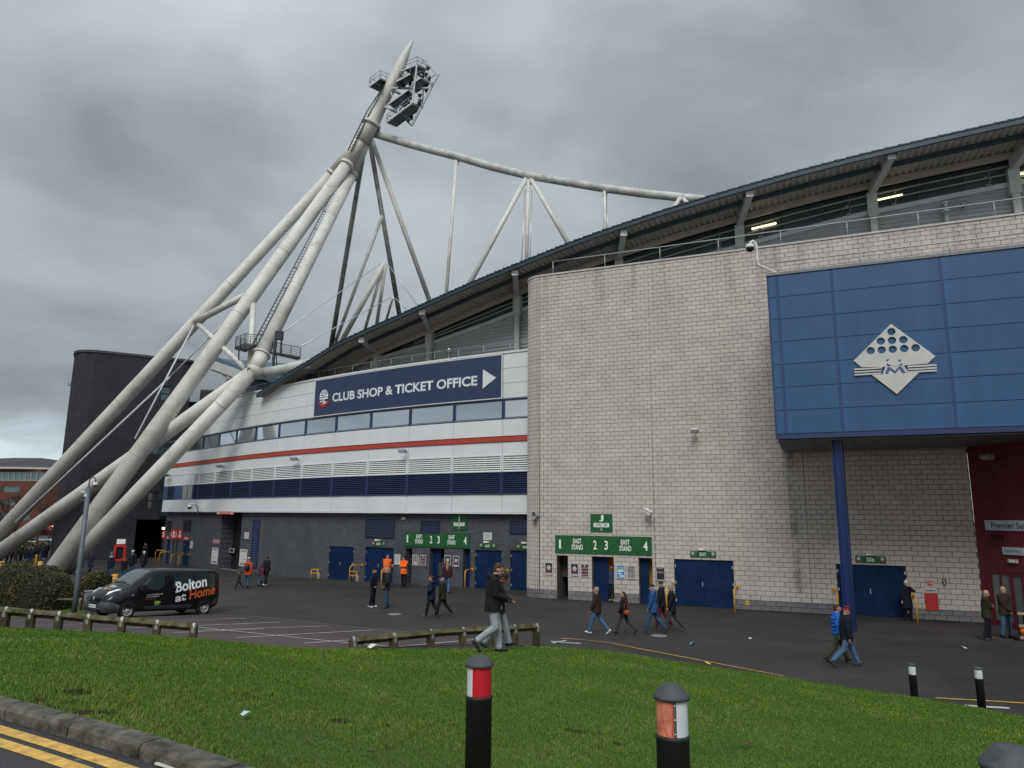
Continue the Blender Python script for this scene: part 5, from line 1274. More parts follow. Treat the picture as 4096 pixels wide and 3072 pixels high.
# ladder with hoops along the rear leg
ba = JA.lerp(TD, .08); ta = TD.lerp(up0, .5); sd = Vector((-.95, -.4, .2)); b = MB()
la, lbq = JA.lerp(TD, .08) + sd, TD + sd * .8
ux = Vector((.30, .2, 0))
for a_, q_ in ((la, lbq), (la + ux, lbq + ux)): b.tube([a_, q_], .055, 6)
n = 60
for i in range(n): p = la.lerp(lbq, i / n); b.tube([p, p + ux], .028, 4, cap=False)
for i in range(9): p = la.lerp(lbq, (i + .5) / 9); b.tube([p, p - sd * .45], .05, 5)
b.build('ladder', M('dark_ladder', (.10, .11, .115), rough=.5, metal=.3), mast, world=True)
l2, l3 = at_y(1392, 600, D_T - 2), at_y(1470, 440, D_T - 2.0); l4 = at_y(1535, 345, D_T - 1.8); b = MB()
for o_ in (Vector((0, 0, 0)), ux): b.tube([l2 + o_, l3 + o_, l4 + o_], .06, 6)
for i in range(26): p = l2.lerp(l3, i / 13) if i < 13 else l3.lerp(l4, (i - 13) / 13); b.tube([p, p + ux], .03, 4, cap=False)
b.build('ladder', MATS['dark_ladder'], mast, world=True)
# floodlight gantry: tiers of decks, posts, rails and lamps
GD = D_T - 2.0; Zg = lambda x, y: (1450 + x / 4.74, 180 + y / 4.74)
def gz(x, y, dY=0.0): return at_y(*Zg(x, y), GD + dY)
m_gan = M('gantry_steel', (.27, .285, .29), rough=.5, metal=.35, var=.1); m_deck = M('deck_grating', (.035, .037, .045), rough=.6, metal=.3, var=.3, scale=8)
gan = thing('floodlight_gantry', 'steel gantry of railed decks carrying floodlights near the mast top', 'floodlight gantry', gz(700, 800))
def deck(corners, rail_h, rails=(0, 1, 2, 3), th=.10, nm='deck'):
    P = [gz(*c) for c in corners]; n_ = (P[1] - P[0]).cross(P[2] - P[0]).normalized(); n_ = n_ if n_.z > 0 else -n_; b = MB(); t_ = Vector((0, 0, th))
    b.add(P + [p + t_ for p in P], [(3, 2, 1, 0), (4, 5, 6, 7)], 0)
    for i in range(4):
        a, c = P[i], P[(i + 1) % 4]; b.beam(a + t_ * .5, c + t_ * .5, .08, .17, 1)
    b.beam((P[0] + P[1]) / 2, (P[2] + P[3]) / 2, .07, .07, 1)
    dk = b.build(nm, [m_deck, m_gan], gan, world=True)
    r = MB()
    for i in rails:
        a, c = P[i], P[(i + 1) % 4]; k_ = max(2, int((c - a).length / 1.4))
        for f_ in (.55, 1.0): r.tube([a + Vector((0, 0, rail_h * f_)), c + Vector((0, 0, rail_h * f_))], .032, 5)
        for j in range(k_ + 1): p = a.lerp(c, j / k_); r.tube([p, p + Vector((0, 0, rail_h))], .03, 5)
    if r.v: r.build('deck_rail', m_gan, dk, world=True)
    return dk
decks = [[(455, 1470, -1), (935, 1110, -1), (1130, 1190, 2.2), (640, 1550, 2.2)], [(430, 1150, -1), (960, 760, -1), (1100, 640, 0), (1275, 730, 2.2)], [(800, 470, -1), (1030, 380, -1), (1215, 470, 2), (990, 600, 2)], [(130, 790, -1), (330, 640, -1), (560, 745, 2), (350, 895, 2)]]
deck(decks[0], .9, (0, 3)); deck([(500, 1120, -1), (860, 860, -1), (960, 960, 2), (620, 1220, 2)], .9, (1, 2)); deck([(640, 700, -1), (900, 560, -1), (1000, 650, 1.5), (700, 830, 1.5)], .9, (1,)); deck([(960, 720, -1), (1100, 630, -1), (1280, 730, 2), (1010, 910, 2)], .9, (0, 1, 2)); deck(decks[2], 1.0, (0, 1)); deck(decks[3], 1.0, (0, 1, 3))
b = MB()
for (x0, y0, d0), (x1, y1, d1), w in (((1435, 545, 0), (930, 1530, 0), .42), ((1410, 545, 1), (1150, 300, 1), .22), ((1030, 385, -1), (945, 1110, -1), .30), ((945, 1110, -1), (1130, 1190, 1), .3), ((560, 820, 0), (1260, 820, 0), .30), ((420, 1170, 0), (900, 1400, 0), .34), ((545, 900, 0), (650, 1260, 0), .24), ((700, 500, 0), (910, 465, 0), .22), ((700, 545, 0), (960, 680, 1), .28), ((930, 1530, 0), (820, 1420, 0), .24), ((1150, 840, 1), (1140, 1190, 1), .22), ((1390, 540, 1), (1200, 690, 1), .25), ((600, 870, 0), (900, 1030, 1), .34), ((1060, 240, 0), (1030, 385, 0), .24), ((430, 1180, 0), (560, 1050, 0), .25), ((760, 590, 0), (900, 480, 0), .2), ((980, 720, 0), (700, 1260, 0), .22), ((1100, 300, 1), (1080, 640, 1), .2)):
    b.beam(gz(x0, y0, d0), gz(x1, y1, d1), w * .55, w * .55)
b.build('gantry_frame', m_gan, gan, world=True)
lampme = MB(); lampme.lathe([(.10, -.25), (.22, -.2), (.38, .12), (.40, .16), (0, .17)], 10); lampme.box((0, 0, -.32), (.18, .14, .22)); lampme.beam((-.42, 0, 0), (-.42, 0, -.42), .05, .05); lampme.beam((.42, 0, 0), (.42, 0, -.42), .05, .05)
lm = lampme.mesh('floodlight', m_black)
rg = random.Random(9)
for x, y in ((1095, 960), (1250, 440), (1275, 640), (1150, 520), (1085, 560), (1210, 560), (1230, 760), (1220, 870), (960, 600), (975, 660), (905, 740), (905, 950), (920, 990), (800, 1160), (870, 1090), (1080, 1110), (1100, 1060), (880, 1420), (930, 1380), (1150, 610), (830, 1120), (790, 780)):
    o = obj('floodlight', lm, gan, parent_world(gan).inverted() @ Matrix.Translation(gz(x, y, rg.uniform(-.5, .8))) @ Matrix.Rotation(R(rg.uniform(90, 130)), 4, 'Z') @ Matrix.Rotation(R(110), 4, 'X') @ Matrix.Scale(.7, 4))
# walkway deck at the foot of the mast
wk = thing('mast_walkway', 'small railed steel walkway around the foot joint of the mast', 'walkway', at_y(1075, 1420, D_J))
Zw = lambda x, y: (800 + x / 4.022, 1280 + y / 4.022)
def wz(x, y, Y=58.2): return at_y(*Zw(x, y), Y)
def wdeck(c, rails, rh):
    P = [wz(x, y, Y) for x, y, Y in c]; b = MB(); b.add(P + [p + Vector((0, 0, .14)) for p in P], [(3, 2, 1, 0), (4, 5, 6, 7)])
    for i in range(4): b.beam(P[i], P[(i + 1) % 4], .07, .16)
    dk = b.build('deck', m_deck, wk, world=True); r = MB()
    for i in rails:
        a, q = P[i], P[(i + 1) % 4]
        for f_ in (.18, .34, .5, .66, .82, 1): r.tube([a + Vector((0, 0, rh * f_)), q + Vector((0, 0, rh * f_))], .016 if f_ < 1 else .03, 5)
        for j in range(3): p = a.lerp(q, j / 2); r.tube([p, p + Vector((0, 0, rh))], .03, 5)
    r.build('deck_rail', m_deck, dk, world=True)
wdeck([(565, 462, 57.5), (715, 398, 59.5), (900, 420, 59.5), (730, 505, 57.5)], (0, 1, 3), .98); wdeck([(1090, 520, 59.6), (1300, 560, 59.6), (1612, 615, 59.6), (1560, 630, 58.6)], (0, 1), .95)
for (x0, y0), (x1, y1), w_ in (((1190, 900), (1180, 620), .22), ((1180, 630), (1225, 340), .22), ((1300, 560), (1310, 320), .16), ((1240, 780), (1225, 560), .1), ((625, 650), (625, 490), .1)): MB().beam(wz(x0, y0, 59), wz(x1, y1, 59), w_, w_ * .8).build('support_post', m_deck, wk, world=True)
MB().box(wz(1275, 250, 59.1), (.62, .4, .72)).build('lamp_box', m_deck, wk, world=True)

# roof truss: long top tube falling to the right, with web members down to the roof
tr = thing('roof_truss', 'long pale tubular truss rising from the roof to the mast head', 'roof truss', at_y(2100, 900, 74))
TRD = lin((1490, 72), (1830, 68), (2120, 65), (2420, 62.5), (2730, 60), (2900, 58.5))
def tp(u, v): return at_y(u, v, TRD(u))
chord = [(1478, 530), (1650, 581), (1830, 627), (1970, 668), (2115, 703), (2270, 729), (2420, 754), (2580, 775), (2730, 790), (2900, 806)]
MB().tube([tp(*c) for c in chord], [.40] * 4 + [.385] * 6, 16).build('top_chord', m_mastg, tr, world=True)
for u0, v0, u1, v1, r, mt in ((1826, 640, 1784, 1190, .17, m_mast), (2106, 712, 1878, 1135, .235, m_mast), (2114, 720, 2106, 1040, .16, m_mast), (2122, 712, 2274, 975, .22, m_mast), (2418, 760, 2421, 922, .15, m_mast), (2722, 790, 2688, 845, .2, m_mast), (2732, 795, 2752, 815, .18, m_mast)):
    MB().tube([tp(u0, v0), at_y(u1, v1, TRD(u0) - 3)], r, 12).build('web_tube', mt, tr, world=True)
for u0, v0, u1, v1 in ((2128, 760, 2120, 1040), (2426, 790, 2430, 920), (2100, 760, 2086, 1050)): cable(tp(u0, v0), at_y(u1, v1, TRD(u0) - 3), .05, parent=tr)
for u0, v0 in ((2114, 712), (2728, 792), (2418, 758), (1828, 636)):
    p = tp(u0, v0); b = MB(); b.bb(p.x - .28, p.x + .28, p.y - .05, p.y + .05, p.z - .7, p.z); b.build('gusset', m_mast, tr, world=True)
# members fanning down from the mast head
tr2 = thing('end_truss', 'dark mouldy tubes fanning down from the mast head behind the roof', 'roof truss', at_y(1530, 900, 88))
def t2(u, v, Y=75): return at_y(u, v, Y)
for u0, v0, u1, v1, r, mt, nm in ((1462, 560, 1322, 1400, .34, m_mastd, 'web_tube'), (1478, 560, 1600, 1275, .34, m_mastd, 'top_chord'), (1486, 555, 1725, 1222, .34, m_mast, 'web_tube'), (1529, 862, 1330, 1400, .24, m_mastg, 'web_tube'), (1540, 1050, 1350, 1395, .36, m_mast, 'web_tube'), (1537, 1052, 1455, 1335, .22, m_mast, 'web_tube'), (1543, 1056, 1505, 1310, .26, m_mast, 'web_tube'), (1571, 1190, 1542, 1292, .18, m_mast, 'web_tube')):
    MB().tube([t2(u0, v0, 73), t2(u1, v1, 77)], r * .78, 12).build(nm, mt, tr2, world=True)
for u0, v0, u1, v1 in ((1135, 1326, 1536, 1046), (1207, 1383, 1567, 1188), (1551, 1057, 1680, 1235), (1578, 1190, 1640, 1252)): cable(t2(u0, v0, 59 if u0 < 1300 else 75), t2(u1, v1, 75), .04, parent=tr2)
# ring tube from the lower node along the roof, and the neighbouring stand's roof corner beyond
MB().tube([JA + Vector((.3, 0, -.4)), at_y(1150, 1478, 56.0), at_y(1270, 1450, 54.4)], [.46, .46, .46], 16).build('ring_tube', m_mastg, mast, world=True)
ns = thing('neighbour_stand', 'corner of the next stand with blue roof and pale brackets behind the mast', 'stadium', at_y(950, 1480, 96))
b = MB(); A_, B_, C_, D_ = at_y(850, 1432, 96), at_y(1260, 1462, 110), at_y(1230, 1560, 100), at_y(990, 1490, 92); b.add([A_, B_, C_, D_], [(0, 1, 2, 3)]); b.add([p - Vector((0, 0, .8)) for p in (A_, B_, C_, D_)], [(3, 2, 1, 0)]); b.beam(A_, D_, .5, .8); b.beam(D_, C_, .5, .8); b.build('roof', M('blue_roof_sheet', (.075, .13, .17), rough=.5, var=.1, metal=.2), ns, world=True)
b = MB(); b.beam(at_y(838, 1455, 95), at_y(968, 1502, 92), .6, 1.1); b.beam(at_y(850, 1470, 95), at_y(935, 1500, 93), .5, .9); b.beam(at_y(895, 1495, 94), at_y(1000, 1525, 92), .5, .9)
for u in (917, 924, 931): b.beam(at_y(u, 1470, 93), at_y(u - 2, 1515, 93), .2, .3)
b.build('roof_bracket', m_steelw, ns, world=True)
b = MB(); p, q = at_y(905, 1515, 97), at_y(1240, 1600, 97); b.bb(p.x, q.x, 97, 110, q.z - 5, p.z); b.build('upper_wall', m_gmetal, ns, world=True)

# ---------------------------------------------------------------- signs, posters and fittings on the walls
def sign(name, label, cat, path, off, u0, u1, v0, v1, mat, th=.04, group=None, frame=None, proud=.0):
    s, z, w, h = onwall(path, u0, u1, v0, v1, off); t = thing(name, label, cat, mat=path.frame(s, z, off + th + proud + .002), group=group)
    b = MB(); b.box((0, th / 2, 0), (w, th, h)); b.build('board', mat, t)
    if frame:
        q = MB(); f = min(w, h) * .07
        for sx in (-1, 1): q.box((sx * (w / 2 - f / 2), -.004, 0), (f, .02, h))
        for sz in (-1, 1): q.box((0, -.004, sz * (h / 2 - f / 2)), (w - 2 * f, .02, f))
        q.build('frame', frame, t)
    t['_w'] = w; t['_h'] = h
    return t, w, h
def flat(parent, name, x, z, w, h, mat, y=-.004, th=.004): return MB().box((x, y, z), (w, th, h)).build(name, mat, parent)
def poly(parent, name, pts, mat, y=-.004, th=.006): return MB().prism(pts, y, y + th).build(name, mat, parent)
m_ribbon = M('ribbon_red', (.42, .035, .035), rough=.5, var=.05)
def crest(parent, x, z, d, dark, y=-.006, mono=False, bend=None):
    """round club crest: quartered white disc with cut letters over a red ribbon"""
    r = d / 2; y2 = y - .004; W_ = MB(); D_ = MB(); Rb_ = MB(); n = 28
    W_.prism([(x + r * .95 * math.cos(a), z + r * 1.1 * math.sin(a)) for a in (2 * math.pi * k / n for k in range(n))], y, y + .004)
    def cutb(x0, x1, z0, z1): D_.box((x + (x0 + x1) / 2 * r, y2, z + (z0 + z1) / 2 * r), ((x1 - x0) * r, .004, (z1 - z0) * r))
    cutb(-.95, .95, -.06, .04); cutb(-.05, .04, .06, 1.08)
    cutb(-.62, -.2, .20, .42); cutb(-.50, -.2, .58, .80); cutb(.20, .34, .28, .95); cutb(.54, .68, .28, .80)
    cutb(-.95, -.16, -.46, -.28); cutb(-.66, -.16, -.86, -.64); cutb(.20, .98, -.66, -.28); cutb(-.05, .03, -.9, -.2)
    o = W_.build('crest_disc', m_signw, parent); D_.build('crest_letters', dark, parent)
    if not mono:
        for sx in (-1, 1): Rb_.prism([(x + sx * a * r, z + c * r) for a, c in (((1.2, -.48), (1.05, -.95), (.15, -1.5), (.05, -1.05)) if sx < 0 else ((.05, -1.05), (.15, -1.5), (1.05, -.95), (1.2, -.48)))[::-1]], y2 - .004, y2)
        Rb_.prism([(x + .3 * r * math.cos(k * math.pi / 3), z - 1.2 * r + .3 * r * math.sin(k * math.pi / 3)) for k in range(6)], y2 - .008, y2 - .004)
        Rb_.build('crest_ribbon', m_ribbon, parent)
# club sign: bends with the wall
def bent(name, path, off, s0, s1, z0, z1, mat, parent, th=.03):
    b = MB(); strip(b, path, s0, s1, z0, z1, off, th, 0, .8); return b.build(name, mat, parent, world=True)
def bent_text(body, s0, s1, zc, h, off, mat, parent, bold, name='lettering'):
    me = text_mesh(body, s1 - s0, h, mat, bold).copy(); inv = parent_world(parent).inverted(); sm = (s0 + s1) / 2
    for v in me.vertices: x, y = CLX.pos(sm + v.co.x, off); v.co = inv @ Vector((x, y, zc + v.co.z))
    return obj(name, me, parent)
cs = thing('club_sign', 'long navy sign reading CLUB SHOP & TICKET OFFICE with crest and arrow', 'sign', mat=CLX.frame(CLX.hit(1660, 1500)[0], 12.88, .06))
s0, s1 = CLX.hit(1261, 1600)[0], CLX.hit(2010, 1500)[0]
bent('board', CLX, .07, s0, s1, 11.50, 14.26, m_clubn, cs)
for z0, z1 in ((11.47, 11.52), (14.24, 14.29)): bent('edge_trim', CLX, .09, s0 - .03, s1 + .03, z0, z1, m_trimw, cs)
for e in (s0, s1): bent('edge_trim', CLX, .09, e - .03, e + .03, 11.52, 14.24, m_trimw, cs)
ta, tb = CLX.hit(1333, 1590)[0], CLX.hit(1912, 1520)[0]; zt = CLX.hit(1340, 1575)[1]; zb = CLX.hit(1340, 1607)[1]
za_ = CLX.hit(1905, 1503)[1]; zb_ = CLX.hit(1905, 1542)[1]; zt = (zt + za_) / 2; zb = (zb + zb_) / 2
m_txt = M('sign_letter_white', (.66, .69, .72), rough=.4, var=0)
bent_text('CLUB SHOP & TICKET OFFICE', ta, tb, (zt + zb) / 2, (zt - zb) * 1.04, .078, m_txt, cs, .028)
sc_, zc_ = CLX.hit(1299, 1596); t = obj('crest', MB().box((0, .01, 0), (.01, .005, .01)).mesh('crest', m_clubn), cs, parent_world(cs).inverted() @ CLX.frame(sc_, zc_ + .12, .085)); crest(t, 0, 0, 1.05, m_clubn)
sa, za = CLX.hit(1934, 1517); poly(cs, 'arrow', [(0, 0)] * 0 or [(0, -.62), (.98, 0), (0, .62)], m_txt).matrix_basis = parent_world(cs).inverted() @ CLX.frame(sa, za, .085)

def stand_sign(label, path, off, u0, u1, v0, v1):
    t, w, h = sign('stand_sign', label, 'sign', path, off, u0, u1, v0, v1, m_signg)
    for ch, fx, fw in (('1', .052, .022), ('2', .425, .036), ('3', .541, .036), ('4', .938, .042)): lettering(ch, w * fw, h * .50, m_signw, t, (fx - .5) * w, 0, bold=.02, name='numeral')
    for fx in (.237, .736): lettering('EAST', w * .088, h * .27, m_signw, t, (fx - .5) * w, h * .19, bold=.02); lettering('STAND', w * .120, h * .29, m_signw, t, (fx - .5) * w, -h * .15, bold=.02)
stand_sign('green EAST STAND sign with numbers 1 to 4 on the grey brick wall', CLX, GWO, 1620.5, 1880.5, 2129, 2189)
stand_sign('green EAST STAND sign with numbers 1 to 4 on the stone wall', STP, 0, 2222, 2607.7, 2144, 2217)
def tier_sign(label, ch, txt, path, off, u0, u1, v0, v1):
    t, w, h = sign('tier_sign', label, 'sign', path, off, u0, u1, v0, v1, m_signg)
    lettering(ch, w * (.06 if ch == 'I' else .20), h * .36, m_signw, t, 0, h * .26, bold=.03, name='numeral'); flat(t, 'name_plate', 0, -h * .12, w * .70, h * .23, m_signw)
    lettering(txt, w * .58, h * .16, m_signk, t, 0, -h * .12, y=-.010, bold=.01); crest(t, 0, -h * .36, h * .12, m_signk, mono=True)
tier_sign('square green sign reading I LOWER TIER on the grey brick wall', 'I', 'LOWER TIER', CLX, GWO, 1808, 1869, 2061, 2119.5)
tier_sign('square green sign reading J UPPER TIER on the stone wall', 'J', 'UPPER TIER', STP, 0, 2362.5, 2450, 2056, 2128)
m_cream = M('cream_plastic', (.48, .45, .36), rough=.5, var=.08)
def exit_sign(txt, label, path, off, u0, u1, v0, v1, lamp, lab2):
    t, w, h = sign('exit_sign', label, 'sign', path, off, u0, u1, v0, v1, m_signg); lettering(txt, w * (.24 if len(txt) < 4 else .29), h * .58, m_signw, t, 0, 0, bold=.015)
    for sx in (-1, 1): crest(t, sx * w * .39, h * .08, h * .5, m_signg)
    s, z, w, h = onwall(path, *lamp, off); l = thing('exit_lamp', lab2, 'wall lamp', mat=path.frame(s, z, off + .02))
    b = MB(); b.add([(-w / 2, .0, -h / 2), (w / 2, .0, -h / 2), (w / 2, .0, h / 2), (-w / 2, 0, h / 2), (-w / 2 + .02, -.11, -h / 2 + .02), (w / 2 - .02, -.11, -h / 2 + .02), (w / 2 - .02, -.11, h / 2 - .02), (-w / 2 + .02, -.11, h / 2 - .02)], [(4, 5, 6, 7), (0, 1, 5, 4), (1, 2, 6, 5), (2, 3, 7, 6), (3, 0, 4, 7)]); b.build('housing', m_cream, l); flat(l, 'diffuser', -w * .15, 0, w * .5, h * .6, m_signw, -.113)
exit_sign('EX10', 'small green EX10 sign above the blue double doors', CLX, GWO, 1489, 1542.5, 2166, 2184, (1503, 1523, 2156.5, 2165), 'cream exit lamp above the EX10 sign')
exit_sign('EX9', 'small green EX9 sign above a blue door in the grey wall', CLX, GWO, 1918, 1985, 2174, 2193, (1936, 1960, 2164, 2173), 'cream exit lamp above the EX9 sign')
exit_sign('EX8', 'green exit sign partly cut off by the rounded stone corner', CLX, GWO, 2067, 2136, 2179, 2197, (2088, 2115, 2167, 2176), 'cream exit lamp beside the rounded stone corner')
exit_sign('EX7', 'green EX7 sign above the blue doors in the stone wall', STP, 0, 2761, 2864, 2205, 2229, (2794, 2825.5, 2192, 2203), 'cream exit lamp above the EX7 sign')
exit_sign('EX6', 'green EX6 sign above the blue doors behind the column', STP, 0, 3421.7, 3543, 2224, 2252, (3459.5, 3498, 2212, 2223), 'grey exit lamp above the EX6 sign')
# posters and notices
m_pk = M('poster_black', (.022, .022, .026), rough=.35, var=.2); m_pn = M('poster_navy', (.012, .018, .05), rough=.35, var=.1); m_pw = M('poster_white', (.55, .56, .56), rough=.4, var=.08, scale=8); m_pg = M('poster_grey', (.22, .22, .22), rough=.4, var=.45, scale=7); m_pr = M('poster_maroon', (.055, .022, .026), rough=.35, var=.2); m_pb = M('poster_blue', (.03, .25, .55), rough=.35, var=.35, scale=6); m_frw = M('poster_frame', (.58, .58, .57), rough=.4, var=.05); m_prb = M('poster_red_print', (.30, .05, .06), rough=.5); m_ptx = M('poster_grey_print', (.20, .20, .20), rough=.5); m_pyl = M('poster_yellow_print', (.6, .5, .1), rough=.5)
def poster(label, path, off, u0, u1, v0, v1, base, art, group='framed posters by the turnstiles', frame=True):
    t, w, h = sign('poster', label, 'poster', path, off, u0, u1, v0, v1, base, .03, group if frame else None, m_frw if frame else None); fl = lambda *a: flat(t, 'print', a[0] * w, a[1] * h, a[2] * w, a[3] * h, a[4], -.003)
    if art == 'crest': crest(t, 0, h * .06, w * .52, base); fl(0, .38, .5, .025, m_ptx); fl(0, -.36, .72, .04, m_signw); fl(0, -.42, .5, .02, m_signw)
    if art == 'lines':
        for k in range(5): fl(0, .16 - k * .12, .78, .035, m_prb if k % 2 else m_pw)
        crest(t, 0, h * .33, w * .26, base, mono=True)
    if art == 'photo': fl(0, .32, .66, .08, m_ptx); fl(0, .05, .6, .20, m_ptx); fl(0, .06, .7, .04, m_pw); fl(0, -.28, .4, .22, m_pw)
    if art == 'text':
        for k in range(9): fl(-.03 * (k % 3), .36 - k * .085, .74 - .1 * (k % 2), .02, m_ptx)
    if art == 'blue': fl(0, .30, .7, .04, m_pyl); fl(0, .18, .8, .07, m_pyl); fl(0, .05, .66, .10, m_signw); fl(-.1, -.16, .4, .15, m_pw); fl(.15, -.32, .5, .09, m_signw)
    if art == 'journey': fl(0, .36, .6, .03, m_pw); lettering('JOURNEY', w * .7, h * .08, m_signw, t, 0, h * .10, -.006, .01); fl(0, .01, .62, .04, m_prb); 
    if art == 'banner': fl(0, .41, .82, .12, m_pg); crest(t, 0, h * .03, w * .5, m_pg, mono=True); fl(0, -.22, .3, .02, m_ptx); fl(0, -.38, .8, .12, m_pg); fl(.16, -.38, .4, .06, M('poster_orange', (.5, .2, .1), rough=.5))
    return t
gp = lambda *a: poster(a[0], CLX, GWO, *a[1:])
gp('white framed notice beside the steward, right of the EX10 doors', 1580, 1602, 2217, 2258, m_pw, 'text'); gp('framed grey photo poster right of turnstile 1 in the grey wall', 1651.5, 1675, 2219, 2261, m_pg, 'photo'); gp('framed maroon striped poster left of the middle turnstile in the grey wall', 1681, 1705, 2220, 2261.5, m_pr, 'lines'); gp('framed grey poster with club crest left of its navy neighbour', 1780, 1804, 2222, 2265, m_pk, 'crest'); gp('framed navy poster with club crest left of turnstile 4 in the grey wall', 1813, 1837.5, 2223.5, 2266.5, m_pn, 'crest')
sp = lambda *a: poster(a[0], STP, 0, *a[1:])
sp('framed black crest poster on the rounded stone corner side', 2180.5, 2212, 2249, 2299, m_pk, 'crest'); sp('framed navy crest poster right of turnstile 1 in the stone wall', 2283, 2315, 2253, 2303.6, m_pn, 'crest'); sp('framed maroon striped poster left of the blue turnstile door in the stone wall', 2324, 2356, 2255, 2306, m_pr, 'lines'); sp('framed bright blue poster right of the doorway with a man', 2466, 2500, 2260, 2313, m_pb, 'blue'); sp('framed grey sketch poster beside the bright blue one', 2508, 2543.5, 2262, 2315.5, m_pg, 'none'); sp('framed black poster with JOURNEY in white, left of the EX7 doors', 2624, 2661, 2267, 2321.5, m_pk, 'journey')
poster('white safety notice above the EX9 sign', CLX, GWO, 1934, 1968, 2130, 2160, m_pw, 'text', frame=False); poster('small white notice high on the wall right of the roller gate', CLX, GWO, 979, 996, 2129, 2155, m_pw, 'text', frame=False)
poster('tall pale banner with crest on the wall left of the roller gate', CLX, GWO, 848, 872, 2191, 2256, m_pw, 'banner', 'tall pale banners flanking the roller gate'); poster('tall pale banner with crest on the wall right of the roller gate', CLX, GWO, 960, 988, 2197, 2265, m_pw, 'banner', 'tall pale banners flanking the roller gate')
poster('narrow white notice beside the blue doors at the far left', CLX, GWO, 761, 771, 2164, 2193, m_pw, 'text', frame=False); poster('faded pink notice above the left tall banner', CLX, GWO, 853, 879, 2158, 2174, M('faded_pink', (.40, .22, .25), rough=.6, var=.15, scale=8), 'none', frame=False)
t, w, h = sign('camera_sign', 'yellow CCTV warning sign on the dark roller gate', 'sign', CLX, GWO - 1.0, 889, 916, 2167, 2192, m_yellow, .03, proud=.09); flat(t, 'print', 0, h * .36, w * .7, h * .08, m_signk); flat(t, 'pictogram', .0, h * .05, w * .4, h * .14, m_signk); poly(t, 'pictogram', [(0, -h * .2), (w * .08, -h * .2), (w * .14, h * .04), (w * .02, h * .04)], m_signk); flat(t, 'print', 0, -h * .34, w * .7, h * .1, m_ptx)
t, w, h = sign('control_box', 'grey square frame with dark centre on the roller gate', 'panel', CLX, GWO - 1.0, 923, 943, 2192, 2211, m_silver, .05, proud=.09); flat(t, 'panel', 0, 0, w * .55, h * .55, m_signk)
t, w, h = sign('height_sign', 'striped red and white height limit sign above the roller gate', 'sign', CLX, .05, 868, 936, 2046.5, 2057.5, m_signr, .03)
for sx in (-1, 1):
    for k in range(5): poly(t, 'stripe', [(sx * w * (.30 + .042 * k) - .03, -h * .45), (sx * w * (.30 + .042 * k) + .03, -h * .45), (sx * w * (.30 + .042 * k) + .03 + sx * .09, h * .45), (sx * w * (.30 + .042 * k) - .03 + sx * .09, h * .45)], m_signw)
lettering('MAX HEIGHT 4.25', w * .46, h * .5, m_signw, t, 0, 0, bold=.01)
def red_sign(label, r, kind):
    t, w, h = sign('stand_sign', label, 'sign', CLX, GWO, *r, m_signr)
    if kind == 'long':
        for sx in (-1, 1): flat(t, 'numeral', sx * w * .36, -h * .02, w * .07, h * .5, m_signw)
        flat(t, 'lettering', 0, h * .2, w * .26, h * .26, m_signw); flat(t, 'lettering', 0, -h * .16, w * .26, h * .26, m_signw)
    if kind == 'H': lettering('H', w * .4, h * .34, m_signw, t, 0, h * .22, bold=.03); flat(t, 'name_plate', 0, -h * .14, w * .66, h * .24, m_signw); flat(t, 'print', 0, -h * .14, w * .4, h * .12, m_ptx)
    if kind == 'small': flat(t, 'lettering', 0, 0, w * .22, h * .6, m_signw); [flat(t, 'numeral', sx * w * .38, 0, w * .1, h * .4, m_signw) for sx in (-1, 1)]
red_sign('red turnstile sign at the far left end of the grey wall, under the lit lamp', (650, 662, 2122, 2155), 'long'); red_sign('wide red turnstile sign beside the red H sign', (684, 710, 2119, 2157), 'long'); red_sign('narrow red sign with letter H at the left of the grey wall', (713.5, 729, 2118, 2158), 'H'); red_sign('small red sign above the leftmost blue door', (668, 677, 2144, 2155), 'small'); red_sign('small red sign above the second blue door from the left', (737, 755, 2146, 2160), 'small')
t, w, h = sign('bulkhead_lamp', 'lit warm wall lamp above the leftmost red sign', 'wall lamp', CLX, GWO, 653, 664, 2108, 2119, m_black, .05); flat(t, 'diffuser', 0, 0, w * .8, h * .8, m_lampw, -.06, .06)
t, w, h = sign('bulkhead_lamp', 'small pale box lamp high on the grey wall between the vents', 'wall lamp', CLX, GWO, 1609, 1623, 2069, 2078, m_cream, .08); flat(t, 'grille', 0, 0, w * .6, h * .5, m_ptx)
# stone wall extras at the right
t, w, h = sign('fire_notice', 'small red and white fire notice above the GREEN 2 plate', 'sign', STP, 0, 3710, 3729.5, 2324, 2341, m_signr, .02); flat(t, 'print', -w * .18, h * .15, w * .35, h * .08, m_signw); flat(t, 'print', -w * .18, -h * .1, w * .35, h * .08, m_signw); flat(t, 'print', w * .28, 0, w * .2, h * .6, m_signw)
t, w, h = sign('zone_plate', 'white plate reading GREEN 2 on the stone wall', 'sign', STP, 0, 3703, 3740, 2344, 2361.5, m_pw, .02); lettering('GREEN', w * .84, h * .34, m_ptx, t, 0, h * .22); lettering('2', w * .12, h * .3, m_ptx, t, 0, -h * .18); flat(t, 'print', 0, -h * .46, w, h * .08, m_signk)
t, w, h = sign('hatch', 'flat red metal inlet hatch low on the stone wall', 'hatch', STP, 0, 3699.7, 3753, 2372.4, 2440.5, M('red_hatch_paint', (.42, .035, .03), rough=.45, var=.08), .03); flat(t, 'latch', -w * .38, 0, w * .08, h * .08, m_signk); 
s, z, w, h = onwall(STP, 3768, 3785, 2314, 2342.6); t = thing('oval_plaque', 'black oval plaque with a white figure on the stone wall', 'plaque', mat=STP.frame(s, z, .03)); n = 20
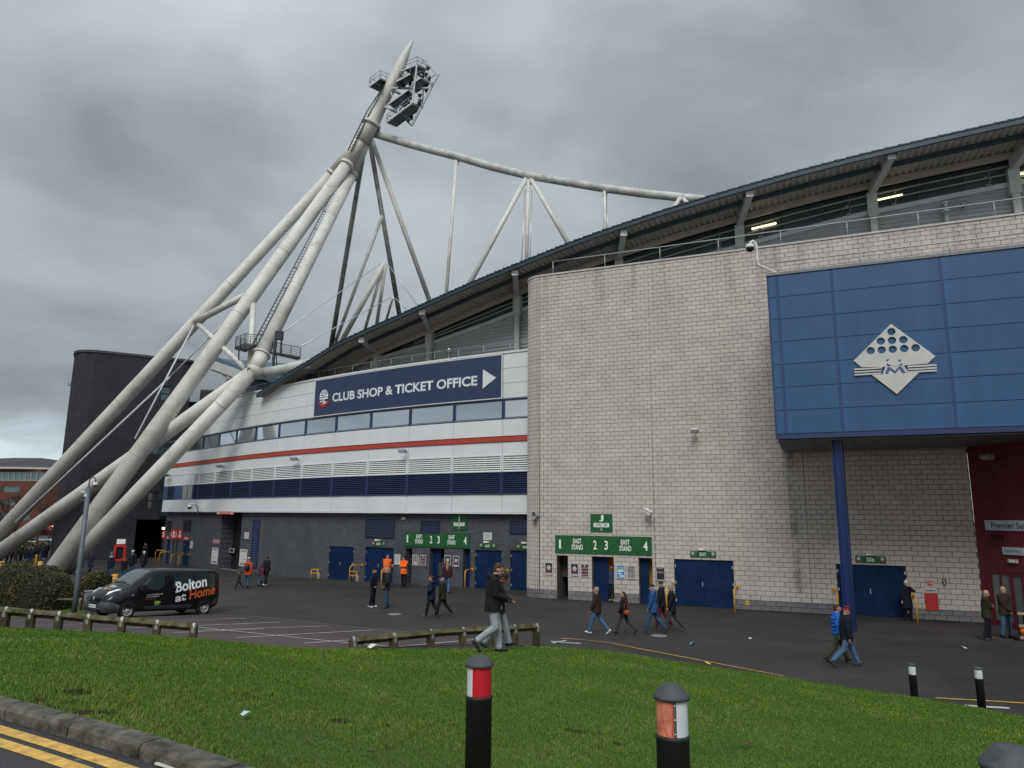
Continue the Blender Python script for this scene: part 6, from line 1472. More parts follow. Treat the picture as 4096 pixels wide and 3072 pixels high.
poly(t, 'plate', [(w / 2 * math.copysign(abs(math.cos(a)) ** .6, math.cos(a)), h / 2 * math.copysign(abs(math.sin(a)) ** .8, math.sin(a))) for a in (2 * math.pi * k / n for k in range(n))], m_signk, 0, .025)
for k, (x, zz, ww, hh) in enumerate(((-.05, .22, .3, .2), (.02, -.05, .16, .3), (-.15, -.3, .14, .16), (.15, -.28, .14, .2))): flat(t, 'figure', x * w, zz * h, ww * w, hh * h, m_signw)
t, w, h = sign('hydrant_sign', 'small yellow hydrant sign with black H on the plinth', 'sign', STP, 0, 2982, 2997, 2403, 2420, M('hydrant_yellow', (.65, .50, .06), rough=.5), .02); lettering('H', w * .6, h * .7, m_signk, t, 0, 0, bold=.03)
# entrance wall signs
def rsign(name, label, u0, v0, v1, w):
    s, z0 = RWP.hit(u0, v0); z1 = RWP.hit(u0, v1)[1]; t = thing(name, label, 'sign', mat=RWP.frame(s + w / 2, (z0 + z1) / 2, .045)); h = z0 - z1; MB().box((0, .02, 0), (w, .04, h)).build('board', m_grille, t); return t, w, h, s
m_navt = M('navy_lettering', (.012, .02, .07), rough=.5, var=0)
t, w, h, s = rsign('suite_sign', 'pale blue sign reading Premier Suite above the entrance', 3941, 2081, 2120, 2.9); x0 = RWP.hit(3968, 2100)[0] - s - w / 2; x1 = RWP.hit(4090, 2100)[0] - s - w / 2
wd_ = (x1 - x0) / .77; lettering('Premier Suite', wd_, h * .62, m_navt, t, x0 + wd_ / 2, 0, bold=.012)
t, w, h, s = rsign('entrance_sign', 'pale blue sign reading Entrance No 2 over the red doors', 4012, 2187, 2217, 1.05); x0 = RWP.hit(4022, 2200)[0] - s - w / 2; x1 = RWP.hit(4086, 2200)[0] - s - w / 2; lettering('Entrance No 2', x1 - x0, h * .36, m_navt, t, (x0 + x1) / 2, 0)
s, z, w, h = onwall(RWP, 4039, 4073, 2237, 2252); t = thing('bulkhead_lamp', 'white bulkhead lamp on the red wall over the doors', 'wall lamp', mat=RWP.frame(s, z, .01)); MB().box((0, -.03, 0), (w, .1, h)).build('housing', m_cream, t); flat(t, 'diffuser', 0, 0, w * .7, h * .6, m_signw, -.084)
# flood lamps on brackets
def flood(label, path, off, u0, u1, v0, v1, ph=R(-30)):
    s, z, w, h = onwall(path, u0, u1, v0, v1, off); t = thing('flood_lamp', label, 'wall lamp', mat=path.frame(s, z, off + .45), group=None); w = max(.4, w)
    mt = Matrix.Rotation(ph, 4, 'X'); b = MB(); b.box((0, 0, 0), (w * .75, .30, .12), 0, mt); b.build('housing', m_galv, t); MB().box((0, -.02, -.065), (w * .62, .22, .01), 0, mt).build('lens', m_silver, t)
    MB().beam((0, .1, 0), (0, .46, -.02), .06, .06).build('bracket', m_black, t); return t
flood('flood lamp high on the stone wall left of the blue box', STP, 0, 2763, 2804, 1714, 1738); flood('flood lamp under the red stripe, third from the left', CLX, 0, 1179, 1214, 1829, 1846); flood('flood lamp under the red stripe, nearest the stone corner', CLX, 0, 1611, 1647, 1798, 1815); flood('flood lamp under the red stripe, second from the left', CLX, 0, 884, 913, 1858, 1874); flood('flood lamp under the red stripe, at the left end', CLX, 0, 669, 696, 1894, 1908); flood('flood lamp on the red wall beneath the blue box', RWP, 0, 3956, 4015, 1814, 1843); flood('dark flood lamp on the grey cladding under the roof at the right', CLX, GLO, 3833, 3867, 815, 842)
s, z = STP.hit(2150, 2064); t = thing('loudspeaker', 'grey horn loudspeaker on the rounded stone corner', 'loudspeaker', mat=STP.frame(s, z, .18)); MB().lathe([(.05, .28), (.06, .12), (.11, .02), (.24, -.16), (.22, -.16), (.04, .06)], 18, mat=Matrix.Rotation(R(-90), 4, 'X') @ Matrix.Rotation(R(30), 4, 'Y')).build('horn', m_galv, t); MB().beam((0, 0, 0), (.12, .2, 0), .06, .06).build('bracket', m_black, t)
m_camw = M('camera_white', (.62, .63, .62), rough=.4, var=.04)
s, z = STP.hit(2600, 2048); t = thing('bullet_camera', 'white bullet camera angled down on the stone wall', 'camera', mat=STP.frame(s, z, .35)); MB().beam((-.16, .0, .13), (.18, -.22, -.12), .18, .20).build('housing', m_camw, t); MB().beam((-.20, .02, .20), (.22, -.24, -.02), .24, .03).build('hood', m_camw, t); MB().tube([(0, .0, -.06), (.02, .12, -.22), (.02, .34, -.24)], .035, 6).build('bracket', m_galv, t)
def dome_cam(label, pts, dome, r, mat_arm, parent_loc):
    t = thing('dome_camera', label, 'camera', parent_loc); MB().tube(pts, r * .30, 8).build('arm', mat_arm, t, world=True)
    b = MB(); b.lathe([(r * .35, r * .9), (r * .95, r * .75), (r, .1 * r), (r * .96, 0)], 18, mat=Matrix.Translation(dome)); b.build('housing', m_camw, t, world=True); b = MB(); b.lathe([(r * .93, 0), (r * .85, -r * .45), (r * .5, -r * .85), (0, -r)], 18, mat=Matrix.Translation(dome)); b.build('dome', m_black, t, world=True); return t
A1 = lambda u, v, o: Vector((*CLX.pos(CLX.hit(u, v, o)[0], o), CLX.hit(u, v, o)[1]))
dome_cam('white dome camera on a curved arm at the left of the white cladding', [A1(790, 2062, .05), A1(792, 2030, .3), A1(783, 2018, .8), A1(768, 2014, 1.1), A1(759, 2017, 1.2), A1(759, 2024, 1.2)], A1(759, 2028, 1.2), .20, m_camw, A1(790, 2060, .05))
A2 = lambda u, v, Y=27.2: at_y(u, v, Y)
cb_ = Vector((*STP.pos(POD_S0 + .4, POD_O - .4), POD_ZT))
Yc = cb_.y - .1; dome_cam('white dome camera on a swan-neck arm at the top corner of the blue box', [cb_, cb_ + Vector((0, 0, .12)), at_y(3030, 1058, Yc), at_y(3028, 1035, Yc), at_y(3026, 985, Yc), at_y(3020, 970, Yc), at_y(3010, 964, Yc), at_y(3002, 970, Yc), at_y(3000, 985, Yc)], at_y(3000, 992, Yc), .19, m_camw, cb_)
s, z = STP.hit(3876, 870); b = MB(); x, y = CLX.pos(CLX.hit(3786, 900, GLO)[0], GLO + .25); zz = CLX.hit(3786, 895, GLO)[1]; b.lathe([(.14, -.4), (.14, .55), (.2, .55), (.2, .75), (.12, .8), (.12, 1.05), (.2, 1.05), (.2, 1.15), (0, 1.2)], 14, mat=Matrix.Translation((x, y, zz))); fl_ = b.build('flue', m_silver, stand, world=True)
# yellow guard rails at the doors
def hoop(label, path, off, bu, bv, eu_, ev_, r=.038, group='yellow hoop rails beside the turnstiles'):
    b0 = ground(bu, bv); s, z = path.hit(eu_, ev_, off); e = Vector((*path.pos(s, off), z)); t = thing('hoop_rail', label, 'guard rail', b0, group=group)
    top = Vector((b0.x, b0.y, e.z)); d = (e - top).normalized(); q = .22; pts = [b0 - Vector((0, 0, .1)), top - Vector((0, 0, q))]
    for k in range(1, 6): a = math.pi / 2 * k / 6; pts.append(top - Vector((0, 0, q)) + d * q * (1 - math.cos(a)) + Vector((0, 0, q * math.sin(a))))
    pts += [top + d * q, e]; MB().tube(pts, r, 8).build('tube', m_yellow, t, world=True)
    MB().tube([e - d * .03, e + d * .005], .095, 14).build('flange', m_yellow, t, world=True)
for a in (('yellow hoop rail at the far left end, leftmost of four', 619, 2251, 660, 2203), ('yellow hoop rail at the far left end, second of four', 635, 2256, 676, 2208), ('yellow hoop rail at the far left end, third of four', 683, 2265, 727, 2214), ('yellow hoop rail at the far left end, rightmost of four', 712, 2270, 755, 2217), ('yellow hoop rail left of the EX10 doors', 1397, 2330, 1448, 2260), ('yellow hoop rail beside the steward at the EX10 doors', 1524, 2354, 1571, 2264), ('yellow hoop rail right of turnstile 4 in the grey wall', 1859, 2357, 1889, 2277), ('yellow hoop rail between the two blue doors by the stone corner', 1975, 2372, 2030, 2282)): hoop(a[0], CLX, GWO, *a[1:])
for a in (('yellow hoop rail left of the EX7 doors, behind the walkers', 2668, 2446, 2691, 2334), ('yellow hoop rail right of the EX7 doors', 2940, 2452, 2950, 2346), ('yellow hoop rail left of the blue column', 3356, 2476, 3339, 2362), ('yellow hoop rail beside the woman in the white hat', 3672, 2492, 3652, 2382)): hoop(a[0], STP, 0, *a[1:])
def guard_box(label, u0, u1, v0, v1):
    a, b_ = ground(u0, v1), ground(u1, v1); h = abs(at_y(u0, v0, a.y).z - a.z); t = thing('guard_frame', label, 'guard rail', a, group='yellow guard frames round the wall outlets'); n_ = Vector((.5, .87, 0)) * .55; mb = MB(); Z = Vector((0, 0, h))
    for p in (a, b_): mb.tube([p - Vector((0, 0, .1)), p + Z, p + Z + n_], .035, 6)
    mb.tube([a + Z, b_ + Z], .035, 6); mb.tube([a + Z * .62, b_ + Z * .62], .03, 6); mb.build('frame', m_yellow, t, world=True); c = (a + b_) / 2 + n_ * .8
    q = MB(); q.lathe([(.12, 0), (.13, .3), (.10, .4), (0, .42)], 14, mat=Matrix.Translation(c)); q.build('outlet_pipe', m_cream, t, world=True)
guard_box('small yellow guard frame on the wall left of the plant room doors', 1243, 1268, 2278, 2316); guard_box('small yellow guard frame between the plant room and EX10 doors', 1398, 1424, 2286, 2327)

# ---------------------------------------------------------------- vehicles
def loft(rings, mat, name, parent, smooth=True, sub=0):
    n = len(rings[0]); mb = MB(); mb.add([p for r in rings for p in r], [(i * n + j, i * n + j + 1, (i + 1) * n + j + 1, (i + 1) * n + j) for i in range(len(rings) - 1) for j in range(n - 1)] + [tuple(range(n)), tuple(reversed([(len(rings) - 1) * n + j for j in range(n)]))], 0, smooth=smooth)
    for k in (-1, -2): mb.sm[k] = False
    o = mb.build(name, mat, parent)
    return o
m_vblk = M('van_black_paint', (.006, .006, .008), rough=.22, var=.0, spec=.45, coat=.15); m_vgry = M('van_grey_plastic', (.040, .044, .050), rough=.55, var=.1); m_vglass = M('van_window', (.022, .034, .034), rough=.06, var=.3, scale=2.5, spec=.9); m_wsc = M('windscreen', (.10, .125, .13), rough=.05, var=.1, metal=.35, spec=.9); m_tyre = M('tyre', (.010, .010, .011), rough=.8, var=.2); m_rim = M('hubcap_silver', (.50, .51, .52), rough=.35, metal=.4, var=.05); m_head = M('headlamp', (.78, .80, .80), rough=.15, var=.12, scale=6, metal=.2, spec=.9); m_tail = M('tail_lamp', (.22, .01, .012), rough=.2, var=.1); m_vwht = M('decal_white', (.72, .73, .74), rough=.4, var=0); m_vora = M('decal_orange', (.62, .12, .02), rough=.4, var=0); m_vgrn = M('decal_green', (.28, .38, .06), rough=.4, var=0); m_trim = M('van_trim_black', (.010, .010, .011), rough=.5, var=0)
def wheel_meshes(r, w, spokes=6):
    t = MB(); t.lathe([(r * .62, -w / 2), (r * .93, -w / 2), (r, -w * .32), (r, w * .32), (r * .93, w / 2), (r * .62, w / 2), (r * .60, w * .2), (0, w * .2)], 24)
    q = MB(); q.lathe([(r * .64, w * .40), (r * .60, w * .47), (r * .54, w * .42), (r * .52, w * .30)], 24); q.lathe([(r * .17, w * .30), (r * .17, w * .45), (r * .1, w * .48), (0, w * .48)], 16)
    for k in range(spokes):
        a = 2 * math.pi * k / spokes; m_ = Matrix.Rotation(a, 4, 'Z'); q.add([m_ @ Vector(v) for v in ((.14 * r, -.075 * r, w * .44), (.56 * r, -.16 * r, w * .42), (.56 * r, .16 * r, w * .42), (.14 * r, .075 * r, w * .44), (.14 * r, -.075 * r, w * .3), (.56 * r, -.16 * r, w * .3), (.56 * r, .16 * r, w * .3), (.14 * r, .075 * r, w * .3))], [(0, 1, 2, 3), (4, 5, 1, 0), (7, 3, 2, 6), (5, 6, 2, 1)])
    return t.mesh('tyre', m_tyre), q.mesh('rim', m_rim)
def wheels(parent, spots, r, w, spokes=6):
    tm, rm = wheel_meshes(r, w, spokes)
    for x, y in spots:
        sgn = 1 if y > 0 else -1; mt = Matrix.Translation((x, y, r)) @ Matrix.Rotation(R(-90 * sgn), 4, 'X')
        wh = obj('wheel', tm, parent, mt); obj('rim', rm, wh)
g0, g1 = ground(507, 2486), ground(808, 2479)
vdir = (g0 - g1).xy.normalized()
WB = 3.50; mid = Vector((-15.5, 32.4, 0)); a_ = R(180 + 56)
fw_ = Vector((math.cos(a_), math.sin(a_))); F0 = mid.xy + fw_ * (WB / 2 + .93); zf = land(*(mid.xy + fw_ * WB / 2)); zr = land(*(mid.xy - fw_ * WB / 2)); pit = math.atan2(zf - zr, WB)
print('van', g0, g1, (g0 - g1).length, math.degrees(a_), math.degrees(pit))
vm = Matrix.Translation((F0.x, F0.y, zf + math.tan(pit) * .93)) @ Matrix.Rotation(a_, 4, 'Z') @ Matrix.Rotation(-pit, 4, 'Y')
van = thing('van', 'black passenger van lettered Bolton at Home, parked on the bays', 'van', mat=vm)
LEN = 5.12
ST_V = [  # d from front, z low, z belt, z top, half width low, half width belt, half width top
    (.00, .42, .62, .70, .52, .60, .50), (.05, .34, .70, .80, .70, .76, .62), (.18, .28, .86, .97, .84, .88, .74), (.40, .26, .98, 1.10, .91, .93, .80), (.70, .26, 1.06, 1.22, .93, .945, .82), (1.00, .27, 1.12, 1.34, .94, .95, .80), (1.30, .27, 1.14, 1.58, .94, .95, .76), (1.62, .27, 1.14, 1.82, .94, .95, .74), (1.85, .27, 1.14, 1.93, .94, .95, .74), (2.2, .27, 1.13, 1.985, .94, .95, .75), (3.0, .27, 1.13, 1.985, .94, .95, .76), (4.0, .27, 1.13, 1.975, .94, .95, .76), (4.8, .30, 1.13, 1.96, .935, .945, .76), (5.02, .36, 1.13, 1.92, .91, .92, .74), (5.12, .45, 1.12, 1.80, .86, .87, .70)]
def vprof(d): return [float(np.interp(d, [s[0] for s in ST_V], [s[i] for s in ST_V])) for i in range(1, 7)]
def vside(d, z):
    zl, zb, zt, wl, wb_, wt = vprof(d)
    return float(np.interp(z, [zl, zl + .18, zb, zt - .09, zt], [wl - .06, wl, wb_, wt + (wb_ - wt) * .22, wt * .85]))
rings = []
for s in ST_V:
    d = s[0]; zl, zb, zt, wl, wb_, wt = s[1:]; up_ = [(wl - .10, zl), (wl - .02, zl + .05), (wl, zl + .18), ((wl + wb_) / 2 + .005, (zl + zb) / 2 + .05), (wb_, zb), (wb_ - (wb_ - wt) * .38, zb + (zt - .09 - zb) * .5), (wt + (wb_ - wt) * .22, zt - .09), (wt + .01, zt - .035), (wt * .82, zt), (wt * .4, zt + .022)]
    rings.append([(-d, -y, z) for y, z in up_] + [(-d, 0, zt + .028)] + [(-d, y, z) for y, z in reversed(up_)])
body = loft(rings, m_vblk, 'body', van)
def vpatch(name, pts, mat, side=1, lift=.006, n=8, parent=van):
    """panel following the flank of the van: outline in (d, z)"""
    P = [Vector((p[0], p[1])) for p in pts]; c = sum(P, Vector((0, 0))) / len(P); vs_ = []; rim = []
    for a, b in zip(P, P[1:] + P[:1]):
        for k in range(n): rim.append(a.lerp(b, k / n))
    m = len(rim); lay = 5
    for l in range(lay): vs_ += [(-(q := c.lerp(p, 1 - l / lay)).x, side * (vside(q.x, q.y) + lift), q.y) for p in rim]
    vs_.append((-c.x, side * (vside(c.x, c.y) + lift), c.y))
    fs = [(l * m + i, l * m + (i + 1) % m, (l + 1) * m + (i + 1) % m, (l + 1) * m + i) for l in range(lay - 1) for i in range(m)] + [((lay - 1) * m + i, (lay - 1) * m + (i + 1) % m, lay * m) for i in range(m)]
    mb = MB(); mb.add(vs_, fs, 0, smooth=True); return mb.build(name, mat, parent)
for sd_ in (1, -1):
    vpatch('front_door_window', [(1.28, 1.20), (2.15, 1.14), (2.42, 1.30), (2.40, 1.78), (1.93, 1.80)], m_vglass, sd_)
    vpatch('side_window', [(2.80, 1.20), (3.72, 1.20), (3.72, 1.80), (2.80, 1.80)], m_vglass, sd_); vpatch('side_window', [(3.86, 1.20), (4.82, 1.20), (4.80, 1.79), (3.86, 1.80)], m_vglass, sd_)
    vpatch('side_moulding', [(1.62, .36), (2.52, .36), (2.52, .50), (1.60, .50)], m_vgry, sd_, .022); vpatch('side_moulding', [(2.56, .36), (3.75, .36), (3.78, .50), (2.56, .50)], m_vgry, sd_, .022)
    vpatch('rear_bumper_corner', [(4.72, .40), (5.06, .42), (5.08, .72), (4.84, .72)], m_vgry, sd_, .012); vpatch('tail_lamp', [(4.99, .98), (5.08, .98), (5.08, 1.52), (5.02, 1.52)], m_tail, sd_, .012)
    vpatch('door_gap', [(2.50, .52), (2.515, .52), (2.545, 1.84), (2.53, 1.84)], m_trim, sd_, .004, 3); vpatch('slide_rail', [(2.6, 1.075), (4.9, 1.075), (4.9, 1.10), (2.6, 1.10)], m_trim, sd_, .010, 6); vpatch('door_handle', [(2.34, .98), (2.48, .98), (2.48, 1.02), (2.34, 1.02)], m_trim, sd_, .03, 3); vpatch('indicator', [(1.02, .93), (1.10, .93), (1.10, .96), (1.02, .96)], m_vwht, sd_, .01, 3)
    # wheel arches
    for wx in (.93, .93 + WB):
        arch = [(wx + .42 * math.cos(a), .34 + .42 * math.sin(a)) for a in (R(t_) for t_ in range(-8, 190, 18))]; vpatch('wheel_arch', arch, m_trim, sd_, .007, 2)
    mr = MB(); mr.box((-1.40, sd_ * 1.08, 1.24), (.16, .17, .25)); mr.box((-1.42, sd_ * .97, 1.17), (.08, .12, .06)); mr.build('door_mirror', m_trim, van)
    # head lamps: long swept-back units
    vs_ = []; HL = [(.16, .66, .60), (.14, .50, .72), (.30, .54, .98), (.62, .66, 1.10), (.74, .80, 1.07), (.48, .86, .84)]
    mbh = MB(); mbh.add([(-x + .07, sd_ * (y + .03), z + .09) for x, y, z in HL] + [(-x - .1, sd_ * y * .9, z - .1) for x, y, z in HL], [tuple(range(6)) if sd_ < 0 else tuple(reversed(range(6)))] + [(i, (i + 1) % 6, (i + 1) % 6 + 6, i + 6) for i in range(6)]); mbh.build('headlight', m_head, van)
def vtop(d, y):  # bonnet and windscreen surface
    zl, zb, zt, wl, wb_, wt = vprof(d); return zt + .028 - .028 * (abs(y) / max(wt, .1)) ** 2 - max(0, abs(y) - wt * .8) * .35
def tpatch(name, pts, mat, lift=.008, n=6, parent=van):
    P = [Vector(p) for p in pts]; mb = MB(); vs_ = []
    for i in range(n + 1):
        for j in range(n + 1):
            a = P[0].lerp(P[1], j / n); b = P[3].lerp(P[2], j / n); q = a.lerp(b, i / n); vs_.append((-q.x, q.y, vtop(q.x, q.y) + lift))
    mb.add(vs_, [(i * (n + 1) + j, i * (n + 1) + j + 1, (i + 1) * (n + 1) + j + 1, (i + 1) * (n + 1) + j) for i in range(n) for j in range(n)], 0, smooth=True); return mb.build(name, mat, parent)
tpatch('windscreen', [(1.02, -.74), (1.02, .74), (1.82, .66), (1.82, -.66)], m_wsc, .010, 10); tpatch('wiper', [(1.03, -.6), (1.03, .3), (1.07, .3), (1.07, -.6)], m_trim, .03)
tpatch('bonnet_vent', [(.80, .10), (.80, .42), (.90, .42), (.90, .10)], m_trim)
# bumper, grille, plate
rb = []
for d, zl, zh, w in ((-.03, .36, .60, .55), (.02, .27, .68, .80), (.15, .24, .70, .91), (.38, .24, .66, .965), (.56, .26, .58, .97)): rb.append([(-d, -w, zl + .04), (-d, -w - .005, zh - .03), (-d, -w + .05, zh), (-d, 0, zh + .01), (-d, w - .05, zh), (-d, w + .005, zh - .03), (-d, w, zl + .04), (-d, w - .1, zl), (-d, -w + .1, zl), (-d, -w, zl + .04)])
loft(rb, m_vgry, 'bumper', van)
for z in (.74, .78, .82): MB().box((.012 - (z - .74) * .5, 0, z), (.04, .80, .018)).build('grille_bar', m_trim, van)
MB().box((.040, 0, .36), (.03, .9, .10)).build('lower_grille', m_trim, van); MB().box((.040, .1, .62), (.03, .6, .05)).build('lower_grille', m_trim, van)
o = MB().prism([(-.05, 0), (0, -.085), (.05, 0), (0, .085)], -.01, .01).build('badge', m_rim, van, mat=Matrix.Translation((.02, 0, .79)) @ Matrix.Rotation(R(90), 4, 'Z'))
FRM = lambda x, y, z: Matrix.Translation((x, y, z)) @ Matrix.Rotation(R(90), 4, 'Z')
pl = obj('number_plate', MB().box((0, .01, 0), (.52, .02, .12)).mesh('number_plate', m_vwht), van, FRM(.062, .05, .50)); lettering('MW12 VXY', .46, .075, m_signk, pl, 0, 0, -.004, .01)
SDM = lambda d, z, lift=.022, rot=0: Matrix.Translation((-d, vside(d, z) + lift, z)) @ Matrix.Rotation(R(180), 4, 'Z') @ Matrix.Rotation(R(-rot), 4, 'Y')
def side_text(body, d0, d1, z, h, mat, rot=0, bold=.02, lift=.014):
    me = text_mesh(body, d1 - d0, h, mat, bold).copy(); c, s = math.cos(R(rot)), math.sin(R(rot))
    for v in me.vertices: x, q = v.co.x, v.co.z; d, zz = (d0 + d1) / 2 + x * c - q * s * .4, z + q * c + x * s; v.co = (-d, vside(d, zz) + lift, zz)
    obj('lettering', me, van)
side_text('Bolton', 2.90, 4.42, 1.36, .46, m_vwht, 10, .028); side_text('at', 2.96, 3.46, .80, .30, m_vwht, 10, .028); side_text('Home', 3.60, 4.86, 1.02, .42, m_vora, 10, .028)
side_text('Homes and neighbourhoods', 1.66, 2.36, .96, .070, m_vwht, 4, .01); side_text('we can all be proud of', 1.64, 2.22, .875, .065, m_vwht, 4, .01); side_text('boltonathome.org.uk', 1.62, 2.10, .78, .055, m_vora, 2, .01)
obj('decal', MB().prism([(.14 * math.copysign(abs(math.cos(a)) ** .5, math.cos(a)), .06 * math.sin(a)) for a in (2 * math.pi * k / 16 for k in range(16))], 0, .004).mesh('decal', m_vgrn), van, SDM(2.16, .64)); side_text('Fusion21', 2.04, 2.26, .55, .05, m_vwht, 0, .01)
bt = lambda body, w, h, d, y, mat: obj('lettering', text_mesh(body, w, h, mat, .02), van, Matrix.Translation((-d, y, vtop(d, y) + .03)) @ Matrix.Rotation(R(90), 4, 'Z') @ Matrix.Rotation(R(-62), 4, 'X'))
bt('Bolton', .40, .16, .66, .10, m_vwht); bt('at', .12, .11, .44, -.09, m_vwht); bt('Home', .34, .15, .44, .18, m_vora)
wheels(van, [(-.93, .84), (-.93, -.84), (-.93 - WB, .84), (-.93 - WB, -.84)], .335, .22)

def small_car(label, x, y, yaw, col, lit=False):
    mt = M('car_paint_%d' % int(col[0] * 1000), col, rough=.2, var=0, spec=.6, coat=.5); t = thing('parked_car', label, 'car', mat=Matrix.Translation((x, y, land(x, y))) @ Matrix.Rotation(R(yaw), 4, 'Z'), group='cars parked beyond the crowd')
    S = [(0, .35, .60, .66, .66), (.15, .25, .72, .80, .78), (.9, .2, .88, .97, .84), (1.3, .2, .92, 1.02, .85), (3.3, .2, .95, 1.05, .86), (3.9, .22, .94, 1.02, .82), (4.2, .32, .80, .9, .72)]
    loft([[(-d, -w + .08, zl), (-d, -w, zl + .12), (-d, -w, zb), (-d, -w * .8, zt), (-d, w * .8, zt), (-d, w, zb), (-d, w, zl + .12), (-d, w - .08, zl)] for d, zl, zb, zt, w in S], mt, 'body', t)
    S2 = [(1.15, .95, 1.0, .75), (1.85, .95, 1.40, .58), (2.9, .95, 1.44, .58), (3.75, .95, 1.02, .7)]
    loft([[(-d, -.78, zl), (-d, -w, zt), (-d, w, zt), (-d, .78, zl)] for d, zl, zt, w in S2], m_vglass, 'cabin_glass', t); MB().box((-2.4, 0, 1.445), (1.1, 1.14, .03)).build('roof', mt, t)
    for sx in (-1, 1): MB().box((-.06, sx * .55, .66), (.14, .28, .12)).build('headlight', m_head, t); MB().box((-4.16, sx * .58, .78), (.12, .26, .14)).build('tail_light', M('lit_tail', (.6, .02, .02), var=0, emit=(1, .05, .04, 1.5)) if lit else m_tail, t)
    wheels(t, [(-.8, .76), (-.8, -.76), (-3.35, .76), (-3.35, -.76)], .31, .2, 5)
def car_at(u, v, Y): p = at_y(u, v, Y); return p
p = car_at(92, 2160, 128); small_car('silver parked car nearest the mast leg, beyond the crowd', p.x + 3, 128, -15, (.40, .42, .43)); p = car_at(160, 2160, 132); small_car('dark silver parked car beside the brick tower, beyond the crowd', p.x + 3.2, 132, -10, (.20, .22, .24)); p = car_at(150, 2165, 124); small_car('pale parked car with long bonnet, just behind the crowd', p.x + 3, 124, -20, (.48, .49, .50)); p = car_at(186, 2128, 150); small_car('red car with a lit tail light on the far road', p.x - 2, 150, 178, (.30, .02, .02), True)
for o in list(COL.objects):
    if o.name.startswith('parked_car') and o.parent is None: o.location.z = {124: -1.9, 128: -1.7, 132: -1.4, 150: 0.6}[round(o.location.y)]

# ---------------------------------------------------------------- lamp pole with camera, bin, cabinet, low yellow posts
LY = 33.0; p0, p1 = at_y(304, 2388, LY), at_y(354, 1950, LY); z0 = land(p0.x, p0.y)
lp = thing('camera_pole', 'grey steel pole with a swan-neck dome camera in front of the hedge', 'camera pole', (p0.x, LY, z0))
m_pole = M('pole_grey', (.115, .135, .15), rough=.55, metal=.3, var=.15, scale=3)
xb = (p0.x + p1.x) / 2; MB().tube([(xb, LY, z0 - .2), (xb, LY, p0.z + .5), (xb, LY, p1.z)], [.112, .108, .100], 14).build('pole', m_pole, lp, world=True)
top_ = p1.z; b = MB(); b.tube([(xb, LY, top_), (xb, LY, top_ + .28), (xb + .03, LY, top_ + .40), (xb + .12, LY, top_ + .47), (xb + .22, LY, top_ + .46), (xb + .28, LY, top_ + .38), (xb + .29, LY, top_ + .26)], .03, 8); b.tube([(xb, LY, top_ - .02), (xb, LY, top_ + .05)], .07, 10); b.build('swan_neck', m_pole, lp, world=True)
b = MB(); b.lathe([(.03, .13), (.10, .10), (.11, 0), (.10, -.02)], 16, mat=Matrix.Translation((xb + .29, LY, top_ + .12))); b.build('camera_housing', m_camw, lp, world=True); b = MB(); b.lathe([(.095, -.02), (.07, -.09), (0, -.11)], 14, mat=Matrix.Translation((xb + .29, LY, top_ + .12))); b.build('camera_dome', m_vgry, lp, world=True)
b = MB(); b.beam((xb - .26, LY - .1, top_ - .17), (xb - .04, LY - .12, top_ - .22), .06, .06); b.box((xb - .05, LY - .05, top_ - .34), (.13, .10, .15)); b.build('side_camera', m_camw, lp, world=True); b = MB(); b.box((xb - .14, LY, top_ - .56), (.22, .05, .03)); b.build('bracket', m_pole, lp, world=True)
# black wheeled bin
bp = at_y(393, 2400, 38.5); zb = land(bp.x, 38.5); bn = thing('wheeled_bin', 'large black wheeled bin with open curved lid behind the van', 'bin', mat=Matrix.Translation((bp.x, 38.5, zb)) @ Matrix.Rotation(R(-20), 4, 'Z') @ Matrix.Diagonal((.75, .8, 1, 1))); hb = at_y(393, 2305, 38.5).z - zb
m_bin = M('bin_black', (.013, .014, .016), rough=.45, var=.15)
b = MB(); b.add([(-.42, -.36, .12), (.42, -.36, .12), (.42, .36, .12), (-.42, .36, .12), (-.56, -.46, hb), (.56, -.46, hb), (.56, .46, hb), (-.56, .46, hb)], [(3, 2, 1, 0), (0, 1, 5, 4), (1, 2, 6, 5), (2, 3, 7, 6), (3, 0, 4, 7), (4, 5, 6, 7)])
for k in range(6): b.box((-.42 + k * .17, -.43 - .0 * k, hb * .55), (.03, .05, hb * .75))
b.build('body', m_bin, bn); b = MB(); vs_ = []
for i in range(9): a = R(20 * i); vs_ += [(-.58, -.46 * math.cos(a) - .1, hb + .02 + .26 * math.sin(a)), (.5, -.46 * math.cos(a) - .1, hb + .02 + .26 * math.sin(a))]
b.add(vs_, [(2 * i, 2 * i + 1, 2 * i + 3, 2 * i + 2) for i in range(8)], 0, smooth=True); b.add([vs_[2 * i] for i in range(9)], [tuple(range(9))]); b.add([vs_[2 * i + 1] for i in range(9)], [tuple(reversed(range(9)))]); b.build('lid', m_bin, bn)
q = MB(); q.lathe([(0, -.05), (.1, -.05), (.1, .05), (0, .05)], 12, mat=Matrix.Translation((-.35, -.3, .1)) @ Matrix.Rotation(R(90), 4, 'Y')); q.build('castor', m_tyre, bn)
cpz = at_y(362, 2362, 34.0); zc = land(cpz.x, 34); cb = thing('service_cabinet', 'low grey service cabinet between the hedge and the van front', 'cabinet', (cpz.x, 34, zc)); hc = cpz.z - zc
MB().box((0, 0, hc / 2 - .02), (.34, .3, hc - .04)).build('body', M('cabinet_grey', (.20, .22, .23), rough=.5, var=.15), cb); MB().box((0, 0, hc - .02), (.38, .36, .05)).build('lid', M('cabinet_lid', (.26, .28, .29), rough=.5), cb); MB().box((.0, -.155, hc * .5), (.26, .012, hc * .7)).build('door', MATS['cabinet_grey'], cb)
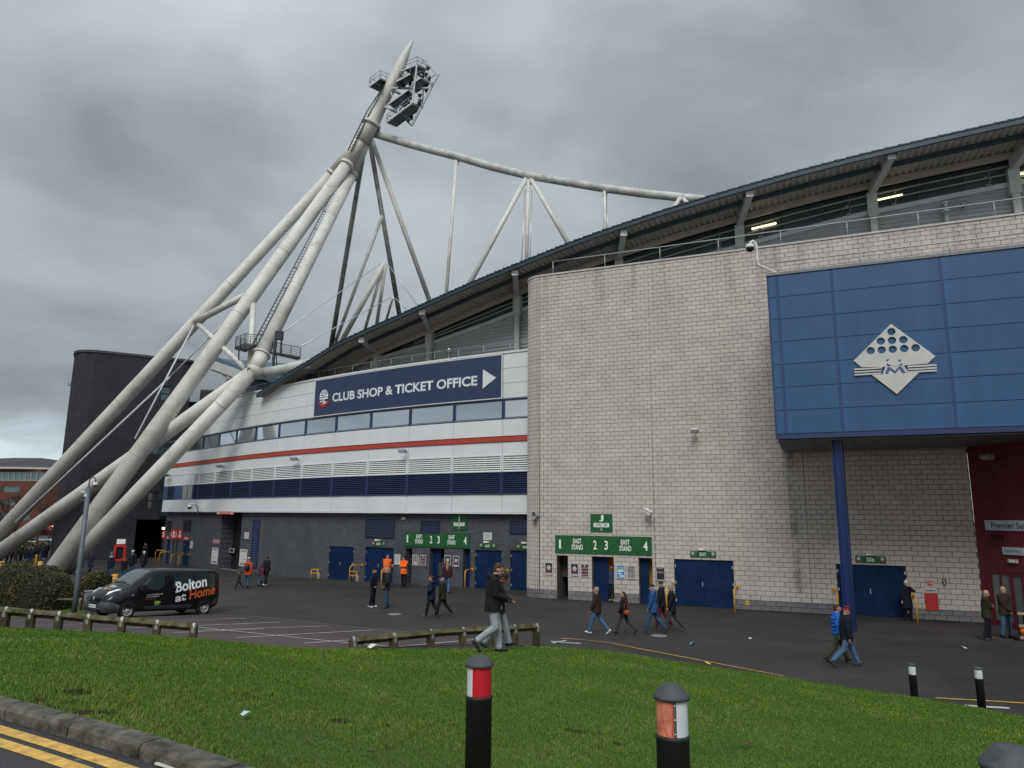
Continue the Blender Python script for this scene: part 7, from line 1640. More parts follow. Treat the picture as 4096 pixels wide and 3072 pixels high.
for u, vt, vb_, lab in ((10, 2246, 2270, 'short yellow post at the left edge among the crowd'), (163, 2246, 2268, 'short yellow post just left of the mast foot'), (461, 2297, 2330, 'short yellow post behind the van windscreen')):
    Y = 56 if u < 200 else 41; p = at_y(u, vt, Y); z0 = land(p.x, Y); t = thing('yellow_post', lab, 'post', (p.x, Y, z0), group='short yellow posts'); h = p.z - z0; MB().lathe([(0, -.1), (.17, -.1), (.17, h - .06), (.15, h), (0, h)], 14).build('tube', m_yellow, t); MB().lathe([(.172, h - .30), (.176, h - .30), (.176, h - .20), (.172, h - .20)], 14).build('reflector', m_cream, t)
p = at_y(143, 2250, 54); t = thing('barrier_plank', 'leaning wooden plank beside the crowd', 'plank', p); MB().beam((0, 0, at_y(143, 2232, 54).z - p.z + .25), (-.12, .1, -.9), .14, .05).build('plank', m_yellow, t)
# life-ring style red frame on the tower wall
p = at_y(480, 2212, 75.5); rb_ = thing('extinguisher_point', 'red framed fire point with white notice on the dark tower wall', 'fire point', p); b = MB()
for x in (-1, 1): b.box((x * .5, 0, 0), (.24, .2, 1.6))
for z in (-1, 1): b.box((0, 0, z * .7), (.76, .2, .24))
b.build('frame', m_signr, rb_); MB().box((0, .02, 1.15), (.9, .1, .5)).build('notice', m_signw, rb_); MB().box((0, .05, 0), (.76, .05, 1.16)).build('back_panel', m_dark, rb_)
# trolley at the right edge
p = ground(4082, 2566); tz_ = thing('trolley', 'black framed barrow with timber rails at the right edge', 'trolley', (p.x, p.y, p.z)); b = MB()
for x in (0, .55):
    b.beam((x, 0, .10), (x, .02, 1.02), .05, .05); b.beam((x, .5, .10), (x, .48, 1.02), .05, .05); b.beam((x, 0, .99), (x, .5, .99), .05, .05)
b.build('frame', m_black, tz_); 
for z in (.98, .55, .14): MB().beam((-.02, -.03, z), (.62, -.03, z), .05, .09).build('rail', M('pale_timber', (.36, .27, .17), rough=.7, var=.2), tz_)
q = MB(); q.lathe([(0, .0), (.09, .02), (.12, .12), (.10, .22), (0, .26)], 14, mat=Matrix.Translation((.18, .1, .24))); q.build('orange_ball', M('orange_plastic', (.75, .12, .01), rough=.4), tz_)
for x in (.0, .55): q = MB(); q.lathe([(0, -.03), (.1, -.03), (.1, .03), (0, .03)], 14, mat=Matrix.Translation((x, .25, .1)) @ Matrix.Rotation(R(90), 4, 'Y')); q.build('wheel', m_tyre, tz_)

# ---------------------------------------------------------------- litter, covers, leaves
def bank_point(u, v):
    d = ray(u, v); best = None
    g = BANK.reshape(-1, 3); q = (g - CAM); w = q @ fwd; x = q @ rgt / np.maximum(w, .1) * FPX + 2048; y = 1536 - q @ upv / np.maximum(w, .1) * FPX
    i = np.argmin(((x - u) ** 2 + (y - v) ** 2) + (w < .5) * 1e9); return Vector(g[i])
rg = random.Random(21)
m_leaf = M('dead_leaf', (.085, .045, .022), rough=.8, var=.4, scale=12); lm_ = MB(); lm_.add([(-.5, 0, 0), (-.2, -.2, .06), (.25, -.17, .08), (.5, 0, .02), (.25, .18, .09), (-.2, .2, .05), (0, 0, -.02)], [(0, 1, 6), (1, 2, 6), (2, 3, 6), (3, 4, 6), (4, 5, 6), (5, 0, 6)]); lfm = lm_.mesh('fallen_leaf', m_leaf)
LV = [(1770, 2828), (1862, 2740), (1860, 2990), (1560, 2970), (1930, 2815), (2050, 3060), (3000, 3003), (2990, 2790), (3250, 2810), (3080, 2910), (2430, 2860), (2360, 2870), (1215, 2985), (1220, 2942), (1555, 3006), (1500, 3030), (1210, 2678), (2150, 3055), (2700, 3050), (1800, 2895), (2440, 2630), (820, 2676)]
for u, v in LV:
    p = bank_point(u, v); s = rg.uniform(.06, .11); o = obj('fallen_leaf', lfm, None, Matrix.Translation(p + Vector((0, 0, .055))) @ Matrix.Rotation(rg.uniform(0, 6), 4, 'Z') @ Matrix.Rotation(rg.uniform(-.4, .4), 4, 'X') @ Matrix.Scale(s, 4)); tag(o, 'small brown dead leaf lying on the lawn', 'leaf', 'dead leaves on the lawn')
p = bank_point(2980, 2997); o = obj('fallen_leaf', lfm, None, Matrix.Translation(p + Vector((0, 0, .05))) @ Matrix.Rotation(.1, 4, 'Z') @ Matrix.Scale(.2, 4)); tag(o, 'largest orange-brown leaf on the lawn, right of the worn bollard', 'leaf')
m_lit_ = M('litter_white', (.60, .60, .58), rough=.6, var=.1)
def scrap(label, p, w, l, mat, h=.02, name='litter', rot=None):
    b = MB(); b.add([(-l / 2, -w / 2, 0), (l * .1, -w * .5, h), (l / 2, -w * .3, 0), (l * .5, w * .4, h * .6), (0, w / 2, h * 1.3), (-l * .45, w * .35, h * .4)], [(0, 1, 4, 5), (1, 2, 3, 4)]); o = b.build(name, mat); o.location = p; o.rotation_euler = (0, 0, rg.uniform(0, 6) if rot is None else rot); tag(o, label, 'litter')
for u, v, w, l, lab in ((1330, 2367, .1, .16, 'scrap of white paper on the asphalt left of the group of two'), (3000, 2553, .12, .3, 'flat white wrapper on the asphalt right of the walkers'), (3855, 2590, .1, .42, 'white scrap on the asphalt in front of the bald men'), (1560, 2410, .08, .16, 'white scrap at the feet of the standing pair'), (2690, 2478, .06, .12, 'small pale scrap near the striding group')): scrap(lab, ground(u, v, .012), w, l, m_lit_)
scrap('crumpled blue wrapper on the asphalt', ground(2768, 2580, .012), .12, .16, M('litter_blue', (.05, .30, .45), rough=.5), .08)
scrap('pale blue plastic scrap on the lawn near the kerb', bank_point(995, 2888) + Vector((0, 0, .05)), .05, .11, M('litter_pale_blue', (.40, .55, .6), rough=.4)); scrap('white scrap of paper lying on the lawn edge', bank_point(1492, 2602) + Vector((0, 0, .06)), .12, .3, m_lit_, .05); scrap('yellow scrap at the lawn edge below the yellow line', bank_point(2830, 2664) + Vector((0, 0, .06)), .12, .22, M('litter_yellow', (.6, .5, .04), rough=.5), .04)
a, b_ = at_z(645, 3046, ROADZ + .02), at_z(760, 3078, ROADZ + .02); o = MB().beam(a, b_, .10, .012).build('plastic_strip', m_lit_); shift_origin(o, a); tag(o, 'broken white plastic strip lying in the gutter by the kerb', 'litter')
for (u0, v0, u1, v1), lab in (((2207, 2566, 2322, 2574), 'peeled white strip lying beside the start of the yellow line'), ((3860, 2822, 4035, 2832), 'peeled white strip lying by the right small bollard'), ((2215, 2571, 2265, 2562), 'short peeled white strip crossing the longer one')):
    a, b_ = ground(u0, v0, .03), ground(u1, v1, .03); o = MB().beam(a, b_, .06, .02).build('peeled_strip', m_lit_); shift_origin(o, a); tag(o, lab, 'litter')
for u, v, lab in ((1578, 2457, 'small round drain cover in the asphalt behind the right wooden rail'), (2636, 2543, 'drain cover with a wet dark patch by the striding group')):
    p = ground(u, v, .014); b = MB(); b.lathe([(.30, 0), (.30, .006), (.24, .008), (0, .008)], 20); o = b.build('drain_cover', m_galv); o.location = p; tag(o, lab, 'drain cover')

# ---------------------------------------------------------------- people
PEND = []
def rcone(mb, p, q, r0, r1, n=10, flat_=1.0):
    """closed rounded cone from p to q"""
    p, q = Vector(p), Vector(q); d = q - p; L = d.length
    if L < 1e-5: d = Vector((0, 0, 1)); L = 1e-3
    d = d.normalized(); x = d.cross(Vector((0, 1, 0)))
    if x.length < .1: x = d.cross(Vector((1, 0, 0)))
    x.normalize(); y = d.cross(x); pr = []
    for k in range(0, 4): a = math.pi / 2 * k / 3; pr.append((-r0 * math.cos(a), r0 * math.sin(a)))
    for k in range(0, 4): a = math.pi / 2 * k / 3; pr.append((L + r1 * math.sin(a), r1 * math.cos(a)))
    vs_ = [p + d * t + (x * math.cos(2 * math.pi * j / n) * r + y * math.sin(2 * math.pi * j / n) * r * flat_) for t, r in ((t, max(r, 1e-4)) for t, r in pr) for j in range(n)]
    m = len(pr); fs = [(i * n + j, i * n + (j + 1) % n, (i + 1) * n + (j + 1) % n, (i + 1) * n + j) for i in range(m - 1) for j in range(n)] + [tuple(reversed(range(n))), tuple((m - 1) * n + j for j in range(n))]
    mb.add(vs_, fs)
def ell(mb, c, r, mt=None, n=14, m=9):
    vs_ = []
    for i in range(m + 1):
        ph = -math.pi / 2 + math.pi * i / m
        for j in range(n): th = 2 * math.pi * j / n; v = Vector((r[0] * math.cos(th) * max(math.cos(ph), 1e-3), r[1] * math.sin(th) * max(math.cos(ph), 1e-3), r[2] * math.sin(ph))); vs_.append(Vector(c) + (mt @ v if mt is not None else v))
    mb.add(vs_, [(i * n + j, i * n + (j + 1) % n, (i + 1) * n + (j + 1) % n, (i + 1) * n + j) for i in range(m) for j in range(n)] + [tuple(reversed(range(n))), tuple(m * n + j for j in range(n))])
def eloft(mb, secs, n=16, cap=True):
    """closed loft of ellipses: (centre, rx, ry)"""
    vs_ = [Vector(c) + Vector((rx * math.cos(2 * math.pi * j / n), ry * math.sin(2 * math.pi * j / n), 0)) for c, rx, ry in secs for j in range(n)]; m = len(secs)
    mb.add(vs_, [(i * n + j, i * n + (j + 1) % n, (i + 1) * n + (j + 1) % n, (i + 1) * n + j) for i in range(m - 1) for j in range(n)] + ([tuple(reversed(range(n))), tuple((m - 1) * n + j for j in range(n))] if cap else []))
def remesh(mb, name, mat, parent, vox, mt=None, smooth=2):
    o = bpy.data.objects.new(name, mb.mesh(name, mat)); COL.objects.link(o)
    if parent is not None: o.parent = parent
    if mt is not None: o.matrix_basis = mt
    r = o.modifiers.new('r', 'REMESH'); r.mode = 'VOXEL'; r.voxel_size = vox; r.use_smooth_shade = True
    s = o.modifiers.new('s', 'SMOOTH'); s.iterations = smooth; s.factor = .5
    PEND.append(o); return o
def flush_remesh():
    dg = bpy.context.evaluated_depsgraph_get()
    for o in PEND:
        me = bpy.data.meshes.new_from_object(o.evaluated_get(dg)); old = o.data; o.modifiers.clear(); o.data = me; me.name = o.name
        me.polygons.foreach_set('use_smooth', [True] * len(me.polygons)); bpy.data.meshes.remove(old)
    PEND.clear()
m_skin = M('skin', (.42, .235, .17), rough=.55, var=.08, scale=12); m_skin2 = M('skin_brown', (.20, .095, .055), rough=.5, var=.08, scale=12); m_eye = M('eye_dark', (.02, .015, .012), rough=.2, var=0)
def cl(name, c, rough=.85, bump=.9, bs=13, **k): return M('cloth_' + name, c, rough=rough, var=.22, scale=7, bump=bump, bscale=bs, spec=.25, **k)
C = dict(black=cl('black', (.010, .010, .012)), nearblack=cl('charcoal', (.018, .018, .020)), navy=cl('navy', (.010, .014, .035)), dnavy=cl('dark_navy', (.008, .010, .020)), blue=cl('blue', (.018, .075, .20)), bblue=cl('bright_blue', (.015, .11, .40)), jean=cl('denim', (.030, .070, .135)), ljean=cl('light_denim', (.055, .115, .20)), djean=cl('dark_denim', (.014, .020, .040)), grey=cl('grey_marl', (.30, .33, .36)), dgrey=cl('dark_grey', (.045, .045, .048)), olive=cl('olive', (.022, .026, .014)), khaki=cl('khaki', (.045, .042, .030)), brown=cl('brown', (.032, .020, .015)), maroon=cl('maroon', (.045, .012, .022)), mag=cl('magenta', (.12, .018, .055)), redtr=cl('dark_red', (.10, .018, .025)), orange=cl('rust_orange', (.40, .065, .022)), hivis=cl('hivis_orange', (.90, .13, .015)), white=cl('white', (.60, .60, .58)), cream=cl('cream', (.45, .40, .32)), teal=cl('teal', (.02, .22, .26)), green=cl('bottle_green', (.012, .045, .025)), slate=cl('slate_blue', (.035, .055, .085)), red=cl('red', (.35, .02, .03)))
S_ = dict(black=M('shoe_black', (.012, .012, .012), rough=.5, var=.2), brown=M('shoe_brown', (.06, .035, .022), rough=.6, var=.2), white=M('shoe_white', (.55, .55, .54), rough=.5, var=.1), grey=M('shoe_grey', (.06, .06, .065), rough=.6, var=.2))
H_ = dict(brown=M('hair_brown', (.045, .024, .014), rough=.7, var=.3, scale=30, bump=.6, bscale=90), dark=M('hair_dark', (.012, .009, .008), rough=.6, var=.3, scale=30, bump=.6, bscale=90), grey=M('hair_grey', (.24, .23, .22), rough=.8, var=.3, scale=30, bump=.6, bscale=90), blond=M('hair_blond', (.26, .17, .09), rough=.7, var=.3, scale=30, bump=.6, bscale=90), ginger=M('hair_ginger', (.22, .065, .018), rough=.7, var=.3, scale=30, bump=.6, bscale=90), white=M('hair_white', (.50, .48, .46), rough=.8, var=.2, scale=30, bump=.6, bscale=90))
def ik(s, t, l1, l2, hint):
    s, t, hint = Vector(s), Vector(t), Vector(hint); d = t - s; L = min(d.length, (l1 + l2) * .995); d = d.normalized(); t = s + d * L
    c = (l1 * l1 + L * L - l2 * l2) / (2 * l1 * L); h = hint - d * hint.dot(d); h.normalize(); e = s + d * (l1 * c) + h * (l1 * math.sqrt(max(0, 1 - c * c))); return e, t
def person(label, u, v, hpx, face, top='black', legs='djean', shoes='black', hair=('short', 'brown'), stride=0.0, arms='hang', lean=0.0, look=0, nod=0, bulk=1.0, hem=.78, hood=False, skin=None, loc=None, group=None, vox=None, puffy=False, child=1.0, extra=None, tilt=0, bands=False, fingers=False, legpose=None, swing=None, coat_open=False):
    p = loc if loc is not None else ground(u, v)
    w = float((np.array(p) - CAM) @ fwd); ht = hpx * w / FPX; sc = ht / 1.75; sk = skin or m_skin
    vx = vox or min(.030, max(.0115, w * .00062)); vx /= sc
    base = Matrix.Translation(p) @ Matrix.Rotation(R(face), 4, 'Z') @ Matrix.Scale(sc, 4)
    L_ = R(lean)
    # legs
    st = stride * .82
    LP = legpose or ({1: (st, 4), -1: (-st * .9, 8 + st * .7)} if st >= 0 else {1: (st * .9, 8 - st * .7), -1: (-st, 4)})
    J_ = {}; lows = []
    for sx in (1, -1):
        a, kf_ = R(LP[sx][0]), R(LP[sx][1]); hip = Vector((.095 * sx, 0, .93)); kn = hip + .43 * Vector((.012 * sx, -math.sin(a), -math.cos(a))); sa = a - kf_; an = kn + .42 * Vector((0, -math.sin(sa), -math.cos(sa)))
        fp = max(-.35, min(1.15, (-sa) * 1.0)) if LP[sx][1] > 6 or sa < -.1 else -max(0, sa) * .7
        tdir = Vector((.12 * sx, -math.cos(fp), -math.sin(fp))); hl = an + Vector((0, .05, -.065)) if fp < .2 else an + Vector((0, .05 * math.cos(fp) + .06 * math.sin(fp), -.06 * math.cos(fp) + .0)); toe = hl + tdir * .20
        J_[sx] = (hip, kn, an, hl, toe); lows += [hl.z - .032, toe.z - .028]
    dz = -min(lows); dzv = Vector((0, 0, dz))
    for sx in (1, -1): J_[sx] = tuple(q + dzv for q in J_[sx])
    def sp(z, y=0.0, x=0.0):     # a point of the trunk, leaning about the hips
        z0 = .95; t = z - z0; return Vector((x, y * math.cos(L_) - t * math.sin(L_), z0 + t * math.cos(L_) + y * math.sin(L_))) + dzv
    # arms
    sh = {sx: sp(1.415, .005, .178 * sx * (1 + (bulk - 1) * .4)) for sx in (1, -1)}
    sw = st * .006 if swing is None else swing
    def tgt(sx):
        if arms == 'hang' or (isinstance(arms, dict) and sx not in arms): return sp(.865, -.05 + (-sx * sw), .25 * sx), Vector((.35 * sx, 1, -.1))
        if arms == 'pockets': return sp(.955, -.10, .20 * sx), Vector((sx, .9, 0))
        if arms == 'crossed': return sp(1.17, -.20, -.10 * sx), Vector((sx * .8, -.2, -1))
        if arms == 'clasp': return sp(.93, -.20, .02 * sx), Vector((sx, .4, 0))
        if arms == 'behind': return sp(.93, .17, .05 * sx), Vector((sx, .6, 0))
        if arms == 'phone': return sp(1.06, -.245, .045 * sx), Vector((sx * .7, .8, -.8))
        return arms[sx][0] if isinstance(arms[sx][0], Vector) else sp(arms[sx][0][2], arms[sx][0][1], arms[sx][0][0]), Vector(arms[sx][1] if len(arms[sx]) > 1 else (sx * .6, .6, -.6))
    AR = {}
    for sx in (1, -1): t_, h_ = tgt(sx); e, t_ = ik(sh[sx], t_, .285, .255, h_); AR[sx] = (sh[sx], e, t_)
    # head frame
    nk = sp(1.47, .012); Hm = Matrix.Rotation(R(look), 4, 'Z') @ Matrix.Rotation(R(-nod) * -1, 4, 'X') @ Matrix.Rotation(R(tilt), 4, 'Y'); hc = nk + Vector((0, -.012 - math.sin(R(nod)) * .05, .015)) + Hm @ Vector((0, -.012, .135))
    hp_ = lambda x, y, z: hc + Hm @ Vector((x, y, z))
    H4 = Hm.to_3x3()
    # body: one continuous skin
    b = MB(); ell(b, hp_(0, .008, .022), (.074, .094, .105), H4); ell(b, hp_(0, -.022, -.052), (.056, .066, .062), H4); rcone(b, hp_(0, -.090, .012), hp_(0, -.112, -.022), .010, .015, 8)
    ell(b, hp_(0, -.076, -.098), (.024, .02, .016), H4)
    ell(b, hp_(0, -.088, .040), (.048, .014, .010), H4); ell(b, hp_(0, -.092, -.058), (.024, .012, .009), H4)
    for sx in (1, -1): ell(b, hp_(.076 * sx, .012, -.005), (.012, .022, .034), H4)
    rcone(b, sp(1.40, .015), hc + Hm @ Vector((0, .02, -.06)), .060, .052)
    eloft(b, [(sp(.86), .13, .10), (sp(1.0), .135, .095), (sp(1.15), .13, .09), (sp(1.32), .155, .10), (sp(1.42), .13, .08), (sp(1.47), .06, .06)])
    for sx in (1, -1):
        s, e, t_ = AR[sx]; rcone(b, s, e, .05, .038); rcone(b, e, t_, .038, .028); hd = (t_ - e).normalized()
        sd_ = hd.cross(Vector((0, -1, 0)) if abs(hd.y) < .8 else Vector((0, 0, 1))).normalized(); pc_ = t_ + hd * .05; nn = hd.cross(sd_).normalized()
        rcone(b, t_, t_ + hd * .07, .028, .034, 10, .6)
        for k in range(4):
            f0 = t_ + hd * .085 + sd_ * (-.026 + .0175 * k); ln_ = (.062, .075, .07, .055)[k]; cu = nn * (.02 if sx > 0 else -.02); f1 = f0 + hd * ln_ * .55 + cu * .4; rcone(b, f0 - hd * .02, f1, .0105, .0095, 6); rcone(b, f1, f1 + hd * ln_ * .4 + cu, .0095, .0085, 6)
        th0 = t_ + hd * .025 + sd_ * -.026; th1 = th0 + hd * .035 - sd_ * .028; rcone(b, th0, th1, .013, .011, 6); rcone(b, th1, th1 + hd * .032 - sd_ * .004, .011, .0095, 6)
        hip, kn, an, hl, toe = J_[sx]; rcone(b, hip, kn, .078, .052); rcone(b, kn, an, .05, .034); rcone(b, hl, toe, .03, .024, 8, .8)
    root = remesh(b, 'person', sk, None, vx, base, 1); tag(root, label, 'person', group)
    # eyes
    for sx in (1, -1): q = MB(); ell(q, hp_(.030 * sx, -.0835, .020), (.012, .006, .007), H4, 8, 5); q.build('eye', m_eye, root)
    # trousers
    b = MB(); lg = C[legs]; eloft(b, [(sp(.80) * .0 + Vector((0, .005, .84)) + dzv, .150, .118), (sp(.92), .165, .125), (sp(1.02), .158, .118)])
    for sx in (1, -1):
        hip, kn, an, hl, toe = J_[sx]; rcone(b, hip + Vector((0, 0, -.02)), kn, .104, .080); rcone(b, kn, an + (an - kn) * -.04, .080, .068); rcone(b, an.lerp(kn, .15), an.lerp(kn, .02), .068, .072)
    remesh(b, 'trousers', lg, root, vx, smooth=2)
    # jacket
    b = MB(); B = bulk; tp_ = C[top]; hz_ = hem
    fl = max(0, .95 - hz_)
    eloft(b, [(sp(hz_, .0) if hz_ > .85 else Vector((0, .0, hz_)) + dzv, .182 * B + fl * .08, .142 * B + fl * .05), (sp(.96), .180 * B, .142 * B), (sp(1.08), .172 * B, .135 * B), (sp(1.25), .188 * B, .138 * B), (sp(1.36), .182 * B, .122 * B), (sp(1.44), .125 * B, .092 * B), (sp(1.49), .078, .078), (sp(1.515), .075, .075)], 20)
    if puffy:
        for zz in (.88, .99, 1.10, 1.21, 1.32): eloft(b, [(sp(zz - .045), .165 * B, .13 * B), (sp(zz - .02), .198 * B, .158 * B), (sp(zz + .02), .198 * B, .158 * B), (sp(zz + .045), .165 * B, .13 * B)], 20)
    for sx in (1, -1):
        s, e, t_ = AR[sx]; rcone(b, s + Vector((-.02 * sx, 0, -.01)), e, .077 * B, .062 * B); rcone(b, e, t_.lerp(e, .06), .062 * B, .046 * B)
        if puffy:
            for k in (.25, .55, .85): c_ = s.lerp(e, k); rcone(b, c_, c_ + (e - s) * .08, .08 * B, .08 * B)
    if hood: ell(b, sp(1.475, .095), (.115, .062, .075)); rcone(b, sp(1.50, -.03, .08), sp(1.47, .09, .09), .032, .04); rcone(b, sp(1.50, -.03, -.08), sp(1.47, .09, -.09), .032, .04)
    remesh(b, 'jacket', tp_, root, vx, smooth=2)
    if bands:
        mref = M('reflective_band', (.42, .36, .28), rough=.3, var=.1)
        for zz, kx in ((.95, 1.05), (1.16, 1.04)): q = MB(); eloft(q, [(sp(zz), .18 * B * kx, .142 * B * kx), (sp(zz + .045), .18 * B * kx, .142 * B * kx)], 20, False); q.build('reflective_band', mref, root)
        for sx in (1, -1): s, e, t_ = AR[sx]; d_ = (t_ - e); q = MB(); q.tube([e + d_ * .3, e + d_ * .47], [.060 * B, .056 * B], 12, cap=False); q.build('reflective_band', mref, root)
    # shoes
    for sx in (1, -1):
        hip, kn, an, hl, toe = J_[sx]; q = MB(); rcone(q, hl + Vector((0, 0, .004)), toe, .044, .036, 10, .85); rcone(q, hl + (an - hl) * .2, an, .045, .048); remesh(q, 'shoe', S_[shoes], root, vx * .8, smooth=1)
    # hair or headgear
    kind, colr = hair[0], hair[1]
    q = MB()
    if kind in ('short', 'long', 'balding', 'fluffy'):
        hm_ = H_[colr]
        if kind == 'balding': ell(q, hp_(0, .040, -.005), (.079, .070, .060), H4)
        else:
            f_ = 1.12 if kind == 'fluffy' else 1.0
            ell(q, hp_(0, .024, .045), (.080 * f_, .092 * f_, .094 * f_), H4); ell(q, hp_(0, .045, -.01), (.074, .062, .075), H4)
            if kind != 'long': ell(q, hp_(0, -.036, .098), (.058, .038, .024), H4)
        if kind == 'long': rcone(q, hp_(0, .06, .02), sp(1.36, .115), .072, .085); rcone(q, hp_(0, .07, -.04), sp(1.27, .125), .06, .06)
        remesh(q, 'hair', hm_, root, vx * .8, smooth=1)
    elif kind in ('beanie', 'bobble', 'twotone'):
        ell(q, hp_(0, .012, .062), (.086, .102, .088), H4); eloft(q, [(hp_(0, .012, .030), .088, .104), (hp_(0, .012, .075), .090, .106)])
        if kind == 'bobble': ell(q, hp_(0, .015, .175), (.042, .042, .042))
        remesh(q, 'hat', C[colr], root, vx * .8, smooth=1)
        if kind == 'twotone':
            for zz, r_ in ((.045, 1.05), (.112, .80)): k_ = MB(); eloft(k_, [(hp_(0, .012, zz), .090 * r_, .106 * r_), (hp_(0, .012, zz + .03), .088 * r_ * .96, .104 * r_ * .96)], 16, False); k_.build('hat_stripe', C[hair[2]], root)
        if len(hair) > 2 and kind != 'twotone': k_ = MB(); ell(k_, hp_(0, .05, -.02), (.077, .06, .07), H4); remesh(k_, 'hair', H_[hair[2]], root, vx, smooth=1)
    elif kind == 'cap':
        ell(q, hp_(0, .008, .060), (.083, .100, .075), H4); b2 = hp_(0, -.12, .055); ell(q, b2, (.062, .06, .012), H4); remesh(q, 'cap', C[colr], root, vx * .8, smooth=1)
        if len(hair) > 2: k_ = MB(); ell(k_, hp_(0, .045, -.01), (.077, .062, .06), H4); remesh(k_, 'hair', H_[hair[2]], root, vx, smooth=1)
    if extra: extra(root, sp, hp_, AR, J_, vx, base)
    root['_sc'] = sc
    return dict(root=root, base=base, AR=AR, sp=sp, hp=hp_)
def scarf(colr):
    def f(root, sp, hp_, AR, J_, vx, base): q = MB(); q.tube([sp(1.475 + .01 * math.sin(a * 2), .10 * math.sin(a), .10 * math.cos(a)) for a in (2 * math.pi * k / 10 for k in range(11))], .034, 8); q.build('scarf', C[colr], root)
    return f
def gloves(root, sp, hp_, AR, J_, vx, base):
    for sx in (1, -1):
        s, e, t_ = AR[sx]; hd = (t_ - e).normalized(); sd_ = hd.cross(Vector((0, -1, 0)) if abs(hd.y) < .8 else Vector((0, 0, 1))).normalized(); nn = hd.cross(sd_).normalized(); b = MB(); rcone(b, t_ + hd * .01, t_ + hd * .07, .033, .039, 10, .65)
        for k in range(4): f0 = t_ + hd * .085 + sd_ * (-.026 + .0175 * k); ln_ = (.062, .075, .07, .055)[k]; cu = nn * (.02 if sx > 0 else -.02); f1 = f0 + hd * ln_ * .55 + cu * .4; rcone(b, f0 - hd * .02, f1, .0125, .0115, 6); rcone(b, f1, f1 + hd * ln_ * .4 + cu, .0115, .0105, 6)
        th0 = t_ + hd * .025 + sd_ * -.026; th1 = th0 + hd * .035 - sd_ * .028; rcone(b, th0, th1, .015, .013, 6); rcone(b, th1, th1 + hd * .032, .013, .0115, 6); remesh(b, 'glove', C['black'], root, .0085, smooth=1)

# the two boys crossing the lawn
bA = bank_point(1972, 2612); bB = bank_point(2040, 2606)
P1_ = person('boy in black hooded jacket and grey joggers walking over the lawn, gloved hands raised', 1972, 2612, 352, 90, 'black', 'grey', 'black', ('short', 'brown'), legpose={1: (14, 10), -1: (8, 62)}, arms='phone', nod=22, hood=True, bulk=1.16, hem=.80, loc=bA, lean=3, extra=gloves)
s = P1_; ph_t = s['base'] @ ((s['AR'][1][2] + s['AR'][-1][2]) / 2 + Vector((0, -.11, .05)))
ph = thing('phone', 'dark phone held in the gloved hands of the front boy', 'phone', mat=Matrix.Translation(ph_t) @ Matrix.Rotation(R(90), 4, 'Z') @ Matrix.Rotation(R(35), 4, 'X')); MB().box((0, 0, 0), (.075, .15, .009)).build('case', m_black, ph); MB().box((0, 0, .006), (.066, .135, .002)).build('screen', M('phone_screen', (.03, .035, .04), rough=.1, var=0), ph)
person('dark haired boy half hidden behind the front boy on the lawn, looking down', 2036, 2604, 300, 90, 'nearblack', 'grey', 'black', ('fluffy', 'dark'), legpose={1: (20, 6), -1: (-14, 16)}, arms='phone', nod=38, look=-12, skin=m_skin2, loc=bB + Vector((-.22, .40, -.04)))
# the apron, from the middle to the right
person('young man in black hoodie, black beanie and white trainers, standing facing right', 1490, 2431, 152, 82, 'black', 'dnavy', 'white', ('beanie', 'black'), arms='pockets', hood=True, bulk=1.0, hem=.86, stride=3)
person('grey haired man in dark jacket and jeans facing the beanie man', 1543, 2433, 154, -75, 'nearblack', 'jean', 'brown', ('short', 'grey'), arms='pockets', hood=True, bulk=1.1, hem=.76, stride=3, look=10)
person('steward in orange hi-vis coat with hands behind his back, by the EX10 doors', 1545, 2349, 126, 12, 'hivis', 'black', 'black', ('short', 'dark'), arms='behind', bulk=1.15, hem=.74, look=42, bands=True, stride=2, group=None)
person('steward in orange hi-vis coat with arms crossed, beside turnstile 1', 1613, 2350, 120, -15, 'hivis', 'black', 'black', ('fluffy', 'dark'), arms='crossed', bulk=1.1, hem=.72, look=-35, bands=True, stride=4)
person('man with grey brown hair in navy anorak and black trousers walking left', 1722, 2471, 161, -100, 'navy', 'black', 'grey', ('short', 'brown'), arms='pockets', bulk=1.18, hem=.72, stride=17, hood=True)
person('man in olive jacket and dark cap walking left beside the navy anorak', 1768, 2466, 158, -88, 'olive', 'black', 'brown', ('cap', 'nearblack', 'white'), bulk=1.18, hem=.74, stride=24, nod=18)
person('man in dark jacket going in at the middle turnstile of the grey wall', 1768, 2364, 124, 172, 'dgrey', 'jean', 'black', ('short', 'dark'), bulk=1.12, hem=.78, stride=10, hood=True)
person('woman with long fair hair in maroon quilted jacket, from behind, by the turnstile', 1788, 2374, 124, 178, 'maroon', 'ljean', 'grey', ('long', 'blond'), bulk=1.12, hem=.84, puffy=True, stride=12)
person('man in blackish jacket, green scarf and blue jeans walking left across the apron', 2388, 2538, 184, -112, 'brown', 'ljean', 'white', ('short', 'grey'), bulk=1.14, hem=.80, stride=25, extra=scarf('green'), look=10)
pw = person('woman with brown hair, black furry coat and grey leggings walking left with a stick', 2496, 2537, 168, -105, 'black', 'dgrey', 'black', ('long', 'brown'), bulk=1.16, hem=.74, stride=30, hood=True)
s = pw['base'] @ (pw['AR'][-1][2] + Vector((0, -.02, -.05))); gd = ground(2502, 2543); cn = thing('walking_stick', 'thin black walking stick in the hand of the woman in black', 'walking stick', gd); MB().tube([gd, s], .012, 6).build('shaft', m_black, cn, world=True); MB().tube([s - Vector((.05, 0, 0)), s + Vector((.05, 0, .01))], .016, 6).build('handle', m_black, cn, world=True)
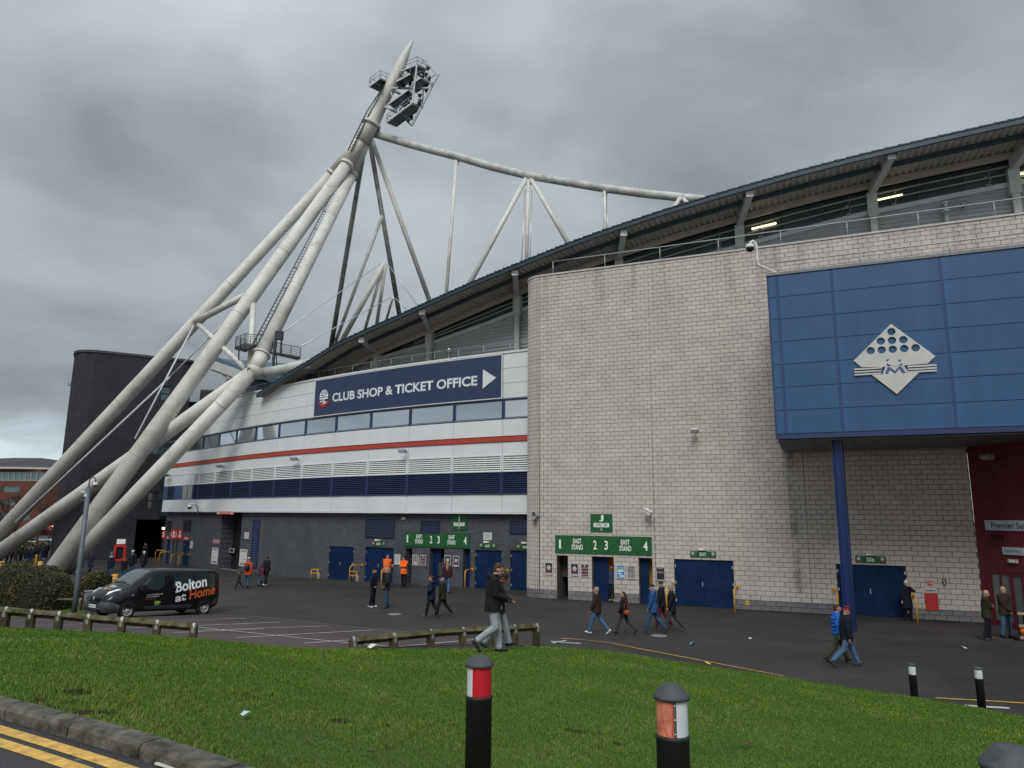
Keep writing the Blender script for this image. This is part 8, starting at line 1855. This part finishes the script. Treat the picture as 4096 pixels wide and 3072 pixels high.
s = pw['base'] @ Vector((.26, .16, .90)); hbg = thing('handbag', 'orange handbag on the shoulder of the woman in black', 'bag', s); m_bag = M('orange_leather', (.28, .055, .016), rough=.5, var=.15); q = MB(); ell(q, (0, 0, 0), (.12, .06, .10)); remesh(q, 'bag', m_bag, hbg, .02); MB().tube([s + Vector((-.1, 0, .08)), pw['base'] @ Vector((.16, .06, 1.42)), s + Vector((.1, 0, .08))], .014, 6).build('strap', m_bag, hbg, world=True)
person('man in blue cagoule and green brimmed hat striding left', 2614, 2532, 190, -100, 'blue', 'jean', 'brown', ('cap', 'green', 'white'), bulk=1.16, hem=.74, stride=26, hood=True)
person('man in navy coat, green beanie and dark red trousers striding left', 2648, 2512, 180, -98, 'dnavy', 'redtr', 'brown', ('beanie', 'green'), bulk=1.15, hem=.76, stride=20, hood=True)
person('grey haired man in black jacket and grey trousers, last of the striding three', 2690, 2527, 184, -95, 'dnavy', 'dgrey', 'grey', ('short', 'grey'), bulk=1.14, hem=.74, stride=25)
person('man in slate blue jacket leaning inside the middle turnstile of the stone wall', 2447, 2405, 138, -20, 'slate', 'djean', 'white', ('short', 'dark'), arms='pockets', bulk=1.05, hem=.80, stride=4, tilt=8)
person('person in bright blue quilted jacket half behind the striped bobble hat man', 3360, 2652, 226, 84, 'bblue', 'khaki', 'black', ('short', 'brown'), bulk=1.16, hem=.82, puffy=True, stride=24, nod=5)
person('man in navy coat with red and navy striped hat striding right by the blue column', 3395, 2668, 240, 92, 'dnavy', 'ljean', 'brown', ('twotone', 'navy', 'red'), bulk=1.15, hem=.78, stride=31, nod=12, swing=.10)
person('woman in white bobble hat and long navy coat by the EX6 doors', 3636, 2484, 152, -5, 'dnavy', 'black', 'black', ('bobble', 'white', 'brown'), arms={1: ((.07, -.18, 1.50), (.8, -.2, -1))}, bulk=1.1, hem=.52, hood=True, stride=3, nod=8)
person('bald man in olive jacket with arms crossed, by the red entrance', 3958, 2562, 192, 62, 'olive', 'dnavy', 'brown', ('balding', 'grey'), arms='crossed', bulk=1.15, hem=.74, stride=5, nod=12)
person('bald man in brown jacket and jeans facing the camera, by the red entrance', 4032, 2554, 198, 8, 'brown', 'ljean', 'black', ('balding', 'dark'), arms='clasp', bulk=1.18, hem=.78, stride=3, look=8)
# the family by the grey wall
person('small child in khaki coat walking in front of the family', 953, 2356, 70, -75, 'khaki', 'dnavy', 'black', ('beanie', 'nearblack'), bulk=1.15, hem=.74, stride=24)
pf = person('person in rust orange coat seen from behind, with a small rucksack', 988, 2351, 116, 168, 'orange', 'jean', 'black', ('beanie', 'cream'), bulk=1.2, hem=.68, stride=8)
s = pf['base'] @ Vector((-.02, .20, 1.20)); bk = thing('rucksack', 'small black rucksack on the back of the orange coat', 'bag', s); q = MB(); ell(q, (0, 0, 0), (.16, .16, .24)); remesh(q, 'bag', m_black, bk, .025); q = MB(); ell(q, (0, -.02, -.1), (.12, .1, .1)); 
person('girl in magenta jacket with long hair walking with her father', 1041, 2347, 88, 150, 'mag', 'jean', 'black', ('long', 'brown'), bulk=1.12, hem=.84, puffy=True, stride=18)
person('tall man in black jacket and trousers beside the girl in magenta', 1062, 2346, 118, 160, 'black', 'black', 'white', ('short', 'brown'), bulk=1.12, hem=.80, stride=16, look=40)
# on the left, beyond the van
person('man in long dark navy coat walking away behind the bin', 357, 2302, 94, 165, 'navy', 'dnavy', 'brown', ('short', 'brown'), bulk=1.1, hem=.55, stride=16)
person('person in teal bobble hat and navy coat with pale fur hood, walking away', 436, 2322, 106, 170, 'dnavy', 'jean', 'white', ('bobble', 'teal'), bulk=1.2, hem=.76, stride=12, extra=scarf('cream'))
person('person in black coat with orange fur hood, just behind the van', 491, 2318, 86, 175, 'black', 'jean', 'black', ('short', 'ginger'), bulk=1.2, hem=.74, stride=6, extra=scarf('orange'))
person('white hatted person in black coat with blue scarf behind the van', 521, 2312, 106, 20, 'black', 'jean', 'black', ('beanie', 'white'), bulk=1.12, hem=.80, stride=6, extra=scarf('teal'))
person('person in dark coat and white hat looking sideways near the passage', 568, 2302, 92, 60, 'nearblack', 'jean', 'black', ('beanie', 'white'), bulk=1.15, hem=.72, stride=8)
person('person in black standing in the dark passage under the tower', 575, 2252, 76, 0, 'black', 'black', 'black', ('short', 'dark'), bulk=1.1, hem=.74)
person('person in dark jacket and jeans half hidden behind the camera pole', 328, 2272, 60, 150, 'black', 'jean', 'black', ('short', 'dark'), bulk=1.1, stride=14)
person('person in pale jeans almost hidden behind the mast foot', 296, 2276, 62, 165, 'dgrey', 'ljean', 'black', ('short', 'brown'), bulk=1.1, stride=14)
# the crowd beyond the hedge
rg = random.Random(33)
CR = [(26, 2252, 62, 170, 'hivis', 'black', ('beanie', 'white'), 'person in orange hi-vis coat at the left edge of the crowd'), (43, 2252, 66, 160, 'redtr', 'black', ('short', 'grey'), 'man in red and black jacket beside the hi-vis coat in the crowd'),
      (78, 2252, 54, 175, 'black', 'black', ('short', 'brown'), 'person in black coat, left front of the crowd'), (112, 2251, 58, 178, 'dnavy', 'jean', ('short', 'grey'), 'person in navy coat and jeans, middle front of the crowd'), (126, 2251, 60, 170, 'nearblack', 'jean', ('balding', 'grey'), 'balding man in charcoal coat in the crowd front'), (142, 2250, 68, 175, 'dnavy', 'jean', ('short', 'dark'), 'broad person in dark coat, right front of the crowd'),
      (64, 2244, 56, 150, 'nearblack', 'djean', ('fluffy', 'dark'), 'dark haired person in the second row, left of the crowd'), (82, 2243, 60, 40, 'black', 'black', ('short', 'dark'), 'person with a pale face in the second row of the crowd'), (98, 2243, 56, 10, 'olive', 'djean', ('cap', 'nearblack'), 'person in olive coat and cap in the crowd'), (104, 2240, 58, 165, 'dgrey', 'djean', ('beanie', 'black'), 'person in grey coat and black beanie in the crowd'), (118, 2240, 58, 190, 'dnavy', 'black', ('beanie', 'dgrey'), 'person in navy coat and grey beanie in the crowd'), (136, 2238, 62, 20, 'black', 'djean', ('short', 'brown'), 'taller person at the back of the crowd'), (152, 2238, 60, 140, 'black', 'black', ('short', 'dark'), 'person at the back right of the crowd by the low post'), (166, 2238, 60, 200, 'nearblack', 'djean', ('beanie', 'black'), 'person in charcoal coat and beanie, right part of the crowd'), (178, 2238, 66, 180, 'dnavy', 'black', ('short', 'grey'), 'person in dark tracksuit at the right end of the crowd'), (183, 2236, 62, 20, 'black', 'black', ('short', 'dark'), 'person half hidden by the dark tower at the crowd end'), (58, 2240, 56, 10, 'slate', 'djean', ('short', 'brown'), 'person in slate jacket behind the hi-vis coat in the crowd')]
for u, v, hpx, f, tp, lg, hr, lab in CR:
    person(lab, u, v, hpx, f + rg.uniform(-12, 12), tp, lg, rg.choice(('black', 'white', 'grey')), hr, bulk=rg.uniform(1.08, 1.2), hem=rg.uniform(.70, .82), stride=rg.uniform(0, 12), vox=.034)
flush_remesh()
for o in COL.objects:
    for k_ in ('_w', '_h', '_sc'):
        if k_ in o: del o[k_]
print('objects', len(COL.objects))
